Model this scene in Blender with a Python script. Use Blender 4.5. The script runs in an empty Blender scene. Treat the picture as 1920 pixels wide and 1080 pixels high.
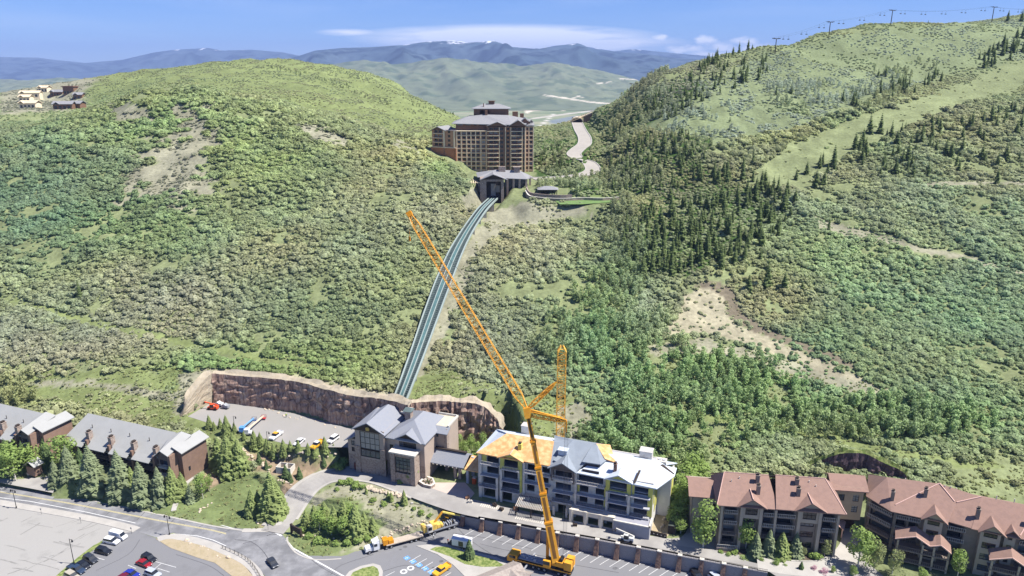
import bpy, math, random
import numpy as np
from mathutils import Vector, Matrix
random.seed(7); RNG = np.random.default_rng(11)
sc = bpy.context.scene
COL = sc.collection
R = math.radians
# ------------------------------------------------------------------ camera
F = 1371.0; CAMZ = 130.0; TH = math.atan(410/F)
cam_d = bpy.data.cameras.new('camera'); cam = bpy.data.objects.new('camera', cam_d); COL.objects.link(cam)
cam.location = (0, 0, CAMZ); cam.rotation_euler = (math.pi/2-TH, 0, 0)
cam_d.lens = 36*F/1920; cam_d.sensor_width = 36; cam_d.clip_start = 1; cam_d.clip_end = 150000
sc.camera = cam
# ------------------------------------------------------------------ light
SUN_AZ, SUN_EL = R(98), R(58)          # azimuth from +Y towards +X
w = bpy.data.worlds.new("World"); sc.world = w; w.use_nodes = True
nt = w.node_tree; bg = nt.nodes['Background']; N = nt.nodes.new; L = nt.links.new
sky = N('ShaderNodeTexSky'); sky.sky_type = 'NISHITA'; sky.sun_disc = False
sky.sun_elevation = SUN_EL; sky.sun_rotation = SUN_AZ; sky.altitude = 2500; sky.air_density = 1.0; sky.dust_density = 0.3; sky.ozone_density = 2.0
# clouds: wisps and small cumulus low over the far mountains, laid out by direction in the sky
tc = N('ShaderNodeTexCoord'); sep = N('ShaderNodeSeparateXYZ'); L(tc.outputs['Generated'], sep.inputs[0])
def wm(op, a, b=None, c=None, clamp=False):
    n = N('ShaderNodeMath'); n.operation = op; n.use_clamp = clamp
    for i, x in enumerate((a, b, c)):
        if x is None: continue
        if isinstance(x, (int, float)): n.inputs[i].default_value = x
        else: L(x, n.inputs[i])
    return n.outputs[0]
az = wm('ARCTAN2', sep.outputs[0], sep.outputs[1]); el = wm('ARCSINE', sep.outputs[2])
cv = N('ShaderNodeCombineXYZ'); L(wm('MULTIPLY', az, 6.0), cv.inputs[0]); L(wm('MULTIPLY', el, 60.0), cv.inputs[1])
n1 = N('ShaderNodeTexNoise'); n1.inputs['Scale'].default_value = 2.2; n1.inputs['Detail'].default_value = 8; n1.inputs['Roughness'].default_value = .55; L(cv.outputs[0], n1.inputs['Vector'])
cv2 = N('ShaderNodeCombineXYZ'); L(wm('MULTIPLY', az, 30.0), cv2.inputs[0]); L(wm('MULTIPLY', el, 62.0), cv2.inputs[1])
n2 = N('ShaderNodeTexNoise'); n2.inputs['Scale'].default_value = 2.0; n2.inputs['Detail'].default_value = 7; n2.inputs['Roughness'].default_value = .6; L(cv2.outputs[0], n2.inputs['Vector'])
def blob(a0, e0, ra, re, k=1.0):
    x = wm('DIVIDE', wm('SUBTRACT', az, a0), ra); y = wm('DIVIDE', wm('SUBTRACT', el, e0), re)
    r = wm('SQRT', wm('ADD', wm('MULTIPLY', x, x), wm('MULTIPLY', y, y)))
    return wm('MULTIPLY', wm('SUBTRACT', 1.0, r, clamp=True), k)
def pxae(px, py):
    u, v = (px-960)/F, (540-py)/F
    Y = math.cos(TH)+v*math.sin(TH); Z = -math.sin(TH)+v*math.cos(TH)
    return math.atan2(u, Y), math.asin(Z/math.sqrt(u*u+Y*Y+Z*Z))
a0, e0 = pxae(950, 72); lens = blob(a0, e0, .21, .019, 2.6)
a1, e1 = pxae(1110, 82); lens = wm('MAXIMUM', lens, blob(a1, e1, .13, .013, 1.8))
a1, e1 = pxae(655, 61); lens = wm('MAXIMUM', lens, blob(a1, e1, .045, .005, 1.3))
lensd = wm('MULTIPLY', lens, wm('SUBTRACT', wm('MULTIPLY', n1.outputs[0], 3.0), .55, clamp=True), clamp=True)
cum = None
for (px, py, ra, re) in ((1322,76,.016,.0075),(1300,90,.018,.006),(1357,90,.026,.009),(1398,79,.022,.0075),(1237,70,.014,.005),(1180,80,.03,.006),(1350,104,.06,.008),(1270,94,.02,.008),(1420,92,.03,.008)):
    a1, e1 = pxae(px, py); b = blob(a1, e1, ra*1.45, re*1.5, 1.7); cum = b if cum is None else wm('MAXIMUM', cum, b)
cumd = wm('MULTIPLY', wm('SUBTRACT', wm('ADD', cum, wm('MULTIPLY', n2.outputs[0], 2.2)), 1.75, clamp=True), wm('MULTIPLY', cum, 3.0, clamp=True))
cv3 = N('ShaderNodeCombineXYZ'); L(wm('MULTIPLY', az, 3.0), cv3.inputs[0]); L(wm('MULTIPLY', el, 26.0), cv3.inputs[1])
n3 = N('ShaderNodeTexNoise'); n3.inputs['Scale'].default_value = 1.3; n3.inputs['Detail'].default_value = 5; L(cv3.outputs[0], n3.inputs['Vector'])
wisp = wm('MULTIPLY', wm('SUBTRACT', n3.outputs[0], .47, clamp=True), .42)
dens = wm('MAXIMUM', wm('MULTIPLY', lensd, .92), wm('MAXIMUM', wm('MULTIPLY', cumd, 1.25, clamp=True), wisp), clamp=True)
hs = N('ShaderNodeHueSaturation'); hs.inputs['Saturation'].default_value = 1.15; hs.inputs['Value'].default_value = .86; L(sky.outputs[0], hs.inputs['Color'])
tm = N('ShaderNodeMix'); tm.data_type = 'RGBA'; tm.blend_type = 'MULTIPLY'; tm.inputs[0].default_value = 1; L(hs.outputs[0], tm.inputs[6]); tm.inputs[7].default_value = (.43, .55, .84, 1)   # thin dry mountain air: a deeper blue
mixc = N('ShaderNodeMix'); mixc.data_type = 'RGBA'; L(dens, mixc.inputs[0]); L(tm.outputs[2], mixc.inputs[6]); mixc.inputs[7].default_value = (6.4, 6.6, 7.0, 1)
L(mixc.outputs[2], bg.inputs[0]); bg.inputs[1].default_value = 0.10
sun_d = bpy.data.lights.new('sun', 'SUN'); sun = bpy.data.objects.new('sun', sun_d); COL.objects.link(sun)
sun_d.energy = 4.2; sun_d.angle = R(.5); sun_d.color = (1, .955, .89)
SD = Vector((math.sin(SUN_AZ)*math.cos(SUN_EL), math.cos(SUN_AZ)*math.cos(SUN_EL), math.sin(SUN_EL)))
sun.rotation_euler = SD.to_track_quat('Z', 'Y').to_euler(); sun.location = (0, 0, 400)
vs = sc.view_settings; vs.view_transform = 'Standard'; vs.look = 'None'; vs.exposure = 1.0; vs.gamma = 1
sc.render.film_transparent = False
cy = sc.cycles; cy.use_denoising = True; cy.max_bounces = 4; cy.diffuse_bounces = 2; cy.glossy_bounces = 2; cy.transmission_bounces = 2; cy.volume_bounces = 0; cy.transparent_max_bounces = 4
# ------------------------------------------------------------------ pixel <-> world (photo pixels, 1920x1080)
CT, ST = math.cos(TH), math.sin(TH)
def P(px, py, z):            # point where the ray meets the level z
    u, v = (px-960)/F, (540-py)/F; k = (z-CAMZ)/(-ST+v*CT)
    return Vector((u*k, (CT+v*ST)*k, z))
def PY(px, py, Y):           # point on the ray at distance Y
    u, v = (px-960)/F, (540-py)/F; k = Y/(CT+v*ST)
    return Vector((u*k, Y, CAMZ+(-ST+v*CT)*k))
def proj(X, Y, Z):
    X, Y, Z = np.asarray(X, float), np.asarray(Y, float), np.asarray(Z, float)-CAMZ
    d = np.maximum(Y*CT-Z*ST, 1e-3); return 960+F*X/d, 540-F*(Y*ST+Z*CT)/d
# ------------------------------------------------------------------ tags and meshes
def tag(o, label=None, cat=None, group=None, kind=None):
    if label: o['label'] = label
    if cat: o['category'] = cat
    if group: o['group'] = group
    if kind: o['kind'] = kind
    return o
def thing(name, label, cat, loc, rz=0, group=None):
    o = bpy.data.objects.new(name, None); COL.objects.link(o); o.location = loc; o.rotation_euler = (0, 0, rz); o.empty_display_size = .5
    return tag(o, label, cat, group)
class MB:
    def __init__(s): s.v = []; s.f = []
    def add(s, vs, fs):
        n = len(s.v); s.v += [tuple(v) for v in vs]; s.f += [tuple(i+n for i in f) for f in fs]; return s
    def box(s, x0, x1, y0, y1, z0, z1):
        return s.add([(x0,y0,z0),(x1,y0,z0),(x1,y1,z0),(x0,y1,z0),(x0,y0,z1),(x1,y0,z1),(x1,y1,z1),(x0,y1,z1)],
                     [(0,3,2,1),(4,5,6,7),(0,1,5,4),(1,2,6,5),(2,3,7,6),(3,0,4,7)])
    def prism(s, pts, z0, z1):   # polygon in xy extruded; z0/z1 numbers or lists
        n = len(pts); a = z0 if hasattr(z0, '__len__') else [z0]*n; b = z1 if hasattr(z1, '__len__') else [z1]*n
        return s.add([(p[0],p[1],a[i]) for i, p in enumerate(pts)]+[(p[0],p[1],b[i]) for i, p in enumerate(pts)],
                     [tuple(range(n-1,-1,-1)), tuple(range(n, 2*n))]+[(i,(i+1)%n,n+(i+1)%n,n+i) for i in range(n)])
    def ext(s, pts, d):          # 3d polygon extruded by vector d
        n = len(pts); d = Vector(d); p = [Vector(q) for q in pts]
        return s.add(p+[q+d for q in p], [tuple(range(n-1,-1,-1)), tuple(range(n, 2*n))]+[(i,(i+1)%n,n+(i+1)%n,n+i) for i in range(n)])
    def tube(s, a, b, r, r2=None, n=6):
        a, b = Vector(a), Vector(b); r2 = r if r2 is None else r2; d = (b-a)
        if d.length < 1e-6: return s
        q = d.to_track_quat('Z', 'Y'); vs = []
        for c, rr in ((a, r), (b, r2)):
            for i in range(n):
                t = 2*math.pi*(i+.5)/n; vs.append(c+q@Vector((rr*math.cos(t), rr*math.sin(t), 0)))
        return s.add(vs, [(i,(i+1)%n,n+(i+1)%n,n+i) for i in range(n)]+[tuple(range(n-1,-1,-1)), tuple(range(n,2*n))])
    def beam(s, a, b, w, h=None):
        return s.tube(a, b, (w if h is None else (w+h)/2)*.7071, n=4)
    def path(s, pts, r, n=6):
        for a, b in zip(pts[:-1], pts[1:]): s.tube(a, b, r, n=n)
        return s
    def slab(s, pts, t):         # planar-ish 3d polygon given thickness downward
        return s.ext([(p[0],p[1],p[2]-t) for p in pts], (0,0,t))
    def xf(s, M): s.v = [tuple(M@Vector(v)) for v in s.v]; return s
    def build(s, name, m, parent=None, kind=None, label=None, smooth=False):
        me = bpy.data.meshes.new(name); me.from_pydata(s.v, [], s.f); me.update()
        if m is not None:
            for x in (m if isinstance(m, (list, tuple)) else [m]): me.materials.append(x)
        if smooth:
            me.polygons.foreach_set('use_smooth', [True]*len(me.polygons))
        o = bpy.data.objects.new(name, me); COL.objects.link(o)
        if parent: o.parent = parent
        return tag(o, label, None, None, kind)
def split(mb, name, m, parent=None, **kw):
    """each connected piece of the builder becomes an object of its own"""
    n = len(mb.v); par = list(range(n))
    def find(a):
        while par[a] != a: par[a] = par[par[a]]; a = par[a]
        return a
    for f in mb.f:
        for b in f[1:]: par[find(b)] = find(f[0])
    g = {}
    for f in mb.f: g.setdefault(find(f[0]), []).append(f)
    out = []
    for k in sorted(g):
        ids = sorted({i for f in g[k] for i in f}); mp = {i: j for j, i in enumerate(ids)}
        out.append(MB().add([mb.v[i] for i in ids], [tuple(mp[i] for i in f) for f in g[k]]).build(name, m, parent, **kw))
    return out
def child_map():
    m = {}
    for o in bpy.data.objects:
        if o.parent: m.setdefault(o.parent.name, []).append(o)
    return m
def dup(root, loc=None, rz=None, scale=None, label=None, group=None):
    def kids(a, b):
        for ch in a.children:
            c = ch.copy(); COL.objects.link(c); c.parent = b; kids(ch, c)
    r = root.copy(); COL.objects.link(r); kids(root, r)
    if loc is not None: r.location = loc
    if rz is not None: r.rotation_euler = (0, 0, rz)
    if scale is not None: r.scale = scale if hasattr(scale, '__len__') else (scale,)*3
    if label: r['label'] = label
    if group: r['group'] = group
    return r
# ------------------------------------------------------------------ materials
MATS = {}
def mat(name, col, rough=.8, metal=0, noise=.12, nscale=1.0, col2=None, bump=0, spec=.3, attr=None, inst=False, wave=None, brick=None, detail=6):
    if name in MATS: return MATS[name]
    m = bpy.data.materials.new(name); m.use_nodes = True; t = m.node_tree; b = t.nodes['Principled BSDF']
    N = t.nodes.new; L = t.links.new
    b.inputs['Roughness'].default_value = rough; b.inputs['Metallic'].default_value = metal; b.inputs['Specular IOR Level'].default_value = spec
    tc = N('ShaderNodeTexCoord'); vec = tc.outputs['Object']
    nz = N('ShaderNodeTexNoise'); nz.inputs['Scale'].default_value = nscale; nz.inputs['Detail'].default_value = detail; nz.inputs['Roughness'].default_value = .6; L(vec, nz.inputs['Vector'])
    if attr:
        a = N('ShaderNodeAttribute'); a.attribute_name = attr
        if inst: a.attribute_type = 'INSTANCER'
        base = a.outputs['Color']
    else:
        rg = N('ShaderNodeRGB'); rg.outputs[0].default_value = (*col, 1); base = rg.outputs[0]
    if col2:
        mx = N('ShaderNodeMix'); mx.data_type = 'RGBA'; mr = N('ShaderNodeMapRange'); mr.inputs[1].default_value = .42; mr.inputs[2].default_value = .6
        L(nz.outputs[0], mr.inputs[0]); L(mr.outputs[0], mx.inputs[0]); L(base, mx.inputs[6]); mx.inputs[7].default_value = (*col2, 1); base = mx.outputs[2]
    if brick:
        sc_, mort, c2 = brick
        bt = N('ShaderNodeTexBrick'); bt.inputs['Scale'].default_value = sc_; bt.inputs['Mortar'].default_value = (*mort, 1); bt.inputs['Color2'].default_value = (*c2, 1)
        bt.inputs['Mortar Size'].default_value = .02; mp = N('ShaderNodeMapping'); mp.inputs['Rotation'].default_value = (R(90), 0, 0) ; L(vec, mp.inputs[0]); L(mp.outputs[0], bt.inputs['Vector']); L(base, bt.inputs['Color1']); base = bt.outputs['Color']
    if wave:
        ax, ws, amt = wave
        wv = N('ShaderNodeTexWave'); wv.bands_direction = ax; wv.inputs['Scale'].default_value = ws; L(vec, wv.inputs['Vector'])
        mr = N('ShaderNodeMapRange'); mr.inputs[3].default_value = 1-amt; mr.inputs[4].default_value = 1.0; L(wv.outputs['Fac'], mr.inputs[0])
        vm = N('ShaderNodeVectorMath'); vm.operation = 'SCALE'; L(base, vm.inputs[0]); L(mr.outputs[0], vm.inputs['Scale']); base = vm.outputs[0]
    mr = N('ShaderNodeMapRange'); mr.inputs[1].default_value = .25; mr.inputs[2].default_value = .75; mr.inputs[3].default_value = 1-noise; mr.inputs[4].default_value = 1+noise
    L(nz.outputs[0], mr.inputs[0]); vm = N('ShaderNodeVectorMath'); vm.operation = 'SCALE'; L(base, vm.inputs[0]); L(mr.outputs[0], vm.inputs['Scale'])
    L(vm.outputs[0], b.inputs['Base Color'])
    if bump:
        bp = N('ShaderNodeBump'); bp.inputs['Distance'].default_value = bump; L(nz.outputs[0], bp.inputs['Height']); L(bp.outputs[0], b.inputs['Normal'])
    MATS[name] = m; return m
def srgb(r, g, b): return tuple((c/255/12.92 if c/255 <= .04045 else ((c/255+.055)/1.055)**2.4) for c in (r, g, b))
# ------------------------------------------------------------------ noise on arrays
def vnoise(x, y, seed=0):
    xi, yi = np.floor(x).astype(np.int64), np.floor(y).astype(np.int64); fx, fy = x-xi, y-yi
    fx, fy = fx*fx*fx*(fx*(fx*6-15)+10), fy*fy*fy*(fy*(fy*6-15)+10)
    def h(a, b):
        n = (a*374761393+b*668265263+seed*974711) & 0xffffffff; n = ((n ^ (n >> 13))*1274126177) & 0xffffffff; return ((n ^ (n >> 16)) & 0xffff)/65535.
    return (h(xi,yi)*(1-fx)+h(xi+1,yi)*fx)*(1-fy)+(h(xi,yi+1)*(1-fx)+h(xi+1,yi+1)*fx)*fy
def fbm(x, y, o=4, seed=0, ridge=False):
    t = 0; a = 1; s = 0
    for i in range(o):
        n = vnoise(x*2**i+17.3*i, y*2**i-9.1*i, seed+i)
        if ridge: n = 1-np.abs(2*n-1)
        t = t+a*n; s += a; a *= .5
    return t/s
def inpoly(x, y, poly):
    c = np.zeros(np.shape(x), bool); n = len(poly)
    for i in range(n):
        x0, y0 = poly[i][0], poly[i][1]; x1, y1 = poly[(i+1)%n][0], poly[(i+1)%n][1]
        if y0 == y1: continue
        k = ((y0 > y) != (y1 > y)) & (x < (x1-x0)*(y-y0)/(y1-y0)+x0); c ^= k
    return c
def segdist(x, y, pts, closed=False):
    d = np.full(np.shape(x), 1e9); n = len(pts)
    for i in range(n if closed else n-1):
        ax, ay = pts[i][0], pts[i][1]; bx, by = pts[(i+1)%n][0], pts[(i+1)%n][1]
        L2 = (bx-ax)**2+(by-ay)**2+1e-9; t = np.clip(((x-ax)*(bx-ax)+(y-ay)*(by-ay))/L2, 0, 1)
        d = np.minimum(d, np.hypot(x-ax-t*(bx-ax), y-ay-t*(by-ay)))
    return d
# ------------------------------------------------------------------ ground heights
CTRL = []
for px, rows in {
 -150: [(700,268),(600,310),(500,352),(400,405),(330,450),(290,490),(250,600),(215,760),(195,900),(178,1000)],
 0: [(700,264),(600,305),(500,345),(400,395),(330,440),(295,480),(250,590),(215,740),(195,860),(178,980)],
 150: [(700,262),(600,300),(500,340),(400,388),(300,455),(240,520),(206,760),(185,880),(148,1000)],
 300: [(700,262),(600,294),(500,332),(400,382),(300,445),(215,510),(164,560),(152,850),(132,1000)],
 450: [(700,260),(600,292),(500,329),(400,377),(300,437),(225,498),(190,545),(165,780),(135,900),(112,1000)],
 600: [(700,258),(600,289),(500,325),(400,371),(300,436),(237,505),(205,660),(165,800),(131,950)],
 700: [(700,257),(600,289),(500,325),(400,371),(320,430),(268,485),(230,630),(200,760),(167,900)],
 800: [(700,256),(600,290),(500,327),(400,374),(300,462),(262,580),(230,720),(200,860)],
 860: [(700,254),(600,290),(500,329),(400,383),(350,418),(328,455),(216,880)],
 950: [(700,251),(600,288),(500,328),(420,380),(375,413),(335,455),(300,515),(262,600)],
 1050: [(700,249),(600,287),(500,327),(425,378),(380,408),(340,468),(300,520),(262,585),(245,640)],
 1120: [(600,286),(500,327),(400,385),(335,470),(290,545),(250,610),(215,670),(205,710)],
 1200: [(700,249),(600,286),(500,329),(400,380),(350,418),(300,455),(250,505),(200,565),(158,620)],
 1300: [(700,250),(600,288),(500,326),(400,376),(300,441),(200,531),(136,600)],
 1450: [(800,228),(700,252),(600,288),(500,326),(400,376),(300,441),(200,531),(130,610),(86,665)],
 1525: [(100,660),(66,702)], 1700: [(100,670),(44,752)],
 1600: [(820,222),(700,250),(600,288),(500,326),(400,376),(300,441),(200,536),(120,640),(52,735)],
 1800: [(700,248),(600,286),(500,325),(400,376),(300,443),(200,545),(100,680),(46,765)],
 2050: [(720,240),(600,284),(500,325),(400,377),(300,445),(200,550),(100,690),(36,775)]}.items():
    for py, Y in rows: CTRL.append(PY(px, py, Y))
for px, py, z in [(-100,900,1),(0,880,2),(100,900,1),(180,915,1.2),(260,930,1.5),(350,890,4),(430,930,2),(420,890,4.2),(480,900,3.5),(525,940,1.6),(480,975,.6),(560,870,5.2),(500,850,7),(450,840,8.5),
 (400,815,9.5),(330,795,9),(600,860,6),(250,770,9),(150,760,9),(0,745,9),(-150,745,9),(100,720,13),(300,720,13),(650,930,3),(700,930,3.4),(750,955,2.8),(650,1000,1.2),(760,985,1.2),(600,1025,.4),
 (-200,1080,0),(300,1080,0),(700,1080,0),(1100,1080,0),(-200,980,0),(1600,1250,0),(1000,950,4.5),(1200,930,4.5),(1500,1060,4.5),(1800,1050,4.5),(2100,1050,4.5),(1290,880,7),(1400,862,10),(1550,850,12),(1700,845,13),(1850,860,13),(2050,860,13),
 (860,750,19.5),(940,790,16),(1040,830,10),(1150,840,9)]: CTRL.append(P(px, py, z))
for X in (-900,-600,-300): CTRL += [Vector((X,1250,85+.02*X)), Vector((X,1700,-100))]
for X in (-50,150,350,600,900,1200): CTRL += [Vector((X,1000,20)), Vector((X,1300,-90)), Vector((X,1700,-150))]
CTRL += [Vector((250,760,92)), Vector((120,800,60)), Vector((400,900,120)), Vector((600,900,170)), Vector((1000,700,220)), Vector((1300,900,230)), Vector((-1000,400,90)), Vector((-1100,900,95)), Vector((1100,250,60)), Vector((-700,250,30)), Vector((20,860,10)),Vector((-150,1000,110)),Vector((-100,760,70))]
_c = np.array([tuple(c) for c in CTRL]); _s = 300.
def _tps(r2): return r2*np.log(r2+1e-12)*.5
def _fit():
    x, y = _c[:,0]/_s, _c[:,1]/_s; n = len(x)
    K = _tps((x[:,None]-x)**2+(y[:,None]-y)**2)+np.eye(n)*.0006; Q = np.c_[np.ones(n), x, y]
    A = np.block([[K, Q],[Q.T, np.zeros((3,3))]]); return np.linalg.solve(A, np.r_[_c[:,2], 0,0,0])
_w = _fit()
def h_base(X, Y):
    X = np.atleast_1d(np.asarray(X, float)); Y = np.atleast_1d(np.asarray(Y, float)); sh = X.shape; x, y = X.ravel()/_s, Y.ravel()/_s; out = np.empty(x.size)
    cx, cy_ = _c[:,0]/_s, _c[:,1]/_s; n = len(cx)
    for i in range(0, x.size, 20000):
        a, b = x[i:i+20000,None], y[i:i+20000,None]
        out[i:i+20000] = _tps((a-cx)**2+(b-cy_)**2)@_w[:n]+_w[n]+_w[n+1]*a[:,0]+_w[n+2]*b[:,0]
    h = out.reshape(sh); Xs, Ys = X, Y
    k = np.clip((Ys-235)/150, 0, 1)
    h = h+k*((fbm(Xs/42, Ys/42, 4, 3, True)-.6)*np.where((Xs > 60) & (Ys > 400), 4.5, 9)+(fbm(Xs/11, Ys/11, 3, 5)-.5)*2.4)+(fbm(Xs/9, Ys/9, 3, 8)-.5)*.7
    return np.maximum(h, -141+fbm(Xs/90, Ys/90, 3, 9)*4)
PADS = []     # (kind, geometry, z, blend width)
def pad(pts, z, bw): PADS.append(('poly', [tuple(P(a, b, z))[:2] for a, b in pts], z, bw))
def padw(pts, z, bw): PADS.append(('poly', pts, z, bw))
def padpath(pts, hw, bw): PADS.append(('path', [tuple(p) for p in pts], hw, bw))
def pathz(X, Y, pts):
    d = np.full(X.shape, 1e9); z = np.zeros(X.shape)
    for a, b in zip(pts[:-1], pts[1:]):
        L2 = (b[0]-a[0])**2+(b[1]-a[1])**2+1e-9; t = np.clip(((X-a[0])*(b[0]-a[0])+(Y-a[1])*(b[1]-a[1]))/L2, 0, 1)
        dd = np.hypot(X-a[0]-t*(b[0]-a[0]), Y-a[1]-t*(b[1]-a[1])); k = dd < d; d = np.where(k, dd, d); z = np.where(k, a[2]+t*(b[2]-a[2]), z)
    return d, z
def ground(X, Y):
    X = np.atleast_1d(np.asarray(X, float)); Y = np.atleast_1d(np.asarray(Y, float)); h = h_base(X, Y)
    for k, g, z, bw in PADS:
        if k == 'poly':
            xs = [p[0] for p in g]; ys = [p[1] for p in g]
            m = (X > min(xs)-bw) & (X < max(xs)+bw) & (Y > min(ys)-bw) & (Y < max(ys)+bw)
            if not m.any(): continue
            x, y = X[m], Y[m]; d = np.where(inpoly(x, y, g), 0, segdist(x, y, g, True)); zz = z
        else:
            xs = [p[0] for p in g]; ys = [p[1] for p in g]; e = bw+z
            m = (X > min(xs)-e) & (X < max(xs)+e) & (Y > min(ys)-e) & (Y < max(ys)+e)
            if not m.any(): continue
            d, zz = pathz(X[m], Y[m], g); d = np.maximum(d-z, 0)
        t = np.clip(1-d/bw, 0, 1); t = t*t*(3-2*t); h[m] = h[m]*(1-t)+zz*t
    return h
# --- level places: lots, terraces, building pads
pad([(345,783),(395,752),(440,752),(560,775),(640,797),(742,820),(770,838),(742,860),(650,842),(560,842),(450,816)], 10.5, 2.2)
pad([(642,882),(640,850),(760,826),(860,818),(950,812),(975,845),(1010,868),(1250,900),(1300,915),(1500,925),(1700,950),(2000,1000),(2300,1100),(2300,1500),(1800,1500),(1560,1150),(1440,1072),(1157,1016),(905,971),(870,965),(800,938),(740,912),(700,890),(660,884)], 4.5, 2.0)
DRIVE = [P(*a) for a in [(505,1004,0),(533,972,.5),(556,938,1.5),(580,912,2.6),(615,894,3.5),(660,889,4.1),(705,893,4.4),(750,908,4.5),(800,928,4.5),(860,948,4.5),(905,958,4.5)]]
padpath(DRIVE[:8], 4.5, 4)
pad([(-300,880),(0,910),(130,932),(260,957),(400,985),(470,992),(520,992),(546,1018),(575,1042),(640,1045),(690,1027),(780,997),(850,977),(866,975),(1157,1036),(1235,1050),(1440,1088),(1700,1140),(1700,1500),(-300,1500)], 0, 2.4)
pad([(-250,905),(-250,800),(20,790),(110,815),(135,850),(80,865)], 4, 4)
pad([(120,900),(140,835),(200,830),(400,870),(412,890),(380,905),(290,905)], 4, 4)
# hotel level, station and the road that climbs past the hotel
pad([(780,325),(870,325),(1010,312),(1040,330),(1110,330),(1125,338),(1110,354),(1000,352),(960,341),(905,330)], 64, 10)
HROAD = [P(1000,336,64.2), P(1060,333,64.3), P(1098,327,64.8), P(1112,318,66), P(1103,305,68), P(1084,297,70.5), P(1076,289,72.5), P(1085,279,74.8), P(1096,270,77), P(1096,258,79), P(1089,246,80.5), P(1084,235,81.5), P(1082,229,82)]
padpath(HROAD, 8.5, 10)
padpath([PY(900,399,398)-Vector((0,0,2.5)), PY(925,372,420)-Vector((0,0,2.5)), PY(929,364,434)-Vector((0,0,2.5))], 4.5, 7)
pad([(985,372),(1110,376),(1170,372),(1165,384),(1060,380),(1000,382)], 60.5, 13)
pad([(20,200),(90,188),(150,196),(150,204),(20,210)], 93, 30)
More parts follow.
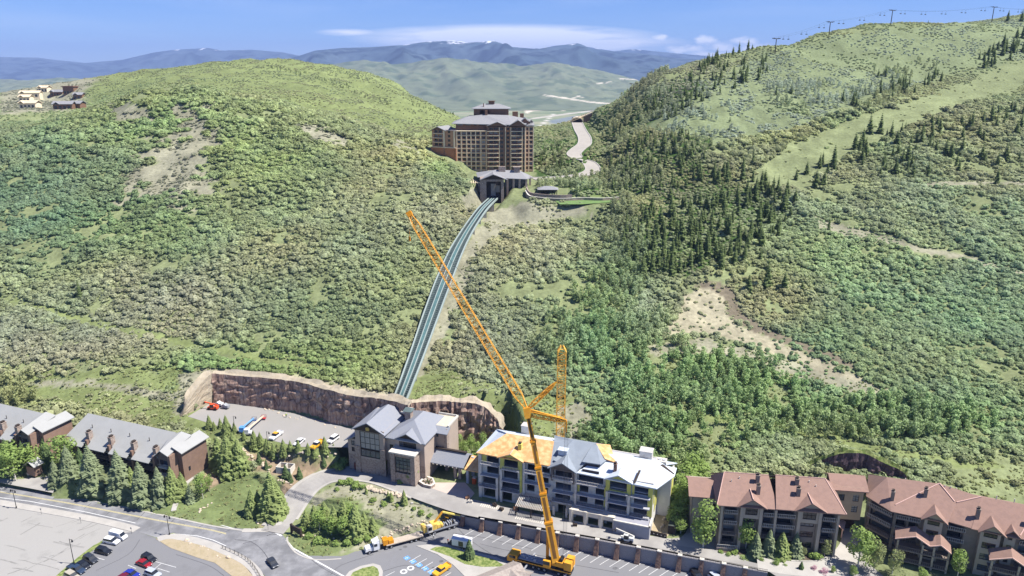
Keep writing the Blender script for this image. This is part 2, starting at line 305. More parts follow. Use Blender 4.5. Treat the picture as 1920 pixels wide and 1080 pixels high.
# ------------------------------------------------------------------ land cover classes, fixed to the ground
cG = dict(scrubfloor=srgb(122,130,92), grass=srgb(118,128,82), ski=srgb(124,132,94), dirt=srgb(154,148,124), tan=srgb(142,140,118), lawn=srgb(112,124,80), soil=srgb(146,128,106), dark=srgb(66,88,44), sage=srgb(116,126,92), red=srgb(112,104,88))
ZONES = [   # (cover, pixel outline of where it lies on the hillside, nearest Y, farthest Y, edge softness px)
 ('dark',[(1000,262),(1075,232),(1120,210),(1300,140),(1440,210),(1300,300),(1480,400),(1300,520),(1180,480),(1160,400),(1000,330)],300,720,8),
 ('grass',[(0,60),(700,100),(900,230),(870,320),(740,272),(560,215),(420,180),(300,158),(240,175),(130,206),(0,215)],600,1300,3),
 ('sage',[(1290,180),(1430,100),(1600,60),(1920,36),(2100,20),(2100,110),(1920,110),(1700,160),(1500,240),(1350,270),(1200,240)],440,1000,8),
 ('ski',[(2060,60),(1920,108),(1800,160),(1700,190),(1600,225),(1500,265),(1436,296),(1395,345),(1515,352),(1548,318),(1612,280),(1705,238),(1806,200),(1925,158),(2060,110)],380,900,7),
 ('tan',[(1700,340),(1920,340),(2050,340),(2050,350),(1920,349),(1710,348)],300,600,3),
 ('red',[(1275,545),(1325,526),(1372,538),(1392,585),(1440,616),(1500,642),(1560,660),(1610,685),(1600,694),(1540,672),(1470,646),(1410,622),(1372,596),(1355,555),(1320,540)],200,420,4),
 ('dirt',[(1225,638),(1268,598),(1283,552),(1320,538),(1352,556),(1372,598),(1410,624),(1470,648),(1540,676),(1600,700),(1640,722),(1600,722),(1540,700),(1480,672),(1400,646),(1340,628),(1280,630)],200,420,5),
 ('tan',[(1200,650),(1280,632),(1400,650),(1560,702),(1700,740),(1640,744),(1500,712),(1380,672),(1240,665)],200,420,7),
 ('tan',[(1520,400),(1560,415),(1600,428),(1660,435),(1700,450),(1690,462),(1600,446),(1560,436),(1530,425)],200,500,4),
 ('tan',[(1690,452),(1800,475),(1860,490),(1960,520),(1960,530),(1850,500),(1790,486),(1690,462)],200,500,4),
 ('tan',[(920,395),(960,380),(1080,382),(1110,400),(960,425),(900,470),(870,560),(800,690),(820,730),(760,760),(755,700),(800,600),(860,470)],200,430,8),
 ('tan',[(860,370),(905,340),(915,375),(880,400)],300,430,5),
 ('tan',[(340,200),(390,210),(400,290),(392,370),(240,372),(245,320),(300,270),(330,240)],300,600,30),
 ('tan',[(200,195),(270,200),(280,225),(220,220)],300,600,10),
 ('tan',[(560,230),(640,250),(650,275),(580,262)],300,600,8),
 ('tan',[(0,120),(180,140),(160,180),(150,205),(0,215)],600,1300,6),
 ('tan',[(700,225),(760,262),(800,300),(720,270)],300,520,8),
 ('grass',[(-50,535),(60,565),(180,600),(330,632),(480,665),(640,690),(640,700),(480,678),(320,645),(180,615),(60,582),(-50,552)],200,420,3),
 ('grass',[(60,700),(380,690),(350,780),(420,800),(300,800),(200,770),(60,740)],200,330,10),
 ('tan',[(40,715),(160,712),(330,735),(350,745),(330,752),(160,724),(60,722)],200,330,3),
 ('tan',[(340,700),(395,690),(640,720),(740,735),(760,760),(720,775),(560,745),(400,712),(350,780),(325,775)],200,330,5),
 ('dirt',[(380,695),(400,690),(560,705),(720,735),(725,765),(560,735),(400,704)],220,330,4),
 ('grass',[(760,700),(860,700),(960,740),(1080,745),(1100,800),(1000,850),(940,800),(930,770),(850,748),(770,755)],200,330,6),
 ('tan',[(1040,770),(1090,750),(1110,800),(1080,850),(1040,850)],200,330,6),
 ('grass',[(1130,745),(1300,770),(1500,800),(1650,835),(1920,880),(1920,895),(1650,850),(1400,800),(1200,775)],200,330,4),
 ('lawn',[(100,870),(200,905),(280,935),(340,940),(380,890),(420,880),(480,890),(540,905),(545,940),(520,985),(480,996),(330,965),(200,950),(110,930),(90,905)],150,232,3),
 ('soil',[(395,830),(470,845),(560,855),(640,870),(642,885),(600,882),(560,905),(540,950),(520,985),(490,985),(520,950),(530,900),(470,875),(420,860)],150,240,3),
 ('soil',[(400,870),(425,872),(410,905),(370,920)],150,240,3),
 ('grass',[(330,760),(440,800),(640,850),(640,870),(500,850),(390,830)],180,260,4),
 ('tan',[(590,930),(640,905),(700,905),(760,935),(870,965),(860,985),(760,1000),(690,1030),(600,1040),(550,1010)],150,232,3),
 ('lawn',[(560,960),(640,930),(720,980),(680,1025),(590,1035),(548,1005)],150,232,8),
 ('lawn',[(760,860),(960,850),(1000,870),(900,880),(800,880)],180,260,4),
 ('tan',[(1180,870),(1290,880),(1285,960),(1250,1000),(1180,990)],150,232,3),
 ('dark',[(1290,870),(1310,900),(1330,960),(1290,1000),(1265,1000),(1270,940)],150,232,3),
 ('lawn',[(990,372),(1165,368),(1160,384),(1010,378)],350,450,3),
]
ZK = list(cG)
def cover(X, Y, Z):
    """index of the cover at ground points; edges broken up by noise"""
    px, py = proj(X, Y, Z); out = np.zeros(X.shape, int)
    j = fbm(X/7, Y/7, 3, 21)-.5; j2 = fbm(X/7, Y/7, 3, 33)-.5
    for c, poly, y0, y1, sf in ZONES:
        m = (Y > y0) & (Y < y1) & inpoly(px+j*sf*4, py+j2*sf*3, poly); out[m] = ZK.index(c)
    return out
def axis(lo, a, b, hi, step, g):
    v = list(np.arange(a, b, step)); s = step; x = b
    while x < hi: v.append(x); s = min(s*g, 14); x += s
    s = step; x = a-step; u = []
    while x > lo: u.append(x); s = min(s*g, 14); x -= s
    return np.array(u[::-1]+v)
GX = axis(-1150, -165, 150, 1300, 1.4, 1.035); GY = axis(120, 160, 262, 1750, 1.4, 1.012)
def grid_mesh(name, xs, ys, Z, mats, colors=None):
    nx, ny = len(xs), len(ys); XX, YY = np.meshgrid(xs, ys); co = np.empty((nx*ny, 3), np.float32); co[:,0] = XX.ravel(); co[:,1] = YY.ravel(); co[:,2] = Z.ravel()
    i = np.arange((nx-1)*(ny-1)); r, c = i//(nx-1), i%(nx-1); a = r*nx+c; q = np.stack([a, a+1, a+nx+1, a+nx], 1).astype(np.int32)
    me = bpy.data.meshes.new(name); me.vertices.add(nx*ny); me.vertices.foreach_set('co', co.ravel()); me.loops.add(q.size); me.loops.foreach_set('vertex_index', q.ravel())
    me.polygons.add(len(q)); me.polygons.foreach_set('loop_start', np.arange(0, q.size, 4, dtype=np.int32)); me.polygons.foreach_set('use_smooth', np.ones(len(q), bool)); me.update(); me.validate()
    for m in mats: me.materials.append(m)
    if colors is not None:
        at = me.color_attributes.new('cover', 'FLOAT_COLOR', 'POINT'); cc = np.ones((nx*ny, 4), np.float32); cc[:,:3] = colors.reshape(-1, 3); at.data.foreach_set('color', cc.ravel())
    o = bpy.data.objects.new(name, me); COL.objects.link(o); return o
XX, YY = np.meshgrid(GX, GY); ZZ = ground(XX, YY)
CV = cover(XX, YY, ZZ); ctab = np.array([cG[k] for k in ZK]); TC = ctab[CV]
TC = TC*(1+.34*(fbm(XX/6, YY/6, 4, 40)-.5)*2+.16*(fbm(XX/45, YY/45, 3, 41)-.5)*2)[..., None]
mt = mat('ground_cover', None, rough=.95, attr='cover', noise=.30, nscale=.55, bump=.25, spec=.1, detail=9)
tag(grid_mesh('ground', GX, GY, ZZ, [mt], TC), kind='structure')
def gz(x, y):      # bilinear look-up in the finished ground mesh
    x = np.atleast_1d(np.asarray(x, float)); y = np.atleast_1d(np.asarray(y, float))
    i = np.clip(np.searchsorted(GX, x)-1, 0, len(GX)-2); j = np.clip(np.searchsorted(GY, y)-1, 0, len(GY)-2)
    u = np.clip((x-GX[i])/(GX[i+1]-GX[i]), 0, 1); v = np.clip((y-GY[j])/(GY[j+1]-GY[j]), 0, 1)
    return (ZZ[j,i]*(1-u)+ZZ[j,i+1]*u)*(1-v)+(ZZ[j+1,i]*(1-u)+ZZ[j+1,i+1]*u)*v
def onground(px, py, ymin=150, ymax=1200, up=0.):   # where the ray through a photo pixel meets the ground
    a = PY(px, py, 1); ys = np.arange(ymin, ymax, .7); zs = CAMZ+(a.z-CAMZ)*ys; k = np.nonzero(zs < gz(a.x*ys, ys)+up)[0]
    y = ys[k[0]] if len(k) else ymax; return Vector((a.x*y, y, float(gz(a.x*y, y)[0])+up))
# ------------------------------------------------------------------ far land
def far_sheet(name, xs, ys, f, m, colf=None):
    X, Y = np.meshgrid(xs, ys); Z = f(X, Y); o = grid_mesh(name, xs, ys, Z, [m], colf(X, Y, Z) if colf else None); return tag(o, kind='structure')
def ridge_profile(pts, Y0):
    q = [PY(a, b, Y0) for a, b in pts]; xs = [p.x for p in q]; zs = [p.z for p in q]; return lambda x: np.interp(x, xs, zs)
# pale green range across the valley
rp = ridge_profile([(-700,150),(0,150),(260,150),(400,135),(560,118),(620,121),(680,112),(740,121),(800,113),(850,111),(920,117),(975,122),(1040,120),(1090,127),(1140,136),(1190,150),(1240,172),(1300,200),(1500,230),(3000,240)], 7600)
def fmid(X, Y):
    Z = rp(X/Y*7600)+141.; t = np.clip((Y-5300)/2300, 0, 1); u = np.clip(1-(Y-7600)/2500, 0, 1)
    r = fbm(X/520+Y/2600, Y/1500, 5, 50, True); sp = (r-.62)*150*np.sin(np.pi*np.clip(t, 0, 1)*.85)
    return np.where(Y < 7600, -141+Z*t**1.25+sp*np.clip(t*3, 0, 1), -141+Z*u)+(fbm(X/90, Y/90, 5, 51)-.5)*40*np.clip(t*2, 0, 1)
def cmid(X, Y, Z):
    n = fbm(X/300, Y/300, 5, 52); c = np.array(srgb(122,128,98))*(1-n[...,None]*.8)+np.array(srgb(98,108,84))*n[...,None]*.8
    d = fbm(X/140, Y/140, 4, 53); k = np.clip((.41-d)*8, 0, .5)[...,None]; c = c*(1-k)+np.array(srgb(62,82,56))*k
    px, py = proj(X, Y, Z)      # graded roads and cleared benches on its foot
    for pl, wd in (([(1020,178),(1060,184),(1110,192),(1170,196)],1.1),([(1070,186),(1085,180),(1095,184)],1.0),([(1120,157),(1145,153)],.8),([(1160,147),(1200,150)],.6)):
        c[segdist(px, py, pl) < wd] = srgb(196,188,168)
    return c
mm = mat('far_hill_cover', None, rough=1, attr='cover', noise=.18, nscale=.01, spec=0)
far_sheet('hills', np.linspace(-7500, 4200, 520), np.linspace(5200, 10200, 190), fmid, mm, cmid)
# valley floor out to the horizon
def cfl(X, Y, Z):
    n = np.clip((fbm(X/210, Y/210, 5, 60)-.5)*2.4+.5, 0, 1); c = np.array(srgb(150,150,120))*(1-n[...,None])+np.array(srgb(104,120,84))*n[...,None]
    px, py = proj(X, Y, Z)
    for pl, wd, cc in (([(985,208),(1040,200),(1110,205),(1190,196)],1.6,(202,190,168)),([(1000,222),(1060,214),(1125,206)],1.2,(178,172,158)),([(1000,247),(1018,232),(1038,214)],1.4,(196,190,178)),([(1040,236),(1075,222),(1100,218)],1.3,(186,182,168)),([(985,212),(1000,206),(1050,204),(1055,208)],2.0,(214,200,178)),([(1095,190),(1180,186)],1.2,(206,196,176)),([(1055,195),(1058,184)],.9,(190,184,168))):
        c[segdist(px, py, pl) < wd] = srgb(*cc)
    w_ = inpoly(px, py, [(1030,226),(1085,216),(1090,222),(1040,234)]); c[w_] = srgb(120,128,128)
    return c
far_sheet('valley_floor', np.r_[np.linspace(-23000,-3000,30), np.linspace(-2900,4000,300), np.linspace(4100,23000,30)], np.r_[np.linspace(1200,6500,240), np.linspace(6700,24400,40)], lambda X, Y: -143+0*X, mm, cfl)
# blue mountains with the last snow
def mount(name, pts, Y0, depth, seed, x0, x1, nx, snow):
    rpf = ridge_profile(pts, Y0)
    def f(X, Y):
        Z = rpf(X/Y*Y0)+143; t = np.clip((Y-(Y0-depth))/depth, 0, 1); u = np.clip(1-(Y-Y0)/(depth*.7), 0, 1)
        r = fbm(X/(Y0*.10)+Y/(Y0*.5), Y/(Y0*.16), 6, seed, True)
        return np.where(Y <= Y0, -143+Z*t**.85+(r-.62)*Z*.85*np.sin(np.pi*t**1.1)*np.clip(t*4, 0, 1)*(1-t**6), -143+Z*u)+(fbm(X/(Y0*.02), Y/(Y0*.03), 5, seed+7, True)-.6)*Z*.16*t*(1-t**8)
    def c(X, Y, Z):
        n = fbm(X/600, Y/600, 5, seed+1); cc = np.array(srgb(84,96,98))*(1-n[...,None])+np.array(srgb(54,72,76))*n[...,None]
        d = fbm(X/280, Y/280, 4, seed+3); k = np.clip((.49-d)*8, 0, 1)[...,None]; cc = cc*(1-k)+np.array(srgb(34,46,44))*k
        rr = fbm(X/85, Y/260, 5, seed+2); s = (Z > snow) & (rr > .66-(Z-snow)*.0005); cc[s] = srgb(236,238,242); return cc
    far_sheet(name, np.linspace(x0, x1, nx), np.r_[np.linspace(Y0-depth, Y0, 130), np.linspace(Y0*1.005, Y0+depth*.7, 14)], f, mm, c)
mount('mountains', [(-900,150),(400,150),(500,120),(560,105),(590,95),(640,90),(700,88),(760,84),(800,78),(850,76),(880,80),(925,76),(960,88),(1010,92),(1040,86),(1085,81),(1110,92),(1160,98),(1200,100),(1260,108),(1320,112),(1400,122),(1700,130),(2600,140)], 14500, 6000, 70, -13000, 13000, 640, 560)
mount('mountains', [(-700,125),(-100,112),(0,107),(70,108),(100,112),(160,118),(230,112),(290,98),(330,93),(390,90),(420,95),(470,93),(530,98),(560,104),(620,118),(900,120),(1000,100),(1080,84),(1150,96),(1185,92),(1290,102),(1340,106),(1500,110),(2600,130)], 20000, 5000, 90, -19000, 19000, 640, 600)
# the air between
hb = MB().box(-23500, 23500, -400, 24800, -146, 900).build('haze', None, kind='stuff'); tag(hb, 'thin blue haze of summer air filling the valley', 'haze')
hm = bpy.data.materials.new('haze'); hm.use_nodes = True; t = hm.node_tree; t.nodes.remove(t.nodes['Principled BSDF']); pv = t.nodes.new('ShaderNodeVolumePrincipled')
pv.inputs['Color'].default_value = (.42, .58, 1, 1); pv.inputs['Density'].default_value = 5.5e-5; pv.inputs['Anisotropy'].default_value = 0.0
t.links.new(pv.outputs[0], t.nodes['Material Output'].inputs['Volume']); hb.data.materials.append(hm)
# ------------------------------------------------------------------ vegetation
def leafmat(name, col, attr=None, inst=False, noise=.35, nscale=.9, tr=.18):
    m = mat(name, col, rough=.85, noise=noise, nscale=nscale, spec=.12, attr=attr, inst=inst)
    t = m.node_tree; b = t.nodes['Principled BSDF']; tl = t.nodes.new('ShaderNodeBsdfTranslucent'); mx = t.nodes.new('ShaderNodeMixShader'); mx.inputs[0].default_value = .46
    src = b.inputs['Base Color'].links[0].from_socket; t.links.new(src, tl.inputs['Color']); t.links.new(b.outputs[0], mx.inputs[1]); t.links.new(tl.outputs[0], mx.inputs[2]); t.links.new(mx.outputs[0], t.nodes['Material Output'].inputs['Surface'])
    return m
LM = leafmat('scrub_leaves', None, 'tint', True)
def quad(mb, c, n, s, rng, asp=1.0):
    n = Vector(n).normalized(); a = n.orthogonal().normalized(); t = rng.uniform(0, 6.28); q = Matrix.Rotation(t, 3, n); a = q@a; b = n.cross(a)
    c = Vector(c); mb.add([c-a*s-b*s*asp*.6, c+a*s*.7-b*s*asp, c+a*s+b*s*asp*.6, c-a*s*.6+b*s*asp], [(0,1,2,3)])
def bush_mesh(seed, lobes=6, n=22, leaf=.33, h=.75):   # about 1 m radius, base at z=0
    rng = random.Random(seed); mb = MB()
    for k in range(lobes):
        t = 2.4*k+rng.uniform(-.4,.4); d = rng.uniform(.12,.66) if k else 0; r = rng.uniform(.34,.56); cz = h*rng.uniform(.45,.95)*(1-.35*d)
        cx, cy_ = d*math.cos(t), d*math.sin(t)
        for i in range(n):
            z = rng.uniform(-.45,1); a = rng.uniform(0,6.28); q = math.sqrt(max(0,1-z*z)); nv = Vector((q*math.cos(a), q*math.sin(a), z)); rr = r*rng.uniform(.8,1.08)
            jn = nv+Vector((rng.uniform(-.5,.5), rng.uniform(-.5,.5), rng.uniform(-.2,.5)))
            quad(mb, (cx+nv.x*rr, cy_+nv.y*rr, max(.08, cz+nv.z*rr)), jn, leaf*rng.uniform(.45,.8), rng)
    return mb
def conifer_mesh(seed, tiers=13, per=9, rad=.2, fill=1.0):    # 1 m tall unit tree
    rng = random.Random(seed); mb = MB()
    for k in range(tiers):
        f = k/(tiers-1); z = .07+.9*f**.92; r = rad*(1-f)**.85*rng.uniform(.85,1.12)+.012; n = max(4, int(per*(1-.55*f)))
        ph = rng.uniform(0,6.28)
        for i in range(n):
            a = ph+6.283*i/n+rng.uniform(-.22,.22); rr = r*rng.uniform(.72,1.15); dz = rr*rng.uniform(.18,.5); w = rr*(.36 if n > 6 else .5)
            d = Vector((math.cos(a), math.sin(a), 0)); s = Vector((-d.y, d.x, 0)); zt = z+.045*(1-f)+.008
            b = Vector((0,0,zt)); tip = d*rr+Vector((0,0,z-dz)); m1 = d*rr*.6+s*w+Vector((0,0,z-dz*.62)); m2 = d*rr*.6-s*w+Vector((0,0,z-dz*.62))
            mb.add([b, m1, tip, m2], [(0,1,2),(0,2,3)])
            if fill > .5: mb.add([d*rr*.15+Vector((0,0,z-.01)), m1-Vector((0,0,.03)), tip-Vector((0,0,.035)), m2-Vector((0,0,.03))], [(0,1,2,3)])
    mb.tube((0,0,.93), (0,0,1.0), .006, .001, 4)
    return mb
def aspen_mesh(seed, n=150, leaf=.075, w=.24):     # unit height, trunk separate
    rng = random.Random(seed); mb = MB()
    cl = [(rng.uniform(-1,1)*w*.55, rng.uniform(-1,1)*w*.55, rng.uniform(.28,.9), rng.uniform(.10,.17)) for _ in range(9)]+[(0,0,.85,.12),(0,0,.6,.2),(0,0,.42,.18)]
    for i in range(n):
        cx, cy_, cz, r = rng.choice(cl); z = rng.uniform(-1,1); a = rng.uniform(0,6.28); q = math.sqrt(1-z*z); k = 1-.45*max(0,(cz-.5))
        nv = Vector((q*math.cos(a), q*math.sin(a), z)); quad(mb, (cx*k+nv.x*r, cy_*k+nv.y*r, cz+nv.z*r), nv+Vector((rng.uniform(-.6,.6), rng.uniform(-.6,.6), rng.uniform(-.1,.6))), leaf*rng.uniform(.4,.75), rng)
    return mb
def mesh_only(mb, name, m):
    me = bpy.data.meshes.new(name); me.from_pydata(mb.v, [], mb.f); me.update(); me.materials.append(m); return me
def instancer(name, protos, pts, scl, rot, tint, idx, label, cat):
    """one 'stuff' object: many small plants as instances (geometry nodes)"""
    cl = bpy.data.collections.new(name+'_sources')
    for i, me in enumerate(protos):
        o = bpy.data.objects.new('%s_source_%02d' % (name, i), me); cl.objects.link(o)
    me = bpy.data.meshes.new(name); me.vertices.add(len(pts)); me.vertices.foreach_set('co', np.asarray(pts, np.float32).ravel())
    for nm, ty, arr, key in (('scl','FLOAT_VECTOR',scl,'vector'),('rot','FLOAT_VECTOR',rot,'vector'),('tint','FLOAT_COLOR',np.c_[tint, np.ones(len(pts))],'color'),('idx','INT',idx,'value')):
        at = me.attributes.new(nm, ty, 'POINT'); at.data.foreach_set(key, np.asarray(arr, np.int32 if ty == 'INT' else np.float32).ravel())
    me.update(); o = bpy.data.objects.new(name, me); COL.objects.link(o)
    g = bpy.data.node_groups.new(name, 'GeometryNodeTree'); g.interface.new_socket('Geometry', in_out='INPUT', socket_type='NodeSocketGeometry'); g.interface.new_socket('Geometry', in_out='OUTPUT', socket_type='NodeSocketGeometry')
    gi = g.nodes.new('NodeGroupInput'); go = g.nodes.new('NodeGroupOutput'); mp = g.nodes.new('GeometryNodeMeshToPoints'); ip = g.nodes.new('GeometryNodeInstanceOnPoints'); ci = g.nodes.new('GeometryNodeCollectionInfo')
    ci.inputs[0].default_value = cl; ci.inputs['Separate Children'].default_value = True; ci.inputs['Reset Children'].default_value = True
    g.links.new(gi.outputs[0], mp.inputs[0]); g.links.new(mp.outputs[0], ip.inputs['Points']); g.links.new(ci.outputs[0], ip.inputs['Instance']); ip.inputs['Pick Instance'].default_value = True
    for nm, ty, sock in (('idx','INT','Instance Index'),('rot','FLOAT_VECTOR','Rotation'),('scl','FLOAT_VECTOR','Scale')):
        na = g.nodes.new('GeometryNodeInputNamedAttribute'); na.data_type = ty; na.inputs[0].default_value = nm; g.links.new(na.outputs[0], ip.inputs[sock])
    g.links.new(ip.outputs[0], go.inputs[0]); md = o.modifiers.new('plants', 'NODES'); md.node_group = g
    return tag(o, label, cat, kind='stuff')
# colour of the scrub over the hillsides (true leaf colour of each stand)
TINTS = [((130,140,84),None),
 ((96,130,84),(110,350,170,90)),((92,122,96),(60,400,90,60)),((128,152,66),(300,230,170,50)),((124,150,66),(480,300,110,60)),((104,140,70),(250,420,190,50)),((136,146,94),(560,470,170,90)),
 ((104,128,78),(620,580,110,50)),((134,138,110),(120,650,200,50)),((136,138,108),(330,560,120,50)),((112,146,58),(400,690,160,30)),((118,148,60),(600,680,120,35)),((134,142,100),(780,420,90,70)),((128,144,74),(760,500,70,60)),
 ((138,144,100),(960,480,110,90)),((134,140,106),(950,650,110,60)),((108,140,84),(1120,540,90,60)),((116,142,92),(1080,640,120,80)),((120,142,110),(1180,600,70,50)),((108,148,78),(1120,620,30,40)),
 ((130,148,100),(1700,400,260,60)),((134,154,84),(1560,480,150,60)),((114,148,98),(1800,560,200,80)),((112,142,84),(1650,620,200,50)),((118,150,82),(1300,700,160,50)),((114,148,84),(1500,740,160,50)),((112,146,86),(1800,790,180,60)),
 ((116,148,80),(1250,820,150,50)),((132,150,82),(1500,240,110,40)),((150,154,70),(1480,245,50,20)),((128,136,112),(1350,180,120,50)),((126,134,80),(860,330,60,40)),((118,150,52),(830,317,30,14)),((136,142,104),(1350,600,120,50)),((150,152,70),(800,290,80,20)),((132,132,76),(1470,570,70,40))]
def tint_at(px, py):
    c = np.tile(np.array(TINTS[0][0], float), (len(px), 1)); w_ = np.full(len(px), .55)
    c *= w_[:,None]
    for col, g in TINTS[1:]:
        k = np.exp(-((px-g[0])/g[2])**2-((py-g[1])/g[3])**2)*1.6; c += k[:,None]*np.array(col); w_ += k
    c /= w_[:,None]*255; return np.where(c <= .04045, c/12.92, ((c+.055)/1.055)**2.4)
NOVEG = []     # world polygons kept clear (buildings, paving, track, cliff)
def noveg(pts, z=None): NOVEG.append([tuple(p)[:2] for p in (pts if z is None else [P(a, b, z) for a, b in pts])])
def scatter(y0, y1, sp, jit=.5, x0=-900, x1=1100):
    ys = np.arange(y0, y1, sp); xs = np.arange(x0, x1, sp); X, Y = np.meshgrid(xs, ys); X = (X+(RNG.random(X.shape)-.5)*2*jit*sp).ravel(); Y = (Y+(RNG.random(Y.shape)-.5)*2*jit*sp).ravel()
    m = np.abs(X) < Y*.95+25; X, Y = X[m], Y[m]; Z = gz(X, Y); px, py = proj(X, Y, Z); m = (px > -260) & (px < 2180) & (py < 1110) & (Z > -60); return X[m], Y[m], Z[m], px[m], py[m]
def clear(X, Y, m=0):
    k = np.ones(len(X), bool)
    for p in NOVEG: k &= ~inpoly(X, Y, p)
    return k
# ------------------------------------------------------------------ paving
M_asph = mat('asphalt', (.185,.186,.192), rough=.9, noise=.2, nscale=.2, col2=(.235,.235,.24), spec=.2, detail=9)
M_lot = mat('worn_asphalt', (.215,.215,.22), rough=.92, noise=.24, nscale=.11, col2=(.175,.176,.182), spec=.2, detail=10)
M_conc = mat('concrete', (.40,.38,.345), rough=.9, noise=.12, nscale=.3, spec=.2, detail=8)
M_drive = mat('driveway_concrete', (.30,.285,.265), rough=.9, noise=.13, nscale=.15, col2=(.335,.32,.295), spec=.2, detail=9)
M_gravel = mat('pale_gravel', (.36,.35,.325), rough=1, noise=.25, nscale=.14, col2=(.30,.29,.27), spec=.05, detail=12)
M_upper = mat('upper_lot_paving', (.32,.305,.285), rough=.95, noise=.12, nscale=.1, col2=(.28,.27,.25), spec=.1, detail=10)
M_white = mat('white_line', (.62,.62,.60), rough=.8, noise=.2, nscale=1.5); M_yel = mat('yellow_line', (.50,.44,.24), rough=.8, noise=.2, nscale=1.5)
M_grass = mat('lawn_grass', srgb(104,122,66), rough=1, noise=.35, nscale=1.2, col2=srgb(132,138,88), spec=.05, detail=8)
M_dirt = mat('bare_dirt', srgb(176,162,136), rough=1, noise=.3, nscale=.5, col2=srgb(150,138,112), bump=.2, spec=.05, detail=10)
M_tar = mat('tar_seal', (.045,.045,.05), rough=.6, noise=.1)
def W(pts, z): return [P(a, b, z) for a, b in pts]
def sheet(name, pts, m, dz, kind='structure'):
    o = MB().add([(p[0], p[1], p[2]+dz) for p in pts], [tuple(range(len(pts)))]).build(name, m, kind=kind); 
    if o.data.polygons[0].normal.z < 0: o.data.flip_normals()
    return o
def ribbon(name, pts, hw, m, dz, kind='structure', thick=0.0, sub=1, parent=None):
    """strip of constant half width along world points; thick>0 gives a kerb-like body"""
    q = []
    for i, p in enumerate(pts):
        a = Vector(pts[max(i-1,0)]); b = Vector(pts[min(i+1,len(pts)-1)]); d = (b-a).xy.normalized(); n = Vector((-d.y, d.x)); h = hw[i] if hasattr(hw,'__len__') else hw
        q.append((Vector((p[0]+n.x*h, p[1]+n.y*h, p[2]+dz)), Vector((p[0]-n.x*h, p[1]-n.y*h, p[2]+dz))))
    mb = MB(); vs = [v for ab in q for v in ab]; n = len(q)
    if not thick: mb.add(vs, [(2*i, 2*i+1, 2*i+3, 2*i+2) for i in range(n-1)])
    else:
        lo = [v-Vector((0,0,thick)) for v in vs]; N_ = len(vs); mb.add(vs+lo, [(2*i,2*i+1,2*i+3,2*i+2) for i in range(n-1)]+[(2*i+1,N_+2*i+1,N_+2*i+3,2*i+3) for i in range(n-1)]+[(2*i,2*i+2,N_+2*i+2,N_+2*i) for i in range(n-1)]+[(0,N_,N_+1,1),(N_-2,N_-1,2*N_-1,2*N_-2)])
    return mb.build(name, m, parent=parent, kind=kind)
def smooth(pts, n=4):
    out = []
    for i in range(len(pts)-1):
        p0, p1, p2, p3 = [Vector(pts[min(max(k,0),len(pts)-1)]) for k in (i-1,i,i+1,i+2)]
        for j in range(n):
            t = j/n; out.append(.5*((2*p1)+(p2-p0)*t+(2*p0-5*p1+4*p2-p3)*t*t+(-p0+3*p1-3*p2+p3)*t**3))
    return out+[Vector(pts[-1])]
def offs(pts, o):
    r = []
    for i, p in enumerate(pts):
        d = (Vector(pts[min(i+1,len(pts)-1)])-Vector(pts[max(i-1,0)])).xy.normalized(); r.append(Vector((p[0]-d.y*o, p[1]+d.x*o, p[2])))
    return r
sheet('dirt_lot', W([(-330,900),(-120,928),(0,944),(30,950),(150,974),(255,996),(222,1003),(196,1012),(150,1045),(100,1090),(60,1160),(-330,1160)],0), M_gravel, .03)
sheet('road', W([(-330,860),(-100,890),(0,905),(130,929),(260,956),(330,971),(400,986),(470,993),(520,992),(536,1010),(548,1028),(591,1051),(643,1080),(700,1120),(480,1120),(497,1080),(466,1051),(424,1032),(382,1015),(325,999),(292,1008),(255,996),(150,974),(30,948),(0,942),(-330,890)],0), M_asph, .05)
sheet('parking_lot', W([(255,996),(292,1009),(320,1027),(370,1045),(403,1055),(435,1080),(460,1110),(100,1110),(112,1078),(150,1046),(205,1008),(232,1000)],0), M_lot, .06)
sheet('parking_lot', W([(548,1028),(575,1042),(640,1043),(690,1026),(780,995),(850,976),(869,982),(905,993),(1157,1045),(1235,1060),(1440,1098),(1600,1130),(1600,1200),(640,1200),(643,1080),(591,1051)],0), M_lot, .045)
NOVEG.append([p.xy[:] for p in W([(-330,860),(0,905),(130,929),(260,956),(400,984),(470,991),(520,990),(548,1022),(575,1042),(640,1043),(690,1026),(780,995),(850,976),(869,982),(1440,1098),(1600,1130),(1600,1300),(-330,1300)],0)])
# painted lines
def line(pts, w=.12, m=None, name='road_marking', dz=.066, z=0): ribbon(name, W(pts, z), w, m or M_white, dz)
road_c = [(-100,906),(34,928),(125,943),(229,963),(312,979),(396,994),(424,1001)]
line([(a, b-.7) for a, b in road_c], .1, M_yel); line([(a, b+.7) for a, b in road_c], .1, M_yel)
line([(-60,926),(55,940),(160,960),(254,981)]); line([(98,928),(125,932)]); line([(281,961),(340,970),(396,980),(430,989),(455,996)]); line([(0,921),(20,925)]); line([(325,1001),(370,1005),(400,1013),(424,1024)])
line([(537,1013),(549,1028),(591,1051),(643,1080),(668,1096)], .22)
for a, b in (((511,986),(523,992)),((511,993),(521,999)),((517,999),(528,1005))): line([a, b], .3)
for i in range(34):       # main row of bays along the retaining wall
    t = i*.5; x = 862+36.6*t*1.0; yb = 989+7.35*t
    if 862 < x < 1400 and not (1012 < x < 1030): line([(x+14, yb-2+ (x>1100)*1), (x-12, yb+13+(x-862)*.008)], .07)
for k in range(6): x, y = 767+11.3*k, 1053.5+6.6*k; line([(x, y), (x+22, y-12.5)], .07)
for a, b in (((206,1022),(188,1018)),((178,1045),(196,1050)),((291,1053),(330,1064)),((296,1066),(318,1073)),((283,1072),(302,1057)),((255,1066),(240,1060)),((700,1078),(716,1070)),((722,1081),(740,1072))): line([a, b], .07)
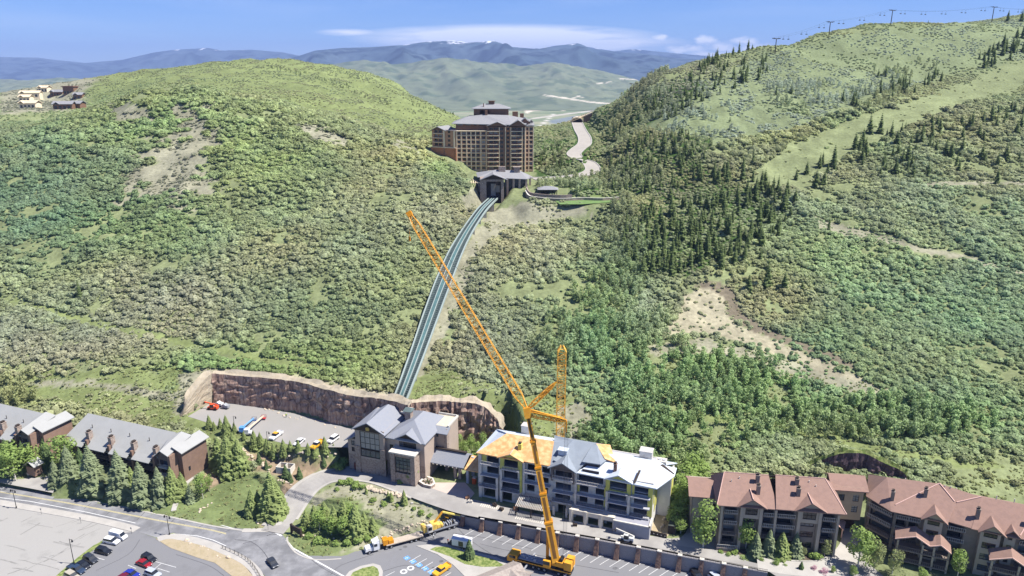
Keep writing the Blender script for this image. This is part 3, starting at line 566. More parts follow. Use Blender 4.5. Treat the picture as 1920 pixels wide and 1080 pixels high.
# accessible-bay symbols
M_blue = mat('blue_paint', srgb(96,150,215), rough=.8, noise=.12, nscale=2)
for k in range(5):
    c = P(763+11.6*k, 1046.5+6.7*k, 0); d = (P(776+11.6*k, 1040+6.7*k, 0)-c).xy.normalized(); n = Vector((-d.y, d.x))
    f = lambda a, b, z=.062: (c.x+d.x*a+n.x*b, c.y+d.y*a+n.y*b, z)
    s = MB().add([f(-.75,-.75), f(.75,-.75), f(.75,.75), f(-.75,.75)], [(0,1,2,3)]); s.build('accessible_bay_marking', M_blue, kind='structure')
    wl = MB(); rr = [(.36*math.cos(t), .36*math.sin(t)) for t in [i*.5236+2.4 for i in range(9)]]
    for (a0_, b0_), (a1_, b1_) in zip(rr[:-1], rr[1:]): wl.add([f(a0_-.1, b0_*.75, .07), f(a1_-.1, b1_*.75, .07), f(a1_*1.35-.1, b1_, .07), f(a0_*1.35-.1, b0_, .07)], [(0,1,2,3)])
    for (q0, q1, q2, q3) in (((-.1,.0),(.0,.0),(.0,.5),(-.1,.5)),((0,.0),(.3,-.3),(.38,-.22),(.05,.1))): wl.add([f(*q0,.07), f(*q1,.07), f(*q2,.07), f(*q3,.07)], [(0,1,2,3)])
    wl.add([f(-.13,.55,.07), f(.03,.55,.07), f(.03,.71,.07), f(-.13,.71,.07)], [(0,1,2,3)]); wl.build('accessible_bay_symbol', M_white, kind='structure')
# tar-sealed cracks
for pts in ([(157,955),(172,943)],[(257,975),(272,960)],[(370,990),(384,983)],[(410,1003),(433,993)],[(440,1012),(470,1016),(490,1030),(503,1048)],[(60,944),(78,937)],[(316,985),(330,970)],[(500,1005),(512,1000)],[(455,1020),(485,1012)],[(540,1000),(500,1004)],[(200,965),(208,958)]): ribbon('tar_seam', smooth(W(pts,0),3), .07, M_tar, .062)
for (a, b) in ((757,1072),(770,1065.5)):      # painted rings
    c = P(a, b, 0); mb = MB()
    for i in range(16):
        t0, t1 = i*math.pi/8, (i+1)*math.pi/8; mb.add([(c.x+r_*math.cos(t), c.y+r_*math.sin(t), .07) for r_, t in ((.55,t0),(1.0,t0),(1.0,t1),(.55,t1))], [(0,1,2,3)])
    mb.build('painted_ring', M_white, kind='structure')
# footways and kerbs (raised)
ribbon('footway', smooth(W([(-40,936),(36,949),(100,960),(180,975),(240,989),(256,994)],0),3), 1.3, M_conc, .14, thick=.2)
ribbon('footway', smooth(W([(296,1012),(325,1006),(382,1018),(424,1035),(460,1053),(482,1075),(490,1100)],0),3), 1.25, M_conc, .14, thick=.2)
sheet('planting_strip', W([(292,1011),(325,1010),(382,1021),(424,1039),(455,1057),(474,1080),(482,1110),(455,1110),(434,1080),(403,1056),(370,1046),(320,1028)],0), M_dirt, .12)
ribbon('grass_verge', smooth(W([(201,1009),(180,1024),(150,1047),(118,1074),(90,1100)],0),3), [.35]*3+[.8]*10, M_grass, .12, thick=.15)
ribbon('kerb', smooth(W([(100,926.5),(130,930),(260,957),(330,972),(400,987),(455,995)],0),3), .3, M_conc, .13, thick=.2)
ribbon('footway', smooth(W([(455,995),(485,994.5),(520,992)],0)+[P(545,965,.9)+Vector((-3.6,-1,0))],3), .9, M_conc, .14, thick=.2)
ribbon('kerb', smooth(W([(546,1000),(538,1010),(545,1026),(560,1040),(591,1050),(640,1048)],0),3), .25, M_conc, .12, thick=.2)
# driveway climbing to the forecourt
DR = smooth(DRIVE, 4); ribbon('driveway', DR[1:], 3.7, M_drive, .13)
ribbon('kerb', offs(DR[2:31], 4.3), .65, M_conc, .2, thick=.3); ribbon('kerb', offs(DR[4:32], -4.0), .4, M_conc, .2, thick=.3)
NOVEG.append([p.xy[:] for p in offs(DR, 5.2)]+[p.xy[:] for p in offs(DR, -4.6)][::-1])
# forecourt and lane above the wall
sheet('forecourt', W([(742,909),(765,905),(800,912),(850,925),(880,935),(1000,962),(1120,985),(1205,1003),(1260,1010),(1330,1000),(1400,1052),(1540,1085),(1620,1050),(1680,1100),(1800,1200),(1560,1150),(1440,1070.5),(1235,1030),(1157,1014.5),(905,969.5),(868,963),(800,944),(760,925)],4.5), M_drive, .04)
sheet('forecourt', W([(775,905),(872,905),(890,925),(872,948),(840,930),(800,918)],4.5), mat('pink_paving', srgb(188,172,160), rough=.9, noise=.12, nscale=.4, detail=8), .052)
sheet('site_yard', W([(1205,1000),(1235,960),(1262,900),(1290,900),(1285,960),(1250,1008)],4.5), M_dirt, .06)
sheet('forecourt', W([(1285,1000),(1305,965),(1330,965),(1320,1030),(1262,1022)],4.5), M_conc, .056)
NOVEG.append([p.xy[:] for p in W([(655,885),(760,880),(880,860),(1000,870),(1255,905),(1290,925),(1330,915),(1500,925),(1700,950),(2000,1010),(2300,1100),(2200,1300),(1560,1150),(1440,1070),(868,963),(742,925)],4.5)])
sheet('upper_lot', W([(352,781),(396,755),(440,756),(560,777),(640,799),(742,824),(768,838),(742,858),(650,839),(560,838),(450,812)],10.5), M_upper, .05)
NOVEG.append([p.xy[:] for p in W([(340,788),(390,748),(440,748),(560,768),(640,790),(742,815),(785,835),(742,862),(650,842),(560,842),(450,815)],10.5)])
sheet('driveway', W([(-20,880),(60,882),(92,878),(118,882),(104,905),(100,926),(60,918),(0,907),(-40,900)],1.0), M_drive, .35)
ribbon('driveway', smooth(W([(1420,1056),(1490,1066),(1545,1066),(1580,1050),(1598,1030),(1604,1008),(1596,990)],4.5),4), 2.9, M_conc, .062)
ribbon('kerb', offs(smooth(W([(1490,1066),(1545,1066),(1580,1050),(1598,1030),(1604,1008)],4.5),4), 3.1), .25, M_conc, .15, thick=.2)
sheet('planting_bed', W([(1350,1036),(1500,1050),(1540,1052),(1552,1044),(1536,1040),(1350,1026)],4.5), mat('dark_mulch', srgb(92,82,70), rough=1, noise=.35, nscale=1.5), .07)
# lawn islands in the lot
for nm, pts, inner in (('walkway', [(780,1024),(798,1022),(815,1021),(838,1021),(890,1036),(930,1045),(960,1058),(985,1072),(1010,1110),(900,1110),(868,1078),(850,1060),(820,1040)], [(806,1030),(818,1025),(838,1025),(888,1040),(926,1049),(950,1062),(905,1063),(872,1058),(845,1044)]),
                       ('walkway', [(640,1090),(655,1072),(676,1062),(700,1057),(713,1061),(718,1072),(716,1090)], [(650,1090),(662,1073),(680,1065),(700,1061),(708,1066),(711,1075),(708,1090)])):
    MB().prism([p[:2] for p in W(pts,0)], .0, .15).build(nm, M_conc, kind='structure'); sheet('lawn', W(inner,.15), M_grass, .02)
# footpaths
for pts in ([(326,961,0.3),(334,940,1.0),(345,925,1.6),(352,914,2.2),(362,902,2.8),(370,893,3.2),(374,885,3.6)],):
    ribbon('footpath', [Vector((p.x, p.y, float(gz(p.x,p.y)[0]))) for p in smooth([P(*a) for a in pts], 4)], .75, M_conc, .12, thick=.3)
# hotel road
HR = smooth(HROAD, 4); ribbon('hotel_road', HR, 4.6, mat('pale_road', (.36,.335,.295), rough=.9, noise=.1, nscale=.2), .25)
ribbon('kerb', offs(HR, 4.9), .35, M_conc, .55, thick=.6); ribbon('kerb', offs(HR, -4.9), .35, M_conc, .55, thick=.6)
NOVEG.append([p.xy[:] for p in offs(HR, 7)]+[p.xy[:] for p in offs(HR, -7)][::-1])
sheet('hotel_lawn', [p for p in W([(1040,377),(1110,371),(1150,372),(1148,380),(1090,384),(1050,384)],60.5)], mat('bright_lawn', srgb(104,130,74), rough=1, noise=.2, nscale=.5), .3)
NOVEG.append([p.xy[:] for p in W([(850,328),(880,320),(1000,314),(1030,330),(1060,344),(1010,345),(995,374),(905,380),(880,345)],64)])

rt = random.Random(31); M_trk = mat('tyre_track', (.255,.248,.23), rough=1, noise=.3, nscale=.6); M_stn = mat('oil_stain', (.12,.12,.122), rough=.8, noise=.3, nscale=1)
for k in range(34):       # wheel tracks and patches on the gravel lot
    x, y = rt.uniform(-20,190), rt.uniform(958,1078); a = rt.choice((-.5,-.35,.18,.25,-.6)); l = rt.uniform(15,60)
    if x > 190-(y-1005)*1.2: continue
    ribbon('tyre_track', smooth(W([(x,y),(x+l*.5,y+l*.5*a+rt.uniform(-2,2)),(x+l,y+l*a)],0),3), rt.uniform(.06,.22), M_trk, .045+.0006*k) if x+l < 200 and y+l*a > 960 else None
for k in range(26):
    x, y = rt.uniform(100,1300), rt.uniform(1000,1078); p = P(x,y,0); r_ = rt.uniform(.2,.8)
    if 430 < x < 720 and y > 1020 or x < 300 and y < 1030 or 320 < x < 480 and y > 1010: continue
    if 690 < x < 900 and y < 1010 or x > 900 and y < 1005+(x-900)*.19: continue
    MB().add([(p.x+r_*math.cos(t)*rt.uniform(.7,1.2), p.y+r_*.8*math.sin(t)*rt.uniform(.7,1.2), .0615+.0005*k) for t in [i*.628 for i in range(10)]], [tuple(range(10))]).build('oil_stain', M_stn, kind='structure')
for pts in ([(620,1078),(640,1060),(700,1040)],[(900,1020),(960,1034),(1040,1046)],[(930,1045),(880,1012),(860,992)],[(1080,1060),(1160,1074)],[(330,1040),(390,1060),(420,1080)],[(180,1070),(240,1040),(262,1012)],[(700,1078),(760,1060),(800,1070)],[(560,1030),(600,1062),(640,1084)],[(850,1000),(905,1008),(1000,1030)]): ribbon('tar_seam', smooth(W(pts,0),4), .055, M_tar, .0625)
# ------------------------------------------------------------------ shared building pieces
M_glass = mat('window_glass', (.05,.065,.085), rough=.08, noise=.2, nscale=.3, spec=.8); M_glassd = mat('dark_glass', (.02,.024,.03), rough=.15, noise=.1, spec=.6)
M_timber = mat('dark_timber', (.05,.037,.029), rough=.75, noise=.2, nscale=2); M_stone = mat('field_stone', srgb(178,162,148), rough=.95, noise=.45, nscale=1.6, col2=srgb(124,108,98), bump=.12, detail=4)
M_stucco = mat('taupe_stucco', srgb(172,156,142), rough=.95, noise=.08, nscale=.5); M_slate = mat('blue_slate', srgb(150,152,156), rough=.85, noise=.32, nscale=3.2, col2=srgb(122,126,136), spec=.2, detail=8)
M_trimw = mat('pale_trim', srgb(206,200,188), rough=.85, noise=.08); M_conc2 = mat('grey_block', srgb(172,172,176), rough=.9, noise=.1, nscale=.6)
def frame_at(p, a): return Matrix.Translation(p)@Matrix.Rotation(a, 4, 'Z')
def bld(name, label, cat, p, deg, group=None): return thing(name, label, cat, p, R(deg), group)
def wall_open(x0, x1, z0, z1, ops, y=0, t=.4, mb=None):
    """wall in the xz plane with real openings"""
    mb = mb or MB(); xs = sorted({x0, x1, *[o[0] for o in ops], *[o[1] for o in ops]}); zs = sorted({z0, z1, *[o[2] for o in ops], *[o[3] for o in ops]})
    xs = [x for x in xs if x0 <= x <= x1]; zs = [z for z in zs if z0 <= z <= z1]
    for j in range(len(zs)-1):
        run = None
        for i in range(len(xs)):
            full = i < len(xs)-1 and not any(o[0] <= (xs[i]+xs[i+1])/2 <= o[1] and o[2] <= (zs[j]+zs[j+1])/2 <= o[3] for o in ops)
            if full and run is None: run = xs[i]
            if not full and run is not None: mb.box(run, xs[i], y, y+t, zs[j], zs[j+1]); run = None
    return mb
_gr = random.Random(50); GL = [M_glassd, M_glassd, mat('mid_glass', (.07,.085,.11), rough=.1, noise=.2, spec=.7), mat('curtained_glass', (.30,.29,.27), rough=.3, noise=.15, nscale=2, spec=.5)]
def rglass(): return _gr.choice(GL)
def window(par, x0, x1, z0, z1, y=0, nx=2, nz=2, fm=None, gm=None, fr=.08, cnt=None, side=None):
    f = MB(); yy0, yy1 = y+.10, y+.20
    f.box(x0, x1, yy0, yy1, z0, z0+fr).box(x0, x1, yy0, yy1, z1-fr, z1).box(x0, x0+fr, yy0, yy1, z0+fr, z1-fr).box(x1-fr, x1, yy0, yy1, z0+fr, z1-fr)
    for i in range(1, nx): x = x0+(x1-x0)*i/nx; f.box(x-.04, x+.04, yy0+.01, yy1-.01, z0+fr, z1-fr)
    for i in range(1, nz): z = z0+(z1-z0)*i/nz; f.box(x0+fr, x1-fr, yy0+.015, yy1-.015, z-.04, z+.04)
    g = MB().box(x0+.02, x1-.02, yy1+.02, yy1+.05, z0+.02, z1-.02)
    if side: f.xf(side); g.xf(side)
    w_ = f.build('window', fm or M_timber, par); g.build('pane', gm or rglass(), w_); return w_
def railing(mb, x0, x1, y, z, h=1.05, n=None, solid=False):
    mb.box(x0, x1, y, y+.07, z+h-.08, z+h); mb.box(x0, x1, y+.01, y+.06, z+.1, z+.16)
    n = n or max(2, int((x1-x0)/.45))
    for i in range(n+1): x = x0+(x1-x0)*i/n; mb.box(x-.03, x+.03, y+.015, y+.055, z, z+h-.08)
def balcony(par, x0, x1, z0, z1, y=0, depth=1.8, proj=.9, wm=None, rm=None, fm=None, glass=True):
    """recess with slab, back wall, glazed door and railing"""
    b = MB().box(x0-.15, x1+.15, y-proj, y+depth, z0-.22, z0-.02); o = b.build('balcony', wm or M_trimw, par)
    MB().box(x0, x1, y+depth, y+depth+.1, z0-.02, z1).box(x0, x0+.05, y+.4, y+depth, z0-.02, z1).box(x1-.05, x1, y+.4, y+depth, z0-.02, z1).build('back_wall', fm or M_stucco, o)
    if glass: MB().box(x0+.3, x1-.3, y+depth-.06, y+depth-.02, z0, z1-.3).build('pane', rglass(), o)
    r = MB(); railing(r, x0-.1, x1+.1, y-proj+.02, z0); r.build('railing', rm or M_timber, o); return o
def roof_poly(mb, pts, t=.22): return mb.slab(pts, t)
def gable_fwd(mb, xl, xr, ze, za, y0, y1, t=.22, xm=None, oh=.6):
    """cross gable: ridge from the front y0 back to y1 at height za, eaves at ze"""
    xm = (xl+xr)/2 if xm is None else xm
    mb.slab([(xl, y0-oh, ze), (xm, y0-oh, za), (xm, y1, za), (xl, y0+.3, ze)], t); mb.slab([(xm, y0-oh, za), (xr, y0-oh, ze), (xr, y0+.3, ze), (xm, y1, za)], t)
def tri_wall(mb, xl, xr, ze, za, y, t=.3, xm=None):
    xm = (xl+xr)/2 if xm is None else xm; return mb.ext([(xl+.2, y, ze-.1), (xr-.2, y, ze-.1), (xm, y, za-.22)], (0, t, 0))
def chimney(par, x, y, z0, z1, w_=1.0, d=1.3, m=None):
    o = MB().box(x-w_/2, x+w_/2, y-d/2, y+d/2, z0, z1).box(x-w_/2-.1, x+w_/2+.1, y-d/2-.1, y+d/2+.1, z1, z1+.15).build('chimney', m or M_stone, par)
    MB().box(x-w_*.3, x+w_*.3, y-d*.3, y+d*.3, z1+.15, z1+.55).box(x-w_*.42, x+w_*.42, y-d*.42, y+d*.42, z1+.55, z1+.63).build('chimney_cap', M_timber, o)
def clearbox(p, deg, x0, x1, y0, y1, m=1.5):
    M = frame_at(p, R(deg)); NOVEG.append([tuple((M@Vector(q))[:2]) for q in ((x0-m,y0-m,0),(x1+m,y0-m,0),(x1+m,y1+m,0),(x0-m,y1+m,0))])
# ------------------------------------------------------------------ rock cuts
def rockmat(name, c1, c2, c3, c4):
    m = bpy.data.materials.new(name); m.use_nodes = True; t = m.node_tree; b = t.nodes['Principled BSDF']; N = t.nodes.new; L = t.links.new; b.inputs['Roughness'].default_value = 1; b.inputs['Specular IOR Level'].default_value = .1
    tc = N('ShaderNodeTexCoord'); mp = N('ShaderNodeMapping'); mp.inputs['Scale'].default_value = (1, 1, .22); L(tc.outputs['Object'], mp.inputs[0])
    n1 = N('ShaderNodeTexNoise'); n1.inputs['Scale'].default_value = .55; n1.inputs['Detail'].default_value = 12; n1.inputs['Roughness'].default_value = .7; n1.inputs['Distortion'].default_value = 1.2; L(mp.outputs[0], n1.inputs['Vector'])
    cr = N('ShaderNodeValToRGB'); e = cr.color_ramp.elements; e[0].position = .30; e[0].color = (*c3, 1); e[1].position = .72; e[1].color = (*c4, 1)
    for p, c in ((.42, c2), (.54, c1)): x = e.new(p); x.color = (*c, 1)
    L(n1.outputs[0], cr.inputs[0]); vo = N('ShaderNodeTexVoronoi'); vo.feature = 'DISTANCE_TO_EDGE'; vo.inputs['Scale'].default_value = .33; mp2 = N('ShaderNodeMapping'); mp2.inputs['Scale'].default_value = (1, 1, .35); ad = N('ShaderNodeMixRGB'); ad.blend_type = 'ADD'; ad.inputs[0].default_value = .8; L(tc.outputs['Object'], ad.inputs[1]); L(n1.outputs['Color'], ad.inputs[2]); L(ad.outputs[0], mp2.inputs[0]); L(mp2.outputs[0], vo.inputs['Vector'])
    mr = N('ShaderNodeMapRange'); mr.inputs[1].default_value = 0; mr.inputs[2].default_value = .07; mr.inputs[3].default_value = .45; mr.inputs[4].default_value = 1; L(vo.outputs['Distance'], mr.inputs[0]); vm = N('ShaderNodeVectorMath'); vm.operation = 'SCALE'; L(cr.outputs[0], vm.inputs[0]); L(mr.outputs[0], vm.inputs['Scale']); L(vm.outputs[0], b.inputs['Base Color'])
    bp = N('ShaderNodeBump'); bp.inputs['Distance'].default_value = .8; L(n1.outputs[0], bp.inputs['Height']); L(bp.outputs[0], b.inputs['Normal']); MATS[name] = m; return m
M_rock = rockmat('cut_rock', srgb(174,148,132), srgb(150,122,108), srgb(108,84,76), srgb(200,184,166))
M_shot = mat('pale_soil_face', srgb(186,174,152), rough=1, noise=.3, nscale=.6, col2=srgb(160,148,126), bump=.3, spec=.1, detail=10)
def cliff(name, base, top, m, label, cat, nv=14, amp=.9, n=7, cap=1.9, cm=None):
    """rock face between two lines, with depth and a shoulder behind"""
    B = smooth(base, n); T = smooth(top, n); cols = len(B); vs = []; rows = nv+1
    for j in range(rows+2):
        for i in range(cols):
            f = min(j, nv)/nv; b, t_ = B[i], T[i]; p = b.lerp(t_, f); d = (Vector(B[min(i+1,cols-1)])-Vector(B[max(i-1,0)])).xy.normalized(); nn = Vector((d.y, -d.x, 0))
            if nn.y > 0: nn = -nn
            s = i*1.0
            k = (fbm(np.array([s*.35]), np.array([f*4+j*.3]), 4, 200, True)[0]-.6)*2.3*amp*math.sin(math.pi*min(max(f,.04),.97))+(vnoise(np.array([s*.9]), np.array([f*1.3]), 210)[0]-.5)*amp*.9
            if j > nv: p = p-nn*cap*(j-nv)*(.3+.5*vnoise(np.array([i*.23]), np.array([3.3]), 77)[0])+Vector((0,0,(.2+.7*vnoise(np.array([i*.31]), np.array([j*1.7]), 78)[0])*(j-nv)))
            p = p+nn*k
            vs.append(p)
    mb = MB().add(vs, [(j*cols+i, j*cols+i+1, (j+1)*cols+i+1, (j+1)*cols+i) for j in range(rows+1) for i in range(cols-1)])
    o = mb.build(name, m); o.data.materials.append(cm or M_shot)
    for k, pl in enumerate(o.data.polygons):
        if k//(cols-1) >= nv: pl.material_index = 1
    sol = o.modifiers.new('thickness', 'SOLIDIFY'); sol.thickness = .6; sol.offset = -1
    return tag(o, label, cat)
def PT(px, py, z, pyt, dy=1.2): b = P(px, py, z); t_ = PY(px, pyt, b.y+dy); return b, t_
c1 = [PT(398,756,10.4,700,1.0),PT(440,758,10.4,704),PT(500,767,10.4,709),PT(560,776,10.4,716),PT(600,786,10.4,727),PT(625,795,10.4,733),PT(660,802,10.4,742),PT(700,812,10.4,746),PT(735,822,10.4,752),PT(765,834,10.4,760)]
cliff('rock_cut', [a for a,b in c1], [b for a,b in c1], M_rock, 'tall reddish brown rock cut above the upper lot with bolts and cracks', 'rock face')
c2 = [PT(338,787,9.0,780,.5),PT(350,780,10,757,.6),PT(368,770,10.2,730,.8),PT(384,762,10.3,711,.9),PT(398,756,10.4,699,1.0)]
cliff('soil_cut', [a for a,b in c2], [b for a,b in c2], M_shot, 'pale sunlit end face of the excavation left of the orange lift', 'earth bank', amp=.3, n=5)
c3 = [PT(770,834,5,756,1),PT(800,832,5,753,1.5),PT(830,832,5,752,1.5),PT(860,832,5,754,1.5),PT(895,833,5,757,1.5),PT(915,835,5,768,1.2),PT(932,838,5,786,1),PT(940,842,5,805,.8)]
cliff('rock_cut', [a for a,b in c3], [b for a,b in c3], M_rock, 'dark rock cut behind the slate roofed lodge below the railway', 'rock face', amp=1.1)
c4 = [PT(1488,905,5.5,889,.5),PT(1505,907,5,880,.8),PT(1530,912,4.5,868,1),PT(1560,918,4.5,855,1),PT(1590,921,4.5,849,1),PT(1625,925,4.5,852,1),PT(1655,930,4.5,867,1),PT(1685,936,4.5,880,1),PT(1700,938,5,892,.6)]
M_rockd = rockmat('purple_rock', srgb(118,100,104), srgb(104,88,94), srgb(78,66,72), srgb(140,124,124))
cliff('rock_cut', [a for a,b in c4], [b for a,b in c4], M_rockd, 'smooth purplish rock cut behind the red roofed lodges', 'rock face', amp=.6, cap=.6, cm=M_grass)
c5 = [] and [PT(1700,938,4.5,874,1),PT(1800,960,4.5,893,1),PT(1900,985,4.5,912,1),PT(2000,1005,4.5,930,1)]
c5 and cliff('rock_cut', [a for a,b in c5], [b for a,b in c5], M_rockd, 'dark bank running behind the large right hand red roofed lodge', 'rock face', amp=.6)
# ------------------------------------------------------------------ retaining wall with buttresses
M_wall = mat('blue_grey_stone', srgb(158,156,158), rough=.95, noise=.22, nscale=1.2, col2=srgb(132,130,134), brick=(1.0, (.16,.155,.15), srgb(142,140,144)), detail=5)
M_but = mat('red_brown_stone', srgb(152,122,104), rough=.95, noise=.4, nscale=1.6, col2=srgb(96,78,72), bump=.1, detail=4)
pil = [(773,949,943),(803,958,949),(834,970,957),(869,984,963),(905,994,969),(939,1000.5,975),(973,1008,981),(1010,1015,988),(1045,1023,995),(1082,1031,1001),(1119,1038.5,1007),(1157,1046,1014),(1196,1053.5,1021),(1235,1061,1028),(1273,1069,1036),(1314,1077,1044),(1355,1085,1052),(1395,1093,1060),(1436,1101,1068)]
wb = [P(a, b, z_) for (a, b, t_), z_ in zip(pil, [2.6,2.0,.9]+[0]*16)]; wt = [PY(a, t_, q.y) for (a, b, t_), q in zip(pil, wb)]
for i in range(len(wt)): wt[i].z = min(wt[i].z, 5.4) if i > 4 else wt[i].z
rw = thing('retaining_wall', 'long blue grey stone retaining wall with battered buttresses along the parking bays', 'wall', wb[4])
inv = Matrix.Translation(-wb[4])
mb = MB(); fe = MB(); cp = MB()
for i in range(len(wb)-1):
    a, b = wb[i], wb[i+1]; d = (b-a).xy.normalized(); n = Vector((d.y, -d.x, 0)); n = n if n.y < 0 else -n
    za, zb = wt[i].z-1.0, wt[i+1].z-1.0
    mb.add([a+Vector((0,0,-.4)), b+Vector((0,0,-.4)), Vector((b.x,b.y,zb)), Vector((a.x,a.y,za)), a-n*.6+Vector((0,0,-.4)), b-n*.6+Vector((0,0,-.4)), Vector((b.x-n.x*.6,b.y-n.y*.6,zb)), Vector((a.x-n.x*.6,a.y-n.y*.6,za))], [(0,1,2,3),(5,4,7,6),(3,2,6,7),(1,0,4,5),(0,3,7,4),(2,1,5,6)])
    for h, r_ in ((.95,.05),(.5,.035),(.15,.035)): fe.tube(Vector((a.x,a.y,za+h)), Vector((b.x,b.y,zb+h)), r_, n=4)
    for k in range(14):
        q = a.lerp(b, (k+.5)/14); zz = za+(zb-za)*(k+.5)/14; fe.tube((q.x,q.y,zz), (q.x,q.y,zz+.95), .022, n=4)
mb.xf(inv).build('wall_face', M_wall, rw); fe.xf(inv).build('railing', M_timber, rw)
for i in range(3, len(wb)-1):
    a = wb[i]; d = (wb[i+1]-a).xy.normalized(); d = Vector((d.x,d.y,0)); n = Vector((d.y,-d.x,0)); n = n if n.y < 0 else -n; z1 = wt[i].z-.7
    lo = [a-d*.9+n*1.35, a+d*.5+n*1.35, a+d*.5, a-d*.9]; hi = [a-d*.5+n*.35, a+d*.5+n*.35, a+d*.5, a-d*.5]
    mb = MB().add([p for p in lo]+[Vector((p.x,p.y,z1)) for p in hi], [(3,2,1,0),(4,5,6,7),(0,1,5,4),(1,2,6,5),(2,3,7,6),(3,0,4,7)]); bt = mb.xf(inv).build('buttress', M_but, rw)
    MB().prism([tuple((a+d*x_+n*y_)[:2]) for x_, y_ in ((-.6,.5),(.6,.5),(.6,-.45),(-.6,-.45))], z1, z1+.28).xf(inv).build('coping', M_trimw, bt)
for i in range(3):
    a = wb[i]; MB().box(a.x-.35,a.x+.35,a.y-.35,a.y+.35,a.z-.5,wt[i].z+.1).xf(inv).build('buttress', M_conc, rw)
# ------------------------------------------------------------------ lower lodge (railway station) with slate roof
p0 = P(652,880,4.5); DEG = -19
lodge = bld('station_lodge', 'stone and stucco lodge with blue slate gabled roofs at the foot of the hillside railway', 'lodge', p0, DEG); clearbox(p0, DEG, -1, 34, -3, 22)
mb = MB()
# low left wing
wall_open(0, 3.6, 5.4, 10.9, [(1.3,2.6,6.3,7.9),(1.3,2.6,8.6,10.3)], y=1.2, mb=mb); mb.box(0,.4,1.6,16,-1,10.2); mb.box(0,4,15.7,16.1,0,11)
wall_open(3.6, 14.0, 5.4, 15.9, [(5.3,12.4,5.9,14.9)], y=0, mb=mb); mb.box(3.6,4.0,.4,16,10,15.8); mb.box(13.6,14.0,.4,16,5.4,15.8); mb.box(3.6,14,15.8,16.2,0,15.8)
wall_open(14.0, 27.4, 5.4, 14.1, [(15.2,16.5,6.0,8.0),(15.2,16.5,9.6,11.2),(18.6,24.6,10.9,13.4)], y=1.4, mb=mb); mb.box(27.0,27.4,1.8,19,0,14); mb.box(14,27.4,19,19.4,0,14)
wall_open(24.0, 31.2, 3.4, 14.0, [(26.4,28.2,11.6,13.3)], y=10.2, mb=mb); mb.box(30.8,31.2,10.6,19,0,14.6); mb.box(22,31.2,19,19.4,0,14.6)
mb.build('wall', M_stucco, lodge)
st = MB(); wall_open(0, 3.6, -1.2, 5.4, [(1.9,3.2,-1.2,2.3)], y=1.2, mb=st); st.box(3.3,5.2,-.25,0,-1.2,9.5).box(12.5,14.3,-.25,0,-1.2,9.5)
wall_open(3.6, 14.0, -1.2, 5.4, [], y=0, mb=st); wall_open(14.0, 27.4, -1.2, 5.4, [(15.0,16.8,.2,4.4)], y=1.4, mb=st)
for x in (17.2, 24.2): st.box(x, x+1.5, -2.4, 1.4, -1.2, 10.6)
st.box(18.7,24.2,-2.1,-1.7,-1.2,3.8).box(18.7,24.2,-2.1,-1.7,9.4,10.6).box(24.0,24.6,9.6,10.2,-1,13.9).box(30.4,31.4,9.7,11.2,-1,13.8); st.build('stone_wall', M_stone, lodge)
MB().box(16.9,26.0,-2.7,1.35,10.6,11.05).build('balcony_coping', M_trimw, lodge)
# big picture windows
window(lodge, 5.3, 12.4, 8.7, 14.9, 0, 4, 3, fr=.22); window(lodge, 5.3, 12.4, 5.9, 8.5, 0, 4, 1, fr=.2)
window(lodge, 18.7, 24.2, 4.0, 9.3, -2.0, 4, 4, fr=.18)
for a in ((1.3,2.6,6.3,7.9,1.2),(1.3,2.6,8.6,10.3,1.2),(15.2,16.5,6.0,8.0,1.4),(15.2,16.5,9.6,11.2,1.4),(18.6,20.1,11.0,13.3,1.4),(20.1,21.6,11.0,13.3,1.4),(21.6,23.1,11.0,13.3,1.4),(23.1,24.6,11.0,13.3,1.4),(26.4,28.2,11.6,13.3,10.2)): window(lodge, *a, 2, 3)
# timber gable fronts and crest
g = MB(); tri_wall(g, 3.2, 14.3, 15.9, 18.4, -.35, .3, xm=8.6); g.box(3.4,14.2,-.3,-.05,15.2,15.9); tri_wall(g, 17.6, 26.4, 13.9, 16.2, 1.0, .3, xm=21.8); g.box(18,26,1.05,1.35,13.4,13.95); g.build('timber_gable', M_timber, lodge)
mb = MB()
for k in range(9): a = k*math.pi/8; mb.box(8.6+.55*math.cos(a)-.14, 8.6+.55*math.cos(a)+.14, -.62, -.42, 16.15+.5*math.sin(a), 16.42+.5*math.sin(a))
mb.box(8.25,8.95,-.62,-.42,16.0,16.6).box(8.0,9.2,-.62,-.42,15.75,16.0); mb.build('crest', mat('gilt_crest', srgb(196,170,96), rough=.5, metal=.3), lodge)
# roofs: gabled tower wing, hipped main block, lower skirt
rf = MB()
XM = 8.6
rf.slab([(2.9,-1.0,15.6),(XM,-1.0,18.6),(XM,13.5,18.6),(4.2,17.2,15.6),(2.9,16.6,15.4)], .28)
rf.slab([(XM,-1.0,18.6),(14.9,-1.0,15.3),(15.3,17,15.1),(XM,13.5,18.6)], .28); rf.slab([(XM,13.5,18.6),(15.3,17,15.1),(4.2,17.2,15.6)], .28)
rf.slab([(-.9,.3,10.3),(3.5,.3,12.6),(3.5,17,12.6),(-.9,17,10.3)], .25)
X2 = 21.4
rf.slab([(13.6,.4,13.9),(X2,7.0,18.1),(X2,13.8,18.1),(13.6,20,14.2)], .28); rf.slab([(13.6,.4,13.9),(28.2,.4,13.9),(X2,7.0,18.1)], .28)
rf.slab([(28.2,.4,13.9),(28.2,20,13.9),(X2,13.8,18.1),(X2,7.0,18.1)], .28); rf.slab([(28.2,20,13.9),(13.6,20,14.2),(X2,13.8,18.1)], .28)
gable_fwd(rf, 17.2, 26.9, 13.9, 16.5, .8, 5.0, .26, xm=21.8, oh=.7)
rf.slab([(22.5,8.9,13.6),(31.9,8.9,13.6),(31.9,11.6,14.9),(24.4,11.6,14.9)], .25)
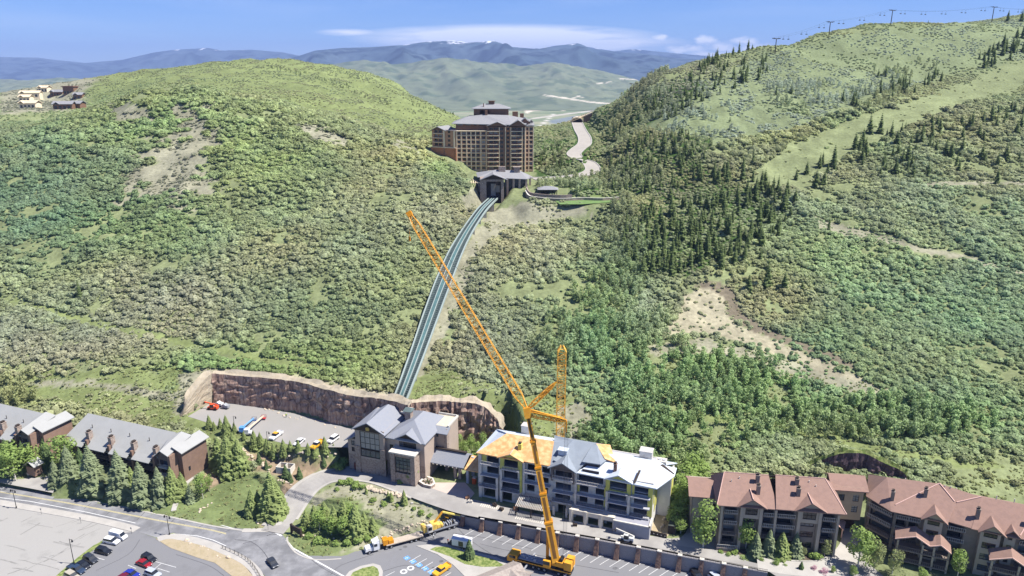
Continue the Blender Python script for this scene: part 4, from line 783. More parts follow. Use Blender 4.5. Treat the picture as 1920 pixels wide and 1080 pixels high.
rf.build('roof', M_slate, lodge)
ft = MB().box(24.2,31.2,11.8,19.2,14.6,14.8); ft.build('flat_roof', mat('tan_membrane', srgb(196,186,164), rough=.9, noise=.1), lodge)
MB().box(30.9,31.4,11.4,19.5,14.8,15.5).box(24.2,31.4,19.3,19.6,14.8,15.5).build('parapet', M_trimw, lodge)
o = MB().box(16.4,18.4,10.2,12.2,14.0,18.8).build('chimney', M_stone, lodge); MB().add([(15.9,9.6,19.0),(18.9,9.6,19.0),(18.9,12.8,19.0),(15.9,12.8,19.0),(16.4,11.2,19.9),(18.4,11.2,19.9)], [(0,3,2,1),(0,1,5,4),(1,2,5),(2,3,4,5),(3,0,4)]).build('chimney_cap', mat('lead_cap', srgb(96,110,108), rough=.6), o); MB().box(13.6,16.3,12.6,16.4,16.6,17.2).build('roof_platform', M_trimw, lodge)
MB().box(1.9,3.2,1.0,1.15,-1.1,2.2).build('door', mat('red_door', srgb(110,52,44), rough=.7), lodge)
# porte-cochere
pc = bld('porte_cochere', 'long slate roofed drive-through canopy on stone piers right of the lodge', 'canopy', p0, DEG)
mb = MB(); mb.slab([(22.4,5.3,4.9),(38.8,5.3,4.9),(39.3,9.4,7.7),(23.0,9.4,7.7)], .3); mb.slab([(23.0,9.4,7.7),(39.3,9.4,7.7),(38.8,13.4,5.6),(22.6,13.4,5.6)], .3); mb.build('roof', M_slate, pc)
MB().box(23.6,38.4,9.0,9.9,7.9,8.3).build('roof_lantern', M_timber, pc)
mb = MB()
for x, y in ((22.9,6.3),(25.0,6.3),(35.0,6.3),(36.6,6.3),(25.6,12.4),(37,12.4)): mb.box(x, x+.9, y, y+.9, -.1, 4.5)
split(mb, 'pier', M_stone, pc); mb = MB().box(22.8,38.4,5.8,6.2,4.25,4.6).box(22.8,38.4,12.8,13.2,4.25,5.2)
for k in range(12): mb.box(23.2+1.25*k,23.45+1.25*k,5.5,13.2,4.6,4.72)
mb.build('beam', M_timber, pc); clearbox(p0, DEG, 24, 48, 2, 15)
mb = MB()
for k in range(10): mb.box(24.2+1.35*k, 24.5+1.35*k, 5.1, 5.26, 4.4, 4.68)
split(mb, 'rafter_end', M_trimw, pc)
oc = bld('timber_canopy', 'smaller canopy roofed in raw orange sheathing beside the slate porte-cochere', 'canopy', p0, DEG)
M_osb = mat('orange_sheathing', srgb(206,158,104), rough=.9, noise=.14, nscale=.7, col2=srgb(222,180,128), detail=8)
mb = MB().slab([(39.4,4.6,5.0),(44.9,4.6,5.0),(44.5,10.6,6.9),(39.6,10.6,6.9)], .3); mb.build('roof', M_osb, oc)
mb = MB()
for x in (39.9,43.9): mb.box(x,x+.8,4.9,5.7,-.1,4.8).box(x,x+.8,9.4,10.2,-.1,6.8)
split(mb, 'post', M_conc2, oc)
pt_ = thing('portable_toilet', 'bright orange portable toilet standing under the small timber canopy', 'portable toilet', frame_at(p0, R(DEG))@Vector((42.4,5.6,0)), R(DEG))
MB().box(-.55,.55,-.55,.55,0,2.1).build('cabin', mat('orange_plastic', srgb(232,96,30), rough=.5), pt_); MB().box(-.42,.42,-.6,-.56,.1,1.95).build('door', mat('orange_door', srgb(200,80,30), rough=.5), pt_); MB().ext([(-.62,-.62,2.1),(.62,-.62,2.1),(0,-.62,2.4)],(0,1.24,0)).build('roof', M_trimw, pt_)
# raised planters
def planter(pts, lab):
    c = sum((P(a,b,4.5) for a,b in pts), Vector())/len(pts); o = thing('stone_planter', lab, 'planter', c, 0, 'stone planters on the forecourt'); q = [(P(a,b,4.5)-c) for a,b in pts]
    MB().prism([v.xy for v in q], -.1, 1.0).build('stone_wall', M_stone, o); mb = MB()
    for i in range(len(q)):
        a, b = q[i], q[(i+1)%len(q)]; mb.add([(a.x*1.05,a.y*1.05,1.0),(b.x*1.05,b.y*1.05,1.0),(b.x*.8,b.y*.8,1.0),(a.x*.8,a.y*.8,1.0),(a.x*1.05,a.y*1.05,1.15),(b.x*1.05,b.y*1.05,1.15),(b.x*.8,b.y*.8,1.15),(a.x*.8,a.y*.8,1.15)], [(4,5,6,7),(0,1,5,4),(3,7,6,2)])
    mb.build('coping', M_trimw, o); mb = MB(); rg = random.Random(5)
    for k in range(70):
        t, r_ = rg.uniform(0,6.28), rg.uniform(0,.7); v = q[int(t/6.29*len(q))]*r_; quad(mb, (v.x, v.y, 1.05+rg.uniform(0,.4)), (rg.uniform(-1,1),rg.uniform(-1,1),1), .2, rg)
    mb.build('plants', leafmat('planter_leaves', srgb(90,100,62)), o)
planter([(777,895),(783,901),(800,905),(797,893),(784,885)], 'angular stone planter with pale coping nearer the lodge wall'); planter([(786,908),(795,914),(808,917),(816,912),(812,902),(800,898)], 'rounded stone planter with pale coping nearer the driveway')
# ------------------------------------------------------------------ building under construction
p0 = P(899,930,4.5); DEG = -19.5
cb = bld('unfinished_apartment_building', 'four storey grey block building under construction with patches of white, orange and slate roof', 'building site', p0, DEG); clearbox(p0, DEG, 0, 56, -6, 20)
M_blk = mat('pale_block_wrap', srgb(206,202,194), rough=.9, noise=.24, nscale=.7, col2=srgb(172,168,162)); M_grn = mat('lime_sheathing', srgb(200,196,104), rough=.9, noise=.12, nscale=.8); M_memb = mat('white_membrane', srgb(196,204,212), rough=.6, noise=.07, nscale=.4, detail=8); M_gmem = mat('grey_membrane', srgb(134,142,150), rough=.8, noise=.1, nscale=.5); M_void = mat('raw_interior', srgb(70,66,70), rough=1, noise=.25, nscale=.5)
OPS = [(2.6,6.4,12.3,14.5),(2.6,6.4,8.7,11.2),(1.2,5.6,4.9,7.2),(1.5,5.2,.5,3.7),(8.2,12.6,11.9,14.6),(8.0,12.4,8.1,10.5),(7.4,12.9,4.7,7.0),(7.6,10.6,.4,3.7),
 (15.5,17.9,12.2,14.2),(20.0,22.3,12.2,14.1),(15.4,17.8,8.9,10.8),(19.8,22.0,8.9,10.8),(15.3,17.7,5.2,7.4),(19.6,21.8,5.2,7.4),(16.0,21.8,.1,3.5),(24.0,29.0,12.0,14.5),(24.2,28.8,7.7,9.9),(24.1,28.6,4.6,6.6),(25.0,27.4,.0,2.7),
 (31.0,38.2,11.8,14.0),(31.4,34.0,8.3,10.4),(36.1,38.6,8.3,10.4),(31.4,33.8,4.9,7.1),(36.0,38.5,4.9,7.0),(30.4,33.6,.4,2.9),(35.0,38.0,.4,2.9),(39.4,42.4,.4,2.9),(40.2,45.1,10.9,13.8),(40.2,44.9,7.7,9.7),(40.0,45.2,4.6,6.5),(47.3,51.1,10.8,13.2),(47.2,51.0,7.7,10.1),(47.2,51.0,4.6,7.0)]
wall_open(0.3, 52.4, -1.5, 15.0, OPS, y=0, t=.45).box(0.3,.75,.45,15,0,15).box(.3,52.4,14.6,15,0,15).build('front_wall', M_blk, cb)
mb = MB()
for z in (3.9,7.5,11.1,14.7): mb.box(.8,51.9,.5,14.5,z,z+.25)
mb.box(.8,51.9,.5,14.5,-.3,-.02); mb.build('floor_slab', M_conc2, cb)
mb = MB().box(.8,51.9,6.5,6.7,0,14.6)
for x in (7,14.2,22.9,30,39.2,46.3): mb.box(x,x+.25,.5,6.5,0,14.6)
mb.build('partition_wall', M_void, cb)
# green gable bays and white piers standing forward
mb = MB(); wall_open(7.0, 13.9, 11.2, 15.0, [(8.2,12.6,11.9,14.6)], y=-.5, t=.5, mb=mb); wall_open(39.2, 46.2, 10.4, 14.6, [(40.2,45.1,10.9,13.8)], y=-.5, t=.5, mb=mb); tri_wall(mb, 6.6, 14.2, 15.0, 16.9, -.5, .3); tri_wall(mb, 38.9, 46.6, 14.6, 16.3, -.5, .3); mb.box(46.6,47.2,-.2,0,10.4,14.2).box(51.1,52.4,-.2,0,10.4,13.6).box(39.0,39.2,-.4,0,8,14).box(13.2,13.9,-.5,0,4.2,11.2).box(1.05,2.5,-.14,0,12.2,14.6).box(30.75,31.35,-.14,0,8.2,11.2).box(38.65,39.15,-.14,0,4.6,11.4).box(51.1,52.4,-.2,0,4.4,10.3); split(mb, 'lime_panel', M_grn, cb)
mb = MB()
for x, z1 in ((7.0,11.2),(39.2,10.4),(45.5,10.4),(5.7,8.5),(14.2,14.6),(30.0,14.2)): mb.box(x, x+.7, -.9, 0, -1.2, z1)
for x in (24.0,27.9): mb.box(x, x+.6, -2.3, -1.7, 0, 3.2)
mb.box(0,1.0,-.5,0,-1,14.9); split(mb, 'pier', M_blk, cb)
for (x0,x1,z) in ((0.9,6.6,12.2),(0.9,6.6,8.5),(.3,5.8,4.6),(7.7,13.2,11.75),(7.7,13.2,7.9),(7.4,13.2,4.5),(14.9,22.8,11.9),(14.9,22.8,8.6),(23.4,29.6,11.8),(23.4,29.6,7.4),(23.4,29.6,4.4),(30.7,38.9,11.6),(30.7,39,8.0),(30.7,39,4.6),(39.9,45.5,10.7),(39.9,45.5,7.5),(39.9,45.5,4.4),(46.4,51.8,10.6),(46.4,51.8,7.5),(46.4,51.8,4.4)):
    o = MB().box(x0, x1, -1.5, 0.02, z-.3, z-.02).build('balcony', M_conc2, cb)
    if z > 11 or z < 5: r = MB(); railing(r, x0+.2, x1-.2, -1.45, z-.02); r.build('railing', M_trimw if z > 11 else M_timber, o)
mb = MB(); tri_wall(mb, 22.6, 30.4, 15.0, 17.3, -1.2, .35); mb.box(23.0,23.6,-1.2,0,10.8,15).box(29.4,30,-1.2,0,10.8,15).box(23.6,29.4,-1.2,-.8,14.5,15.2); mb.build('timber_gable', mat('grey_timber', srgb(104,96,94), rough=.9), cb)
# right wing: lit side wall, lower terrace block
mb = MB(); M_side = mat('white_wrap', srgb(214,212,204), rough=.9, noise=.12, nscale=.6)
for k in range(1): mb.box(52.0,52.45,.45,15,-1,14.2).box(52.4,56.3,8.4,8.8,-1,13.6).box(55.9,56.3,8.8,15,-1,13.6)
split(mb, 'side_wall', M_side, cb); mb = MB().box(52.45,52.6,.6,1.8,8,13.6).box(52.45,52.6,3.5,5.6,4,13).box(52.45,52.6,6.8,8.2,4,13.6).box(56.3,56.42,9.0,13.5,1,13.2); split(mb, 'lime_panel', M_grn, cb)
MB().box(42.6,52.6,-4.6,-.2,-1.0,3.9).build('terrace_block', mat('grey_concrete', srgb(150,150,158), rough=.9, noise=.1, nscale=.5), cb)
mb = MB().box(42.4,52.8,-4.8,-4.3,3.9,4.2).box(52.3,52.8,-4.8,0,3.9,4.2); mb.build('coping', M_trimw, cb)
M_cream = mat('cream_block', srgb(206,198,182), rough=.9, noise=.12, nscale=.6); mb = MB()
wall_open(29.6, 42.6, -.6, 4.0, [(30.5,33.5,.2,2.7),(34.9,37.9,.2,2.7),(39.3,42.0,.2,2.7)], y=-3.4, t=.4, mb=mb); mb.box(29.6,42.6,-3.0,0,3.7,4.0)
for x in (29.4,33.8,38.2): mb.box(x, x+.8, -3.8, -3.4, -.6, 4.3)
mb.build('garage_front', M_cream, cb)
# roofs
rf = MB(); T = .3   # orange sheathing, left
S = lambda y, ze=15.2: ze+(y+.8)*.56
rf.slab([(-.6,-.8,15.2),(22.6,-.8,15.2),(21.6,6.6,19.3),(6.6,6.6,19.3)], T); gable_fwd(rf, 6.4, 14.6, 15.35, 17.2, -1.2, 3.0, T, oh=.5); rf.slab([(37.6,4.0,17.9),(41.0,4.0,17.2),(37.6,10.8,18.9),(33.8,8.8,19.6)], T); split(rf, 'orange_roof_sheathing', M_osb, cb)
rf = MB(); rf.slab([(-.6,-.8,15.2),(6.6,6.6,19.3),(6.8,9.2,18.2),(-.2,15.2,15.0)], T); rf.slab([(6.6,6.6,19.3),(21.6,6.6,19.3),(19.6,15.4,15.4),(-.2,15.4,15.2)], T)
rf.slab([(30.4,-.9,14.7),(53.4,-.9,14.2),(48.6,6.6,18.2),(37.4,6.6,18.2)], T); rf.slab([(53.4,-.9,14.2),(57.2,8.0,14.0),(57.2,12.5,14.0),(53.5,9.5,15.9),(48.6,6.6,18.2)], T); rf.slab([(37.4,6.6,18.2),(48.6,6.6,18.2),(53.5,9.5,15.9),(57,15.4,14.0),(36,15.4,14.2)], T); gable_fwd(rf, 38.6, 46.9, 14.75, 16.7, -1.2, 2.9, T, oh=.5)
rf.slab([(9.5,-1.75,16.62),(10.6,-1.75,17.28),(10.6,3.2,17.28),(9.5,2.2,16.62)], .04); rf.build('white_roof_membrane', M_memb, cb)
rf = MB(); rf.slab([(21.6,6.6,19.3),(22.6,-.8,15.2),(24.6,-.8,15.2),(27.0,8.4,19.7),(20.6,10.4,19.2)], T); rf.slab([(23.2,.5,16.6),(30.6,-.8,15.2),(33.6,3.6,17.8),(33.6,8.6,19.5),(27.0,8.4,19.7)], T); rf.slab([(27.0,8.4,19.7),(33.6,8.6,19.5),(37.0,15.4,16.2),(19.6,15.4,16.2)], T); gable_fwd(rf, 22.2, 30.9, 15.35, 17.75, -1.9, 3.4, T, oh=.5); rf.slab([(31.6,1.2,17.3),(36.9,1.4,17.3),(38.2,4.4,17.5),(34.0,8.6,19.6),(32.8,7.4,19.2)], T); rf.build('grey_roof_membrane', M_gmem, cb)
mb = MB().box(32.4,36.6,1.8,2.2,14.6,17.2).box(32.0,36.9,-.2,.1,15.0,15.7); mb.build('dormer_wall', M_void, cb)
for (x,y,z,w_,d,h,lab) in ((9.2,12.6,16.2,2.6,2.6,3.0,0),(46.4,11.0,15.6,3.6,2.8,2.6,0)): MB().box(x,x+w_,y,y+d,z-1.5,z+h).box(x-.15,x+w_+.15,y-.15,y+d+.15,z+h,z+h+.2).build('roof_shaft', M_blk, cb)
o = MB().box(51.3,54.3,10.4,12.8,14.2,16.4).build('rooftop_unit', M_cream, cb); MB().tube((52.2,11.6,16.4),(52.2,11.6,16.6),.55,n=12).tube((53.5,11.6,16.4),(53.5,11.6,16.6),.55,n=12).build('fan', M_conc2, o)
chimney(cb, 41.2, 1.6, 15.4, 18.2, .9, .9, M_but); chimney(cb, 12.2, 2.8, 16.0, 18.6, 1.1, 1.1, M_grn); MB().box(24.0,26.6,2.6,4.4,16.6,18.8).box(23.8,26.8,2.4,4.6,18.8,19.0).build('roof_shaft', M_memb, cb)
mb = MB().slab([(46.9,-1.2,14.9),(47.5,-1.2,14.9),(48.3,2.6,17.0),(47.7,2.6,17.0)], .12); mb.slab([(53.5,9.8,16.05),(52.8,8.6,16.3),(56.9,8.2,14.3),(57,8.7,14.3)], .08).build('dark_flashing', M_timber, cb)
# timber pergola standing before the ground floor
pg = bld('pergola', 'weathered timber pergola with many white-topped rafters before the unfinished ground floor', 'pergola', p0, DEG); mb = MB()
for y, z in ((-1.6,4.0),(-3.4,3.7),(-5.6,3.2)): mb.box(13.5,23.6,y-.12,y+.12,z,z+.3)
mb.build('beam', mat('brown_beam', srgb(96,70,56), rough=.9), pg); mb = MB()
for i in range(20): mb.beam((13.9+.5*i,-.6,4.55),(13.9+.5*i,-6.2,3.35),.16)
mb.build('rafter', M_trimw, pg); mb = MB()  # whole rafters pale: the sun on their tops is put into the colour
for x in (13.8,18.4,23.2):
    for y in (-3.4,-5.6): mb.box(x-.18,x+.18,y-.18,y+.18,0,3.4)
split(mb, 'post', M_timber, pg)
M4 = frame_at(p0, R(DEG)); rg = random.Random(3)
def site(name, lab, cat, x, y, group=None, z=0, rz=0): return thing(name, lab, cat, M4@Vector((x,y,z)), R(DEG+rz), group)
for k, (x, y, n_) in enumerate(((14.2,-7.6,14),(2.2,-5.2,10))):
    o = site('lumber_stack', ['row of loose pale timbers lying in front of the pergola','short stack of pale timbers lying near the orange toilet'][k], 'timber', x, y, 'stacked timber on the site'); mb = MB()
    for i in range(n_): mb.box(i*.62, i*.62+.22, rg.uniform(-.2,0), 1.6, 0, .16)
    split(mb, 'boards', M_trimw, o)
for k, (x, y, c) in enumerate(((12.9,-3.6,0),(-2.8,-2.6,0),(-1.2,-4.4,1),(6.4,-3.6,2),(9.0,-5.0,2),(31.6,-5.2,2))):
    o = site('material_pallet', ['pallet of orange bricks left of the pergola','pallet of tan blocks at the end of the site fence','pallet wrapped in white beside the orange toilet','dark heap of formwork before the first bay','dark heap of pipes left of the pergola','dark heap of rails before the cream garage fronts'][k], 'pallet', x, y, 'building materials on the site', rz=rg.uniform(-20,20))
    MB().box(-.7,.7,-.6,.6,0,.15).build('pallet', M_cream, o); mb = MB()
    for i in range(5):
        for j in range(3): mb.box(-.65+.26*i, -.43+.26*i, -.5+.35*j, -.2+.35*j, .15, .55+rg.uniform(0,.6))
    mb.build('load', [mat('orange_brick', srgb(200,150,110), rough=.9), M_trimw, M_timber][c], o)
# telehandler by the terrace block
def lift(p, rz, lab, body, boomc, L=5.0, up=.25, group=None):
    o = thing('telehandler', lab, 'telehandler', p, rz, group); bm = mat('lift_%02x%02x%02x' % body, srgb(*body), rough=.5, noise=.08); b2 = mat('lift_%02x%02x%02x' % boomc, srgb(*boomc), rough=.5, noise=.08)
    MB().box(-1.9,1.9,-.75,.75,.55,1.1).box(-1.9,-.6,-.8,.8,1.1,1.7).build('chassis', bm, o); cbn = MB().box(-.3,.8,.15,.85,1.1,2.3).build('cab', M_glassd, o); MB().box(-.4,.9,.1,.9,2.3,2.4).build('cab_roof', bm, cbn)
    MB().beam((-1.6,-.25,1.9),(-1.6+L*math.cos(up),-.25,1.9+L*math.sin(up)),.35).build('boom', b2, o); x, z = -1.6+L*math.cos(up), 1.9+L*math.sin(up); MB().box(x,x+.15,-.8,.4,z-.7,z+.1).box(x,x+1.1,-.6,-.45,z-.7,z-.62).box(x,x+1.1,.05,.2,z-.7,z-.62).build('forks', M_timber, o)
    for sx in (-1.25,1.25):
        for sy in (-.95,.7): MB().tube((sx,sy,.5),(sx,sy+.28,.5),.5,n=12).build('wheel', M_tyre, o)
    return o
M_tyre = mat('tyre_rubber', (.02,.02,.02), rough=.9)
lift(M4@Vector((47.0,-7.2,0)), R(160), 'white telehandler with lowered boom below the grey terrace block', (206,206,200), (200,196,186))
# bolted timber lagging wall along the lane
lg = thing('lagging_wall', 'low dark lagging wall with a row of pale bolts right of the white telehandler', 'wall', P(1168,990,4.5)); a, b = P(1168,990,4.5)-lg.location, P(1250,1010,4.5)-lg.location; nrm = Vector((-.25,-.97,0))
MB().add([a, b, b+Vector((0,0,1.3)), a+Vector((0,0,1.3)), a-nrm*.3, b-nrm*.3, b+Vector((0,0,1.3))-nrm*.3, a+Vector((0,0,1.3))-nrm*.3], [(0,1,2,3),(5,4,7,6),(3,2,6,7),(0,3,7,4),(2,1,5,6)]).build('lagging', M_timber, lg); mb = MB()
for i in range(12): q = a.lerp(b, (i+.5)/12)+Vector((0,0,.7)); mb.tube(q+nrm*.02, q+nrm*.14, .13, n=8)
mb.build('bolts', M_trimw, lg)
# tan service bin and site fence on the right flank
o = site('site_container', 'dark green container behind the right end of the unfinished building', 'container', 58.2, 3.2, rz=0); MB().box(-1.1,1.1,-3,3,0,2.7).build('container_body', mat('green_steel', srgb(84,92,84), rough=.7, wave=('Y',3.,.3)), o); MB().box(-1.0,1.0,-3.06,-3.0,.1,2.6).build('door', M_timber, o)
fn = thing('site_fence', 'tall mesh site fence along the trees right of the unfinished building', 'fence', P(1240,1000,4.5)); q = [P(*a)-fn.location for a in ((1240,1000,4.5),(1262,960,4.5),(1272,925,4.5),(1276,890,6))]
mb = MB(); [mb.tube(v, v+Vector((0,0,2)), .05, n=5) for a_, b_ in zip(q[:-1], q[1:]) for v in [a_.lerp(b_, t/4) for t in range(5)]]
split(mb, 'post', M_timber, fn); mb = MB()
for a_, b_ in zip(q[:-1], q[1:]):
    for h in (.1,.7,1.3,1.95): mb.tube(a_+Vector((0,0,h)), b_+Vector((0,0,h)), .025, n=4)
mb.build('mesh_panel', M_timber, fn)
# ------------------------------------------------------------------ grey roofed condominiums on the left
M_gmet = mat('pale_metal_roof', srgb(160,160,156), rough=.65, noise=.06, nscale=.3, detail=6); M_brn = mat('brown_siding', srgb(142,116,100), rough=.9, noise=.14, nscale=.8, wave=('X',3.0,.18)); M_dk = mat('weathered_siding', srgb(120,106,98), rough=.9, noise=.2, nscale=.8)
def condo(P0, deg, bays, last, label):
    o = bld('condominium_block', label, 'condominium', P0, deg, 'grey roofed condominium blocks by the road'); clearbox(P0, deg, 0, last+7, -3, 15)
    Lb = last; E = 9.4; RZ = 14.2
    ops = []
    for x0, x1 in bays:
        for z in (.6,3.5,6.4): ops += [(x0+.5, x1-.5, z, z+2.1)]
    wall_open(0, Lb, -2.5, E, ops, y=0).box(0,.4,.4,12,-2.5,E).box(0,Lb,12,12.4,-2.5,E).build('wall', M_dk, o)
    for k, (x0, x1) in enumerate(bays):
        for z in (.6,3.5,6.4): balcony(o, x0+.5, x1-.5, z, z+2.1, 0, 1.2, 1.0, wm=M_trimw if z > 6 else M_dk, rm=M_dk, fm=M_dk)
    # cross walls stepping forward between the bays
    mb = MB(); rf = MB()
    for x0, x1 in bays: mb.box(x1+.1, x1+.9, -2.2, 0, -2.5, E+.3)
    split(mb, 'party_wall', M_brn, o)
    rf.slab([(-1.2,-1.2,E-.4),(Lb+.4,-1.2,E-.4),(Lb+.4,6.4,RZ),(1.0,6.4,RZ)], .25); rf.slab([(1.0,6.4,RZ),(Lb+.4,6.4,RZ),(Lb+.4,13,E),(-1.2,13,E)], .25)
    for x0, x1 in bays: rf.slab([(x0-.3,-3.4,E-1.7),(x1-.4,-3.4,E-1.7),(x1-.4,-1.1,E-.33),(x0-.3,-1.1,E-.33)], .22)
    rf.build('roof', M_gmet, o)
    for x0, x1 in bays: chimney(o, x1+.5, -.5, E-1, 12.0, 1.3, 1.6)
    # gabled end unit: higher, with brown walls and the smaller stair roof
    g = MB(); x0, x1, xr = Lb, Lb+4.6, Lb+7.4
    ops = [(x0+.6,x0+3.8,z,z+2.2) for z in (.6,3.5,6.4)]; wall_open(x0, x1, -2.5, E+.6, ops, y=-1.4, mb=g); g.box(x1-.4,x1,-1,12,-2.5,E+1.5); tri_wall(g, x0-.8, x1+1.4, E+.4, E+2.8, -1.4, .4); g.build('end_wall', M_dk, o)
    for z in (.6,3.5,6.4): balcony(o, x0+.6, x0+3.8, z, z+2.2, -1.4, 1.2, .9, rm=M_trimw, fm=M_dk)
    g = MB().box(x1+.1, xr, 1.0, 11.5, -2.5, E+1.0).box(x1, x1+1.1, -2.2, 1.0, -2.5, E+1.6); g.ext([(x1+.1,1.0,E+1.0),(xr,1.0,E+1.0),(xr,1.0,E+2.2),(x1+.1,1.0,E+3.2)], (0,10.5,0)); g.build('end_wall', M_brn, o)
    MB().box(xr, xr+.06, 3.0, 3.8, 3.6, 5.0).build('window', M_glassd, o)
    rf = MB(); rf.slab([(x0-1.2,-2.4,E+.2),(x0+2.2,-2.4,E+3.0),(x0+2.2,7,RZ+.4),(x0-1.2,5.5,RZ-1.0)], .25); rf.slab([(x0+2.2,-2.4,E+3.0),(x1+.6,-2.4,E+1.7),(x1+.6,8,RZ-.8),(x0+2.2,7,RZ+.4)], .25)
    rf.slab([(x1-.2,.2,E+3.6),(xr+.9,.2,E+1.9),(xr+.9,12.2,E+1.9),(x1-.2,12.2,E+3.6)], .25); rf.build('end_roof', M_gmet, o)
    e = MB().box(x1-.2, xr+.6, -4.6, -2.0, -2.5, .6); e.build('porch_wall', M_brn, o); MB().slab([(x1-.8,-5.2,.9),(x1+1.9,-5.2,3.0),(x1+1.9,-1.6,3.0),(x1-.8,-1.6,.9)], .2).slab([(x1+1.9,-5.2,3.0),(xr+1.6,-5.2,1.4),(xr+1.6,-1.6,1.4),(x1+1.9,-1.6,3.0)], .2).build('porch_roof', M_gmet, o)
    mb = MB()
    for x in (4, 12.4, 20.6, 29): 
        if x < Lb-3: mb.tube((x+3,2.6,RZ-2.8),(x+3,2.6,RZ-1.4),.12)
    split(mb, 'vent_pipe', M_timber, o)
q = P(134,812,13); condo(Vector((q.x,q.y,3.4)), -21, [(1.2,8.6),(10.4,18.4),(20.2,28.2),(30.0,37.4)], 39.2, 'long three storey condominium with pale grey roof and four stone chimneys beside the spruces')
q = P(-56,792,13); condo(Vector((q.x,q.y,4.4)), -21, [(1.2,8.2),(10.0,17.4),(19.2,24.6)], 27.0, 'grey roofed condominium cut by the left edge of the photo')
# ------------------------------------------------------------------ red roofed lodges on the right
M_redr = mat('red_brown_roof', srgb(158,128,114), rough=.9, noise=.22, nscale=.8, col2=srgb(138,112,100), wave=('Y',5.0,.08), detail=10); M_tan = mat('tan_stucco', srgb(168,156,140), rough=.95, noise=.08, nscale=.5); M_dks = mat('dark_lodge_siding', srgb(136,124,114), rough=.9, noise=.15, nscale=.8); M_fasc = mat('pink_fascia', srgb(208,172,158), rough=.8, noise=.05)
def floors(o, cols, zs, y=0, wm=None, rm=None):
    for (x0, x1, kind) in cols:
        for z in zs:
            if kind == 'b': balcony(o, x0, x1, z, z+2.5, y, 2.0, 1.1, wm=wm or M_dks, rm=M_trimw if z > 7 else (rm or M_dks), fm=M_tan)  # upper railings coloured pale in place of sun on their top edges
            else: window(o, x0, x1, z+.5, z+2.3, y, 3, 2)
def lodge_wall(o, x0, x1, z0, z1, cols, zs, y, m, name='wall'):
    ops = [(c[0], c[1], z+(0 if c[2]=='b' else .5), z+(2.5 if c[2]=='b' else 2.3)) for c in cols for z in zs]
    wall_open(x0, x1, z0, z1, ops, y=y).build(name, m, o)
pA = P(1344,1022,4.5); A_ = bld('red_roofed_lodge', 'four storey lodge with two gabled bays and dusty red roof beside the unfinished building', 'lodge', pA, -8, 'red roofed lodges'); clearbox(pA, -8, -9, 34, -5, 20)
ZS = (1.0, 4.3, 7.6, 10.9)
colsA = [(1.2,4.4,'b'),(6.4,9.6,'w'),(11.4,14.0,'b'),(14.9,19.3,'b'),(21.2,24.6,'w'),(26.6,29.6,'b')]
lodge_wall(A_, 0, 30.6, -.5, 14.2, colsA, ZS, 0, M_dks); floors(A_, colsA, ZS, 0)
mb = MB().box(0,.4,.4,12,-.5,14).box(30.2,30.6,.4,12,-.5,14).box(0,30.6,12,12.4,-.5,14.5).box(-7,-6.6,4.6,14,-.5,12.4).box(-7,0,14,14.4,-.5,12.4); wall_open(-7,0,-.5,12.4,[(-1.6,-.4,8,10),(-1.6,-.4,4,6.5)],y=4.6,mb=mb); mb.build('side_wall', M_tan, A_)
mb = MB()
for x in (5.2,10.2,20.0,25.3): mb.box(x-.1,x+.7,-1.3,0,-.5,13.4)
for x in (.1,14.1,30.0): mb.box(x-.1,x+.5,-1.2,0,-.5,13.0)
split(mb, 'pier', M_tan, A_)
g = MB(); tri_wall(g, 4.4, 11.4, 13.6, 16.0, -1.0, .4); tri_wall(g, 19.2, 26.6, 13.6, 16.2, -1.0, .4); wall_open(5.9,10.1,9.8,13.7,[(6.4,9.6,10.9,13.2)],y=-1.0,t=.5,mb=g); wall_open(20.7,25.2,9.8,13.7,[(21.2,24.6,10.9,13.2)],y=-1.0,t=.5,mb=g); split(g, 'gable_front', M_tan, A_)
window(A_, 6.4, 9.6, 10.9, 13.2, -1.0, 3, 2); window(A_, 21.2, 24.6, 10.9, 13.2, -1.0, 3, 2)
rf = MB(); RZ = 18.4
rf.slab([(-1.2,-1.8,13.6),(14.6,-1.6,13.6),(13.4,7.5,RZ),(1.5,7.5,RZ)], .25); rf.slab([(14.0,-1.8,13.8),(31.8,-1.8,13.8),(28.0,6.8,RZ+.6),(15.0,6.8,RZ+.6)], .25)
rf.slab([(-1.2,-1.8,13.6),(1.5,7.5,RZ),(-1.2,13,14)], .25); rf.slab([(31.8,-1.8,13.8),(32.2,13.4,14),(28,6.8,RZ+.6)], .25); rf.slab([(1.5,7.5,RZ),(13.4,7.5,RZ),(14,14,14.2),(-1.2,14,14)], .25); rf.slab([(15,6.8,RZ+.6),(28,6.8,RZ+.6),(32.2,13.8,14),(14,13.8,14.4)], .25)
rf.slab([(-8,3.8,12.2),(-.6,3.8,12.2),(-.6,9,14.6),(-8,9,14.6)], .25); rf.slab([(-8,9,14.6),(-.6,9,14.6),(-.6,15,12),(-8,15,12)], .25)
gable_fwd(rf, 4.0, 11.8, 13.75, 16.3, -1.4, 3.2, .25, oh=.8); gable_fwd(rf, 18.8, 27.0, 13.95, 16.5, -1.4, 3.0, .25, oh=.8); rf.build('roof', M_redr, A_)
for x, y, z in ((9.9,2.4,15.2),(10.1,5.4,16.6),(20.2,2.2,15.4),(20.3,5.0,16.6)): chimney(A_, x, y, z, z+2.8, .9, 1.1, M_dks)
mb = MB()
for a, b in (((-1.2,-1.8,13.6),(1.5,7.5,RZ)),((31.8,-1.8,13.8),(28,6.8,RZ+.6)),((1.5,7.5,RZ),(13.4,7.5,RZ)),((15,6.8,RZ+.6),(28,6.8,RZ+.6)),((7.9,-2.1,16.35),(7.9,3.2,16.35)),((22.9,-2.1,16.55),(22.9,3,16.55))): mb.beam(Vector(a)+Vector((0,0,.06)), Vector(b)+Vector((0,0,.06)), .16)
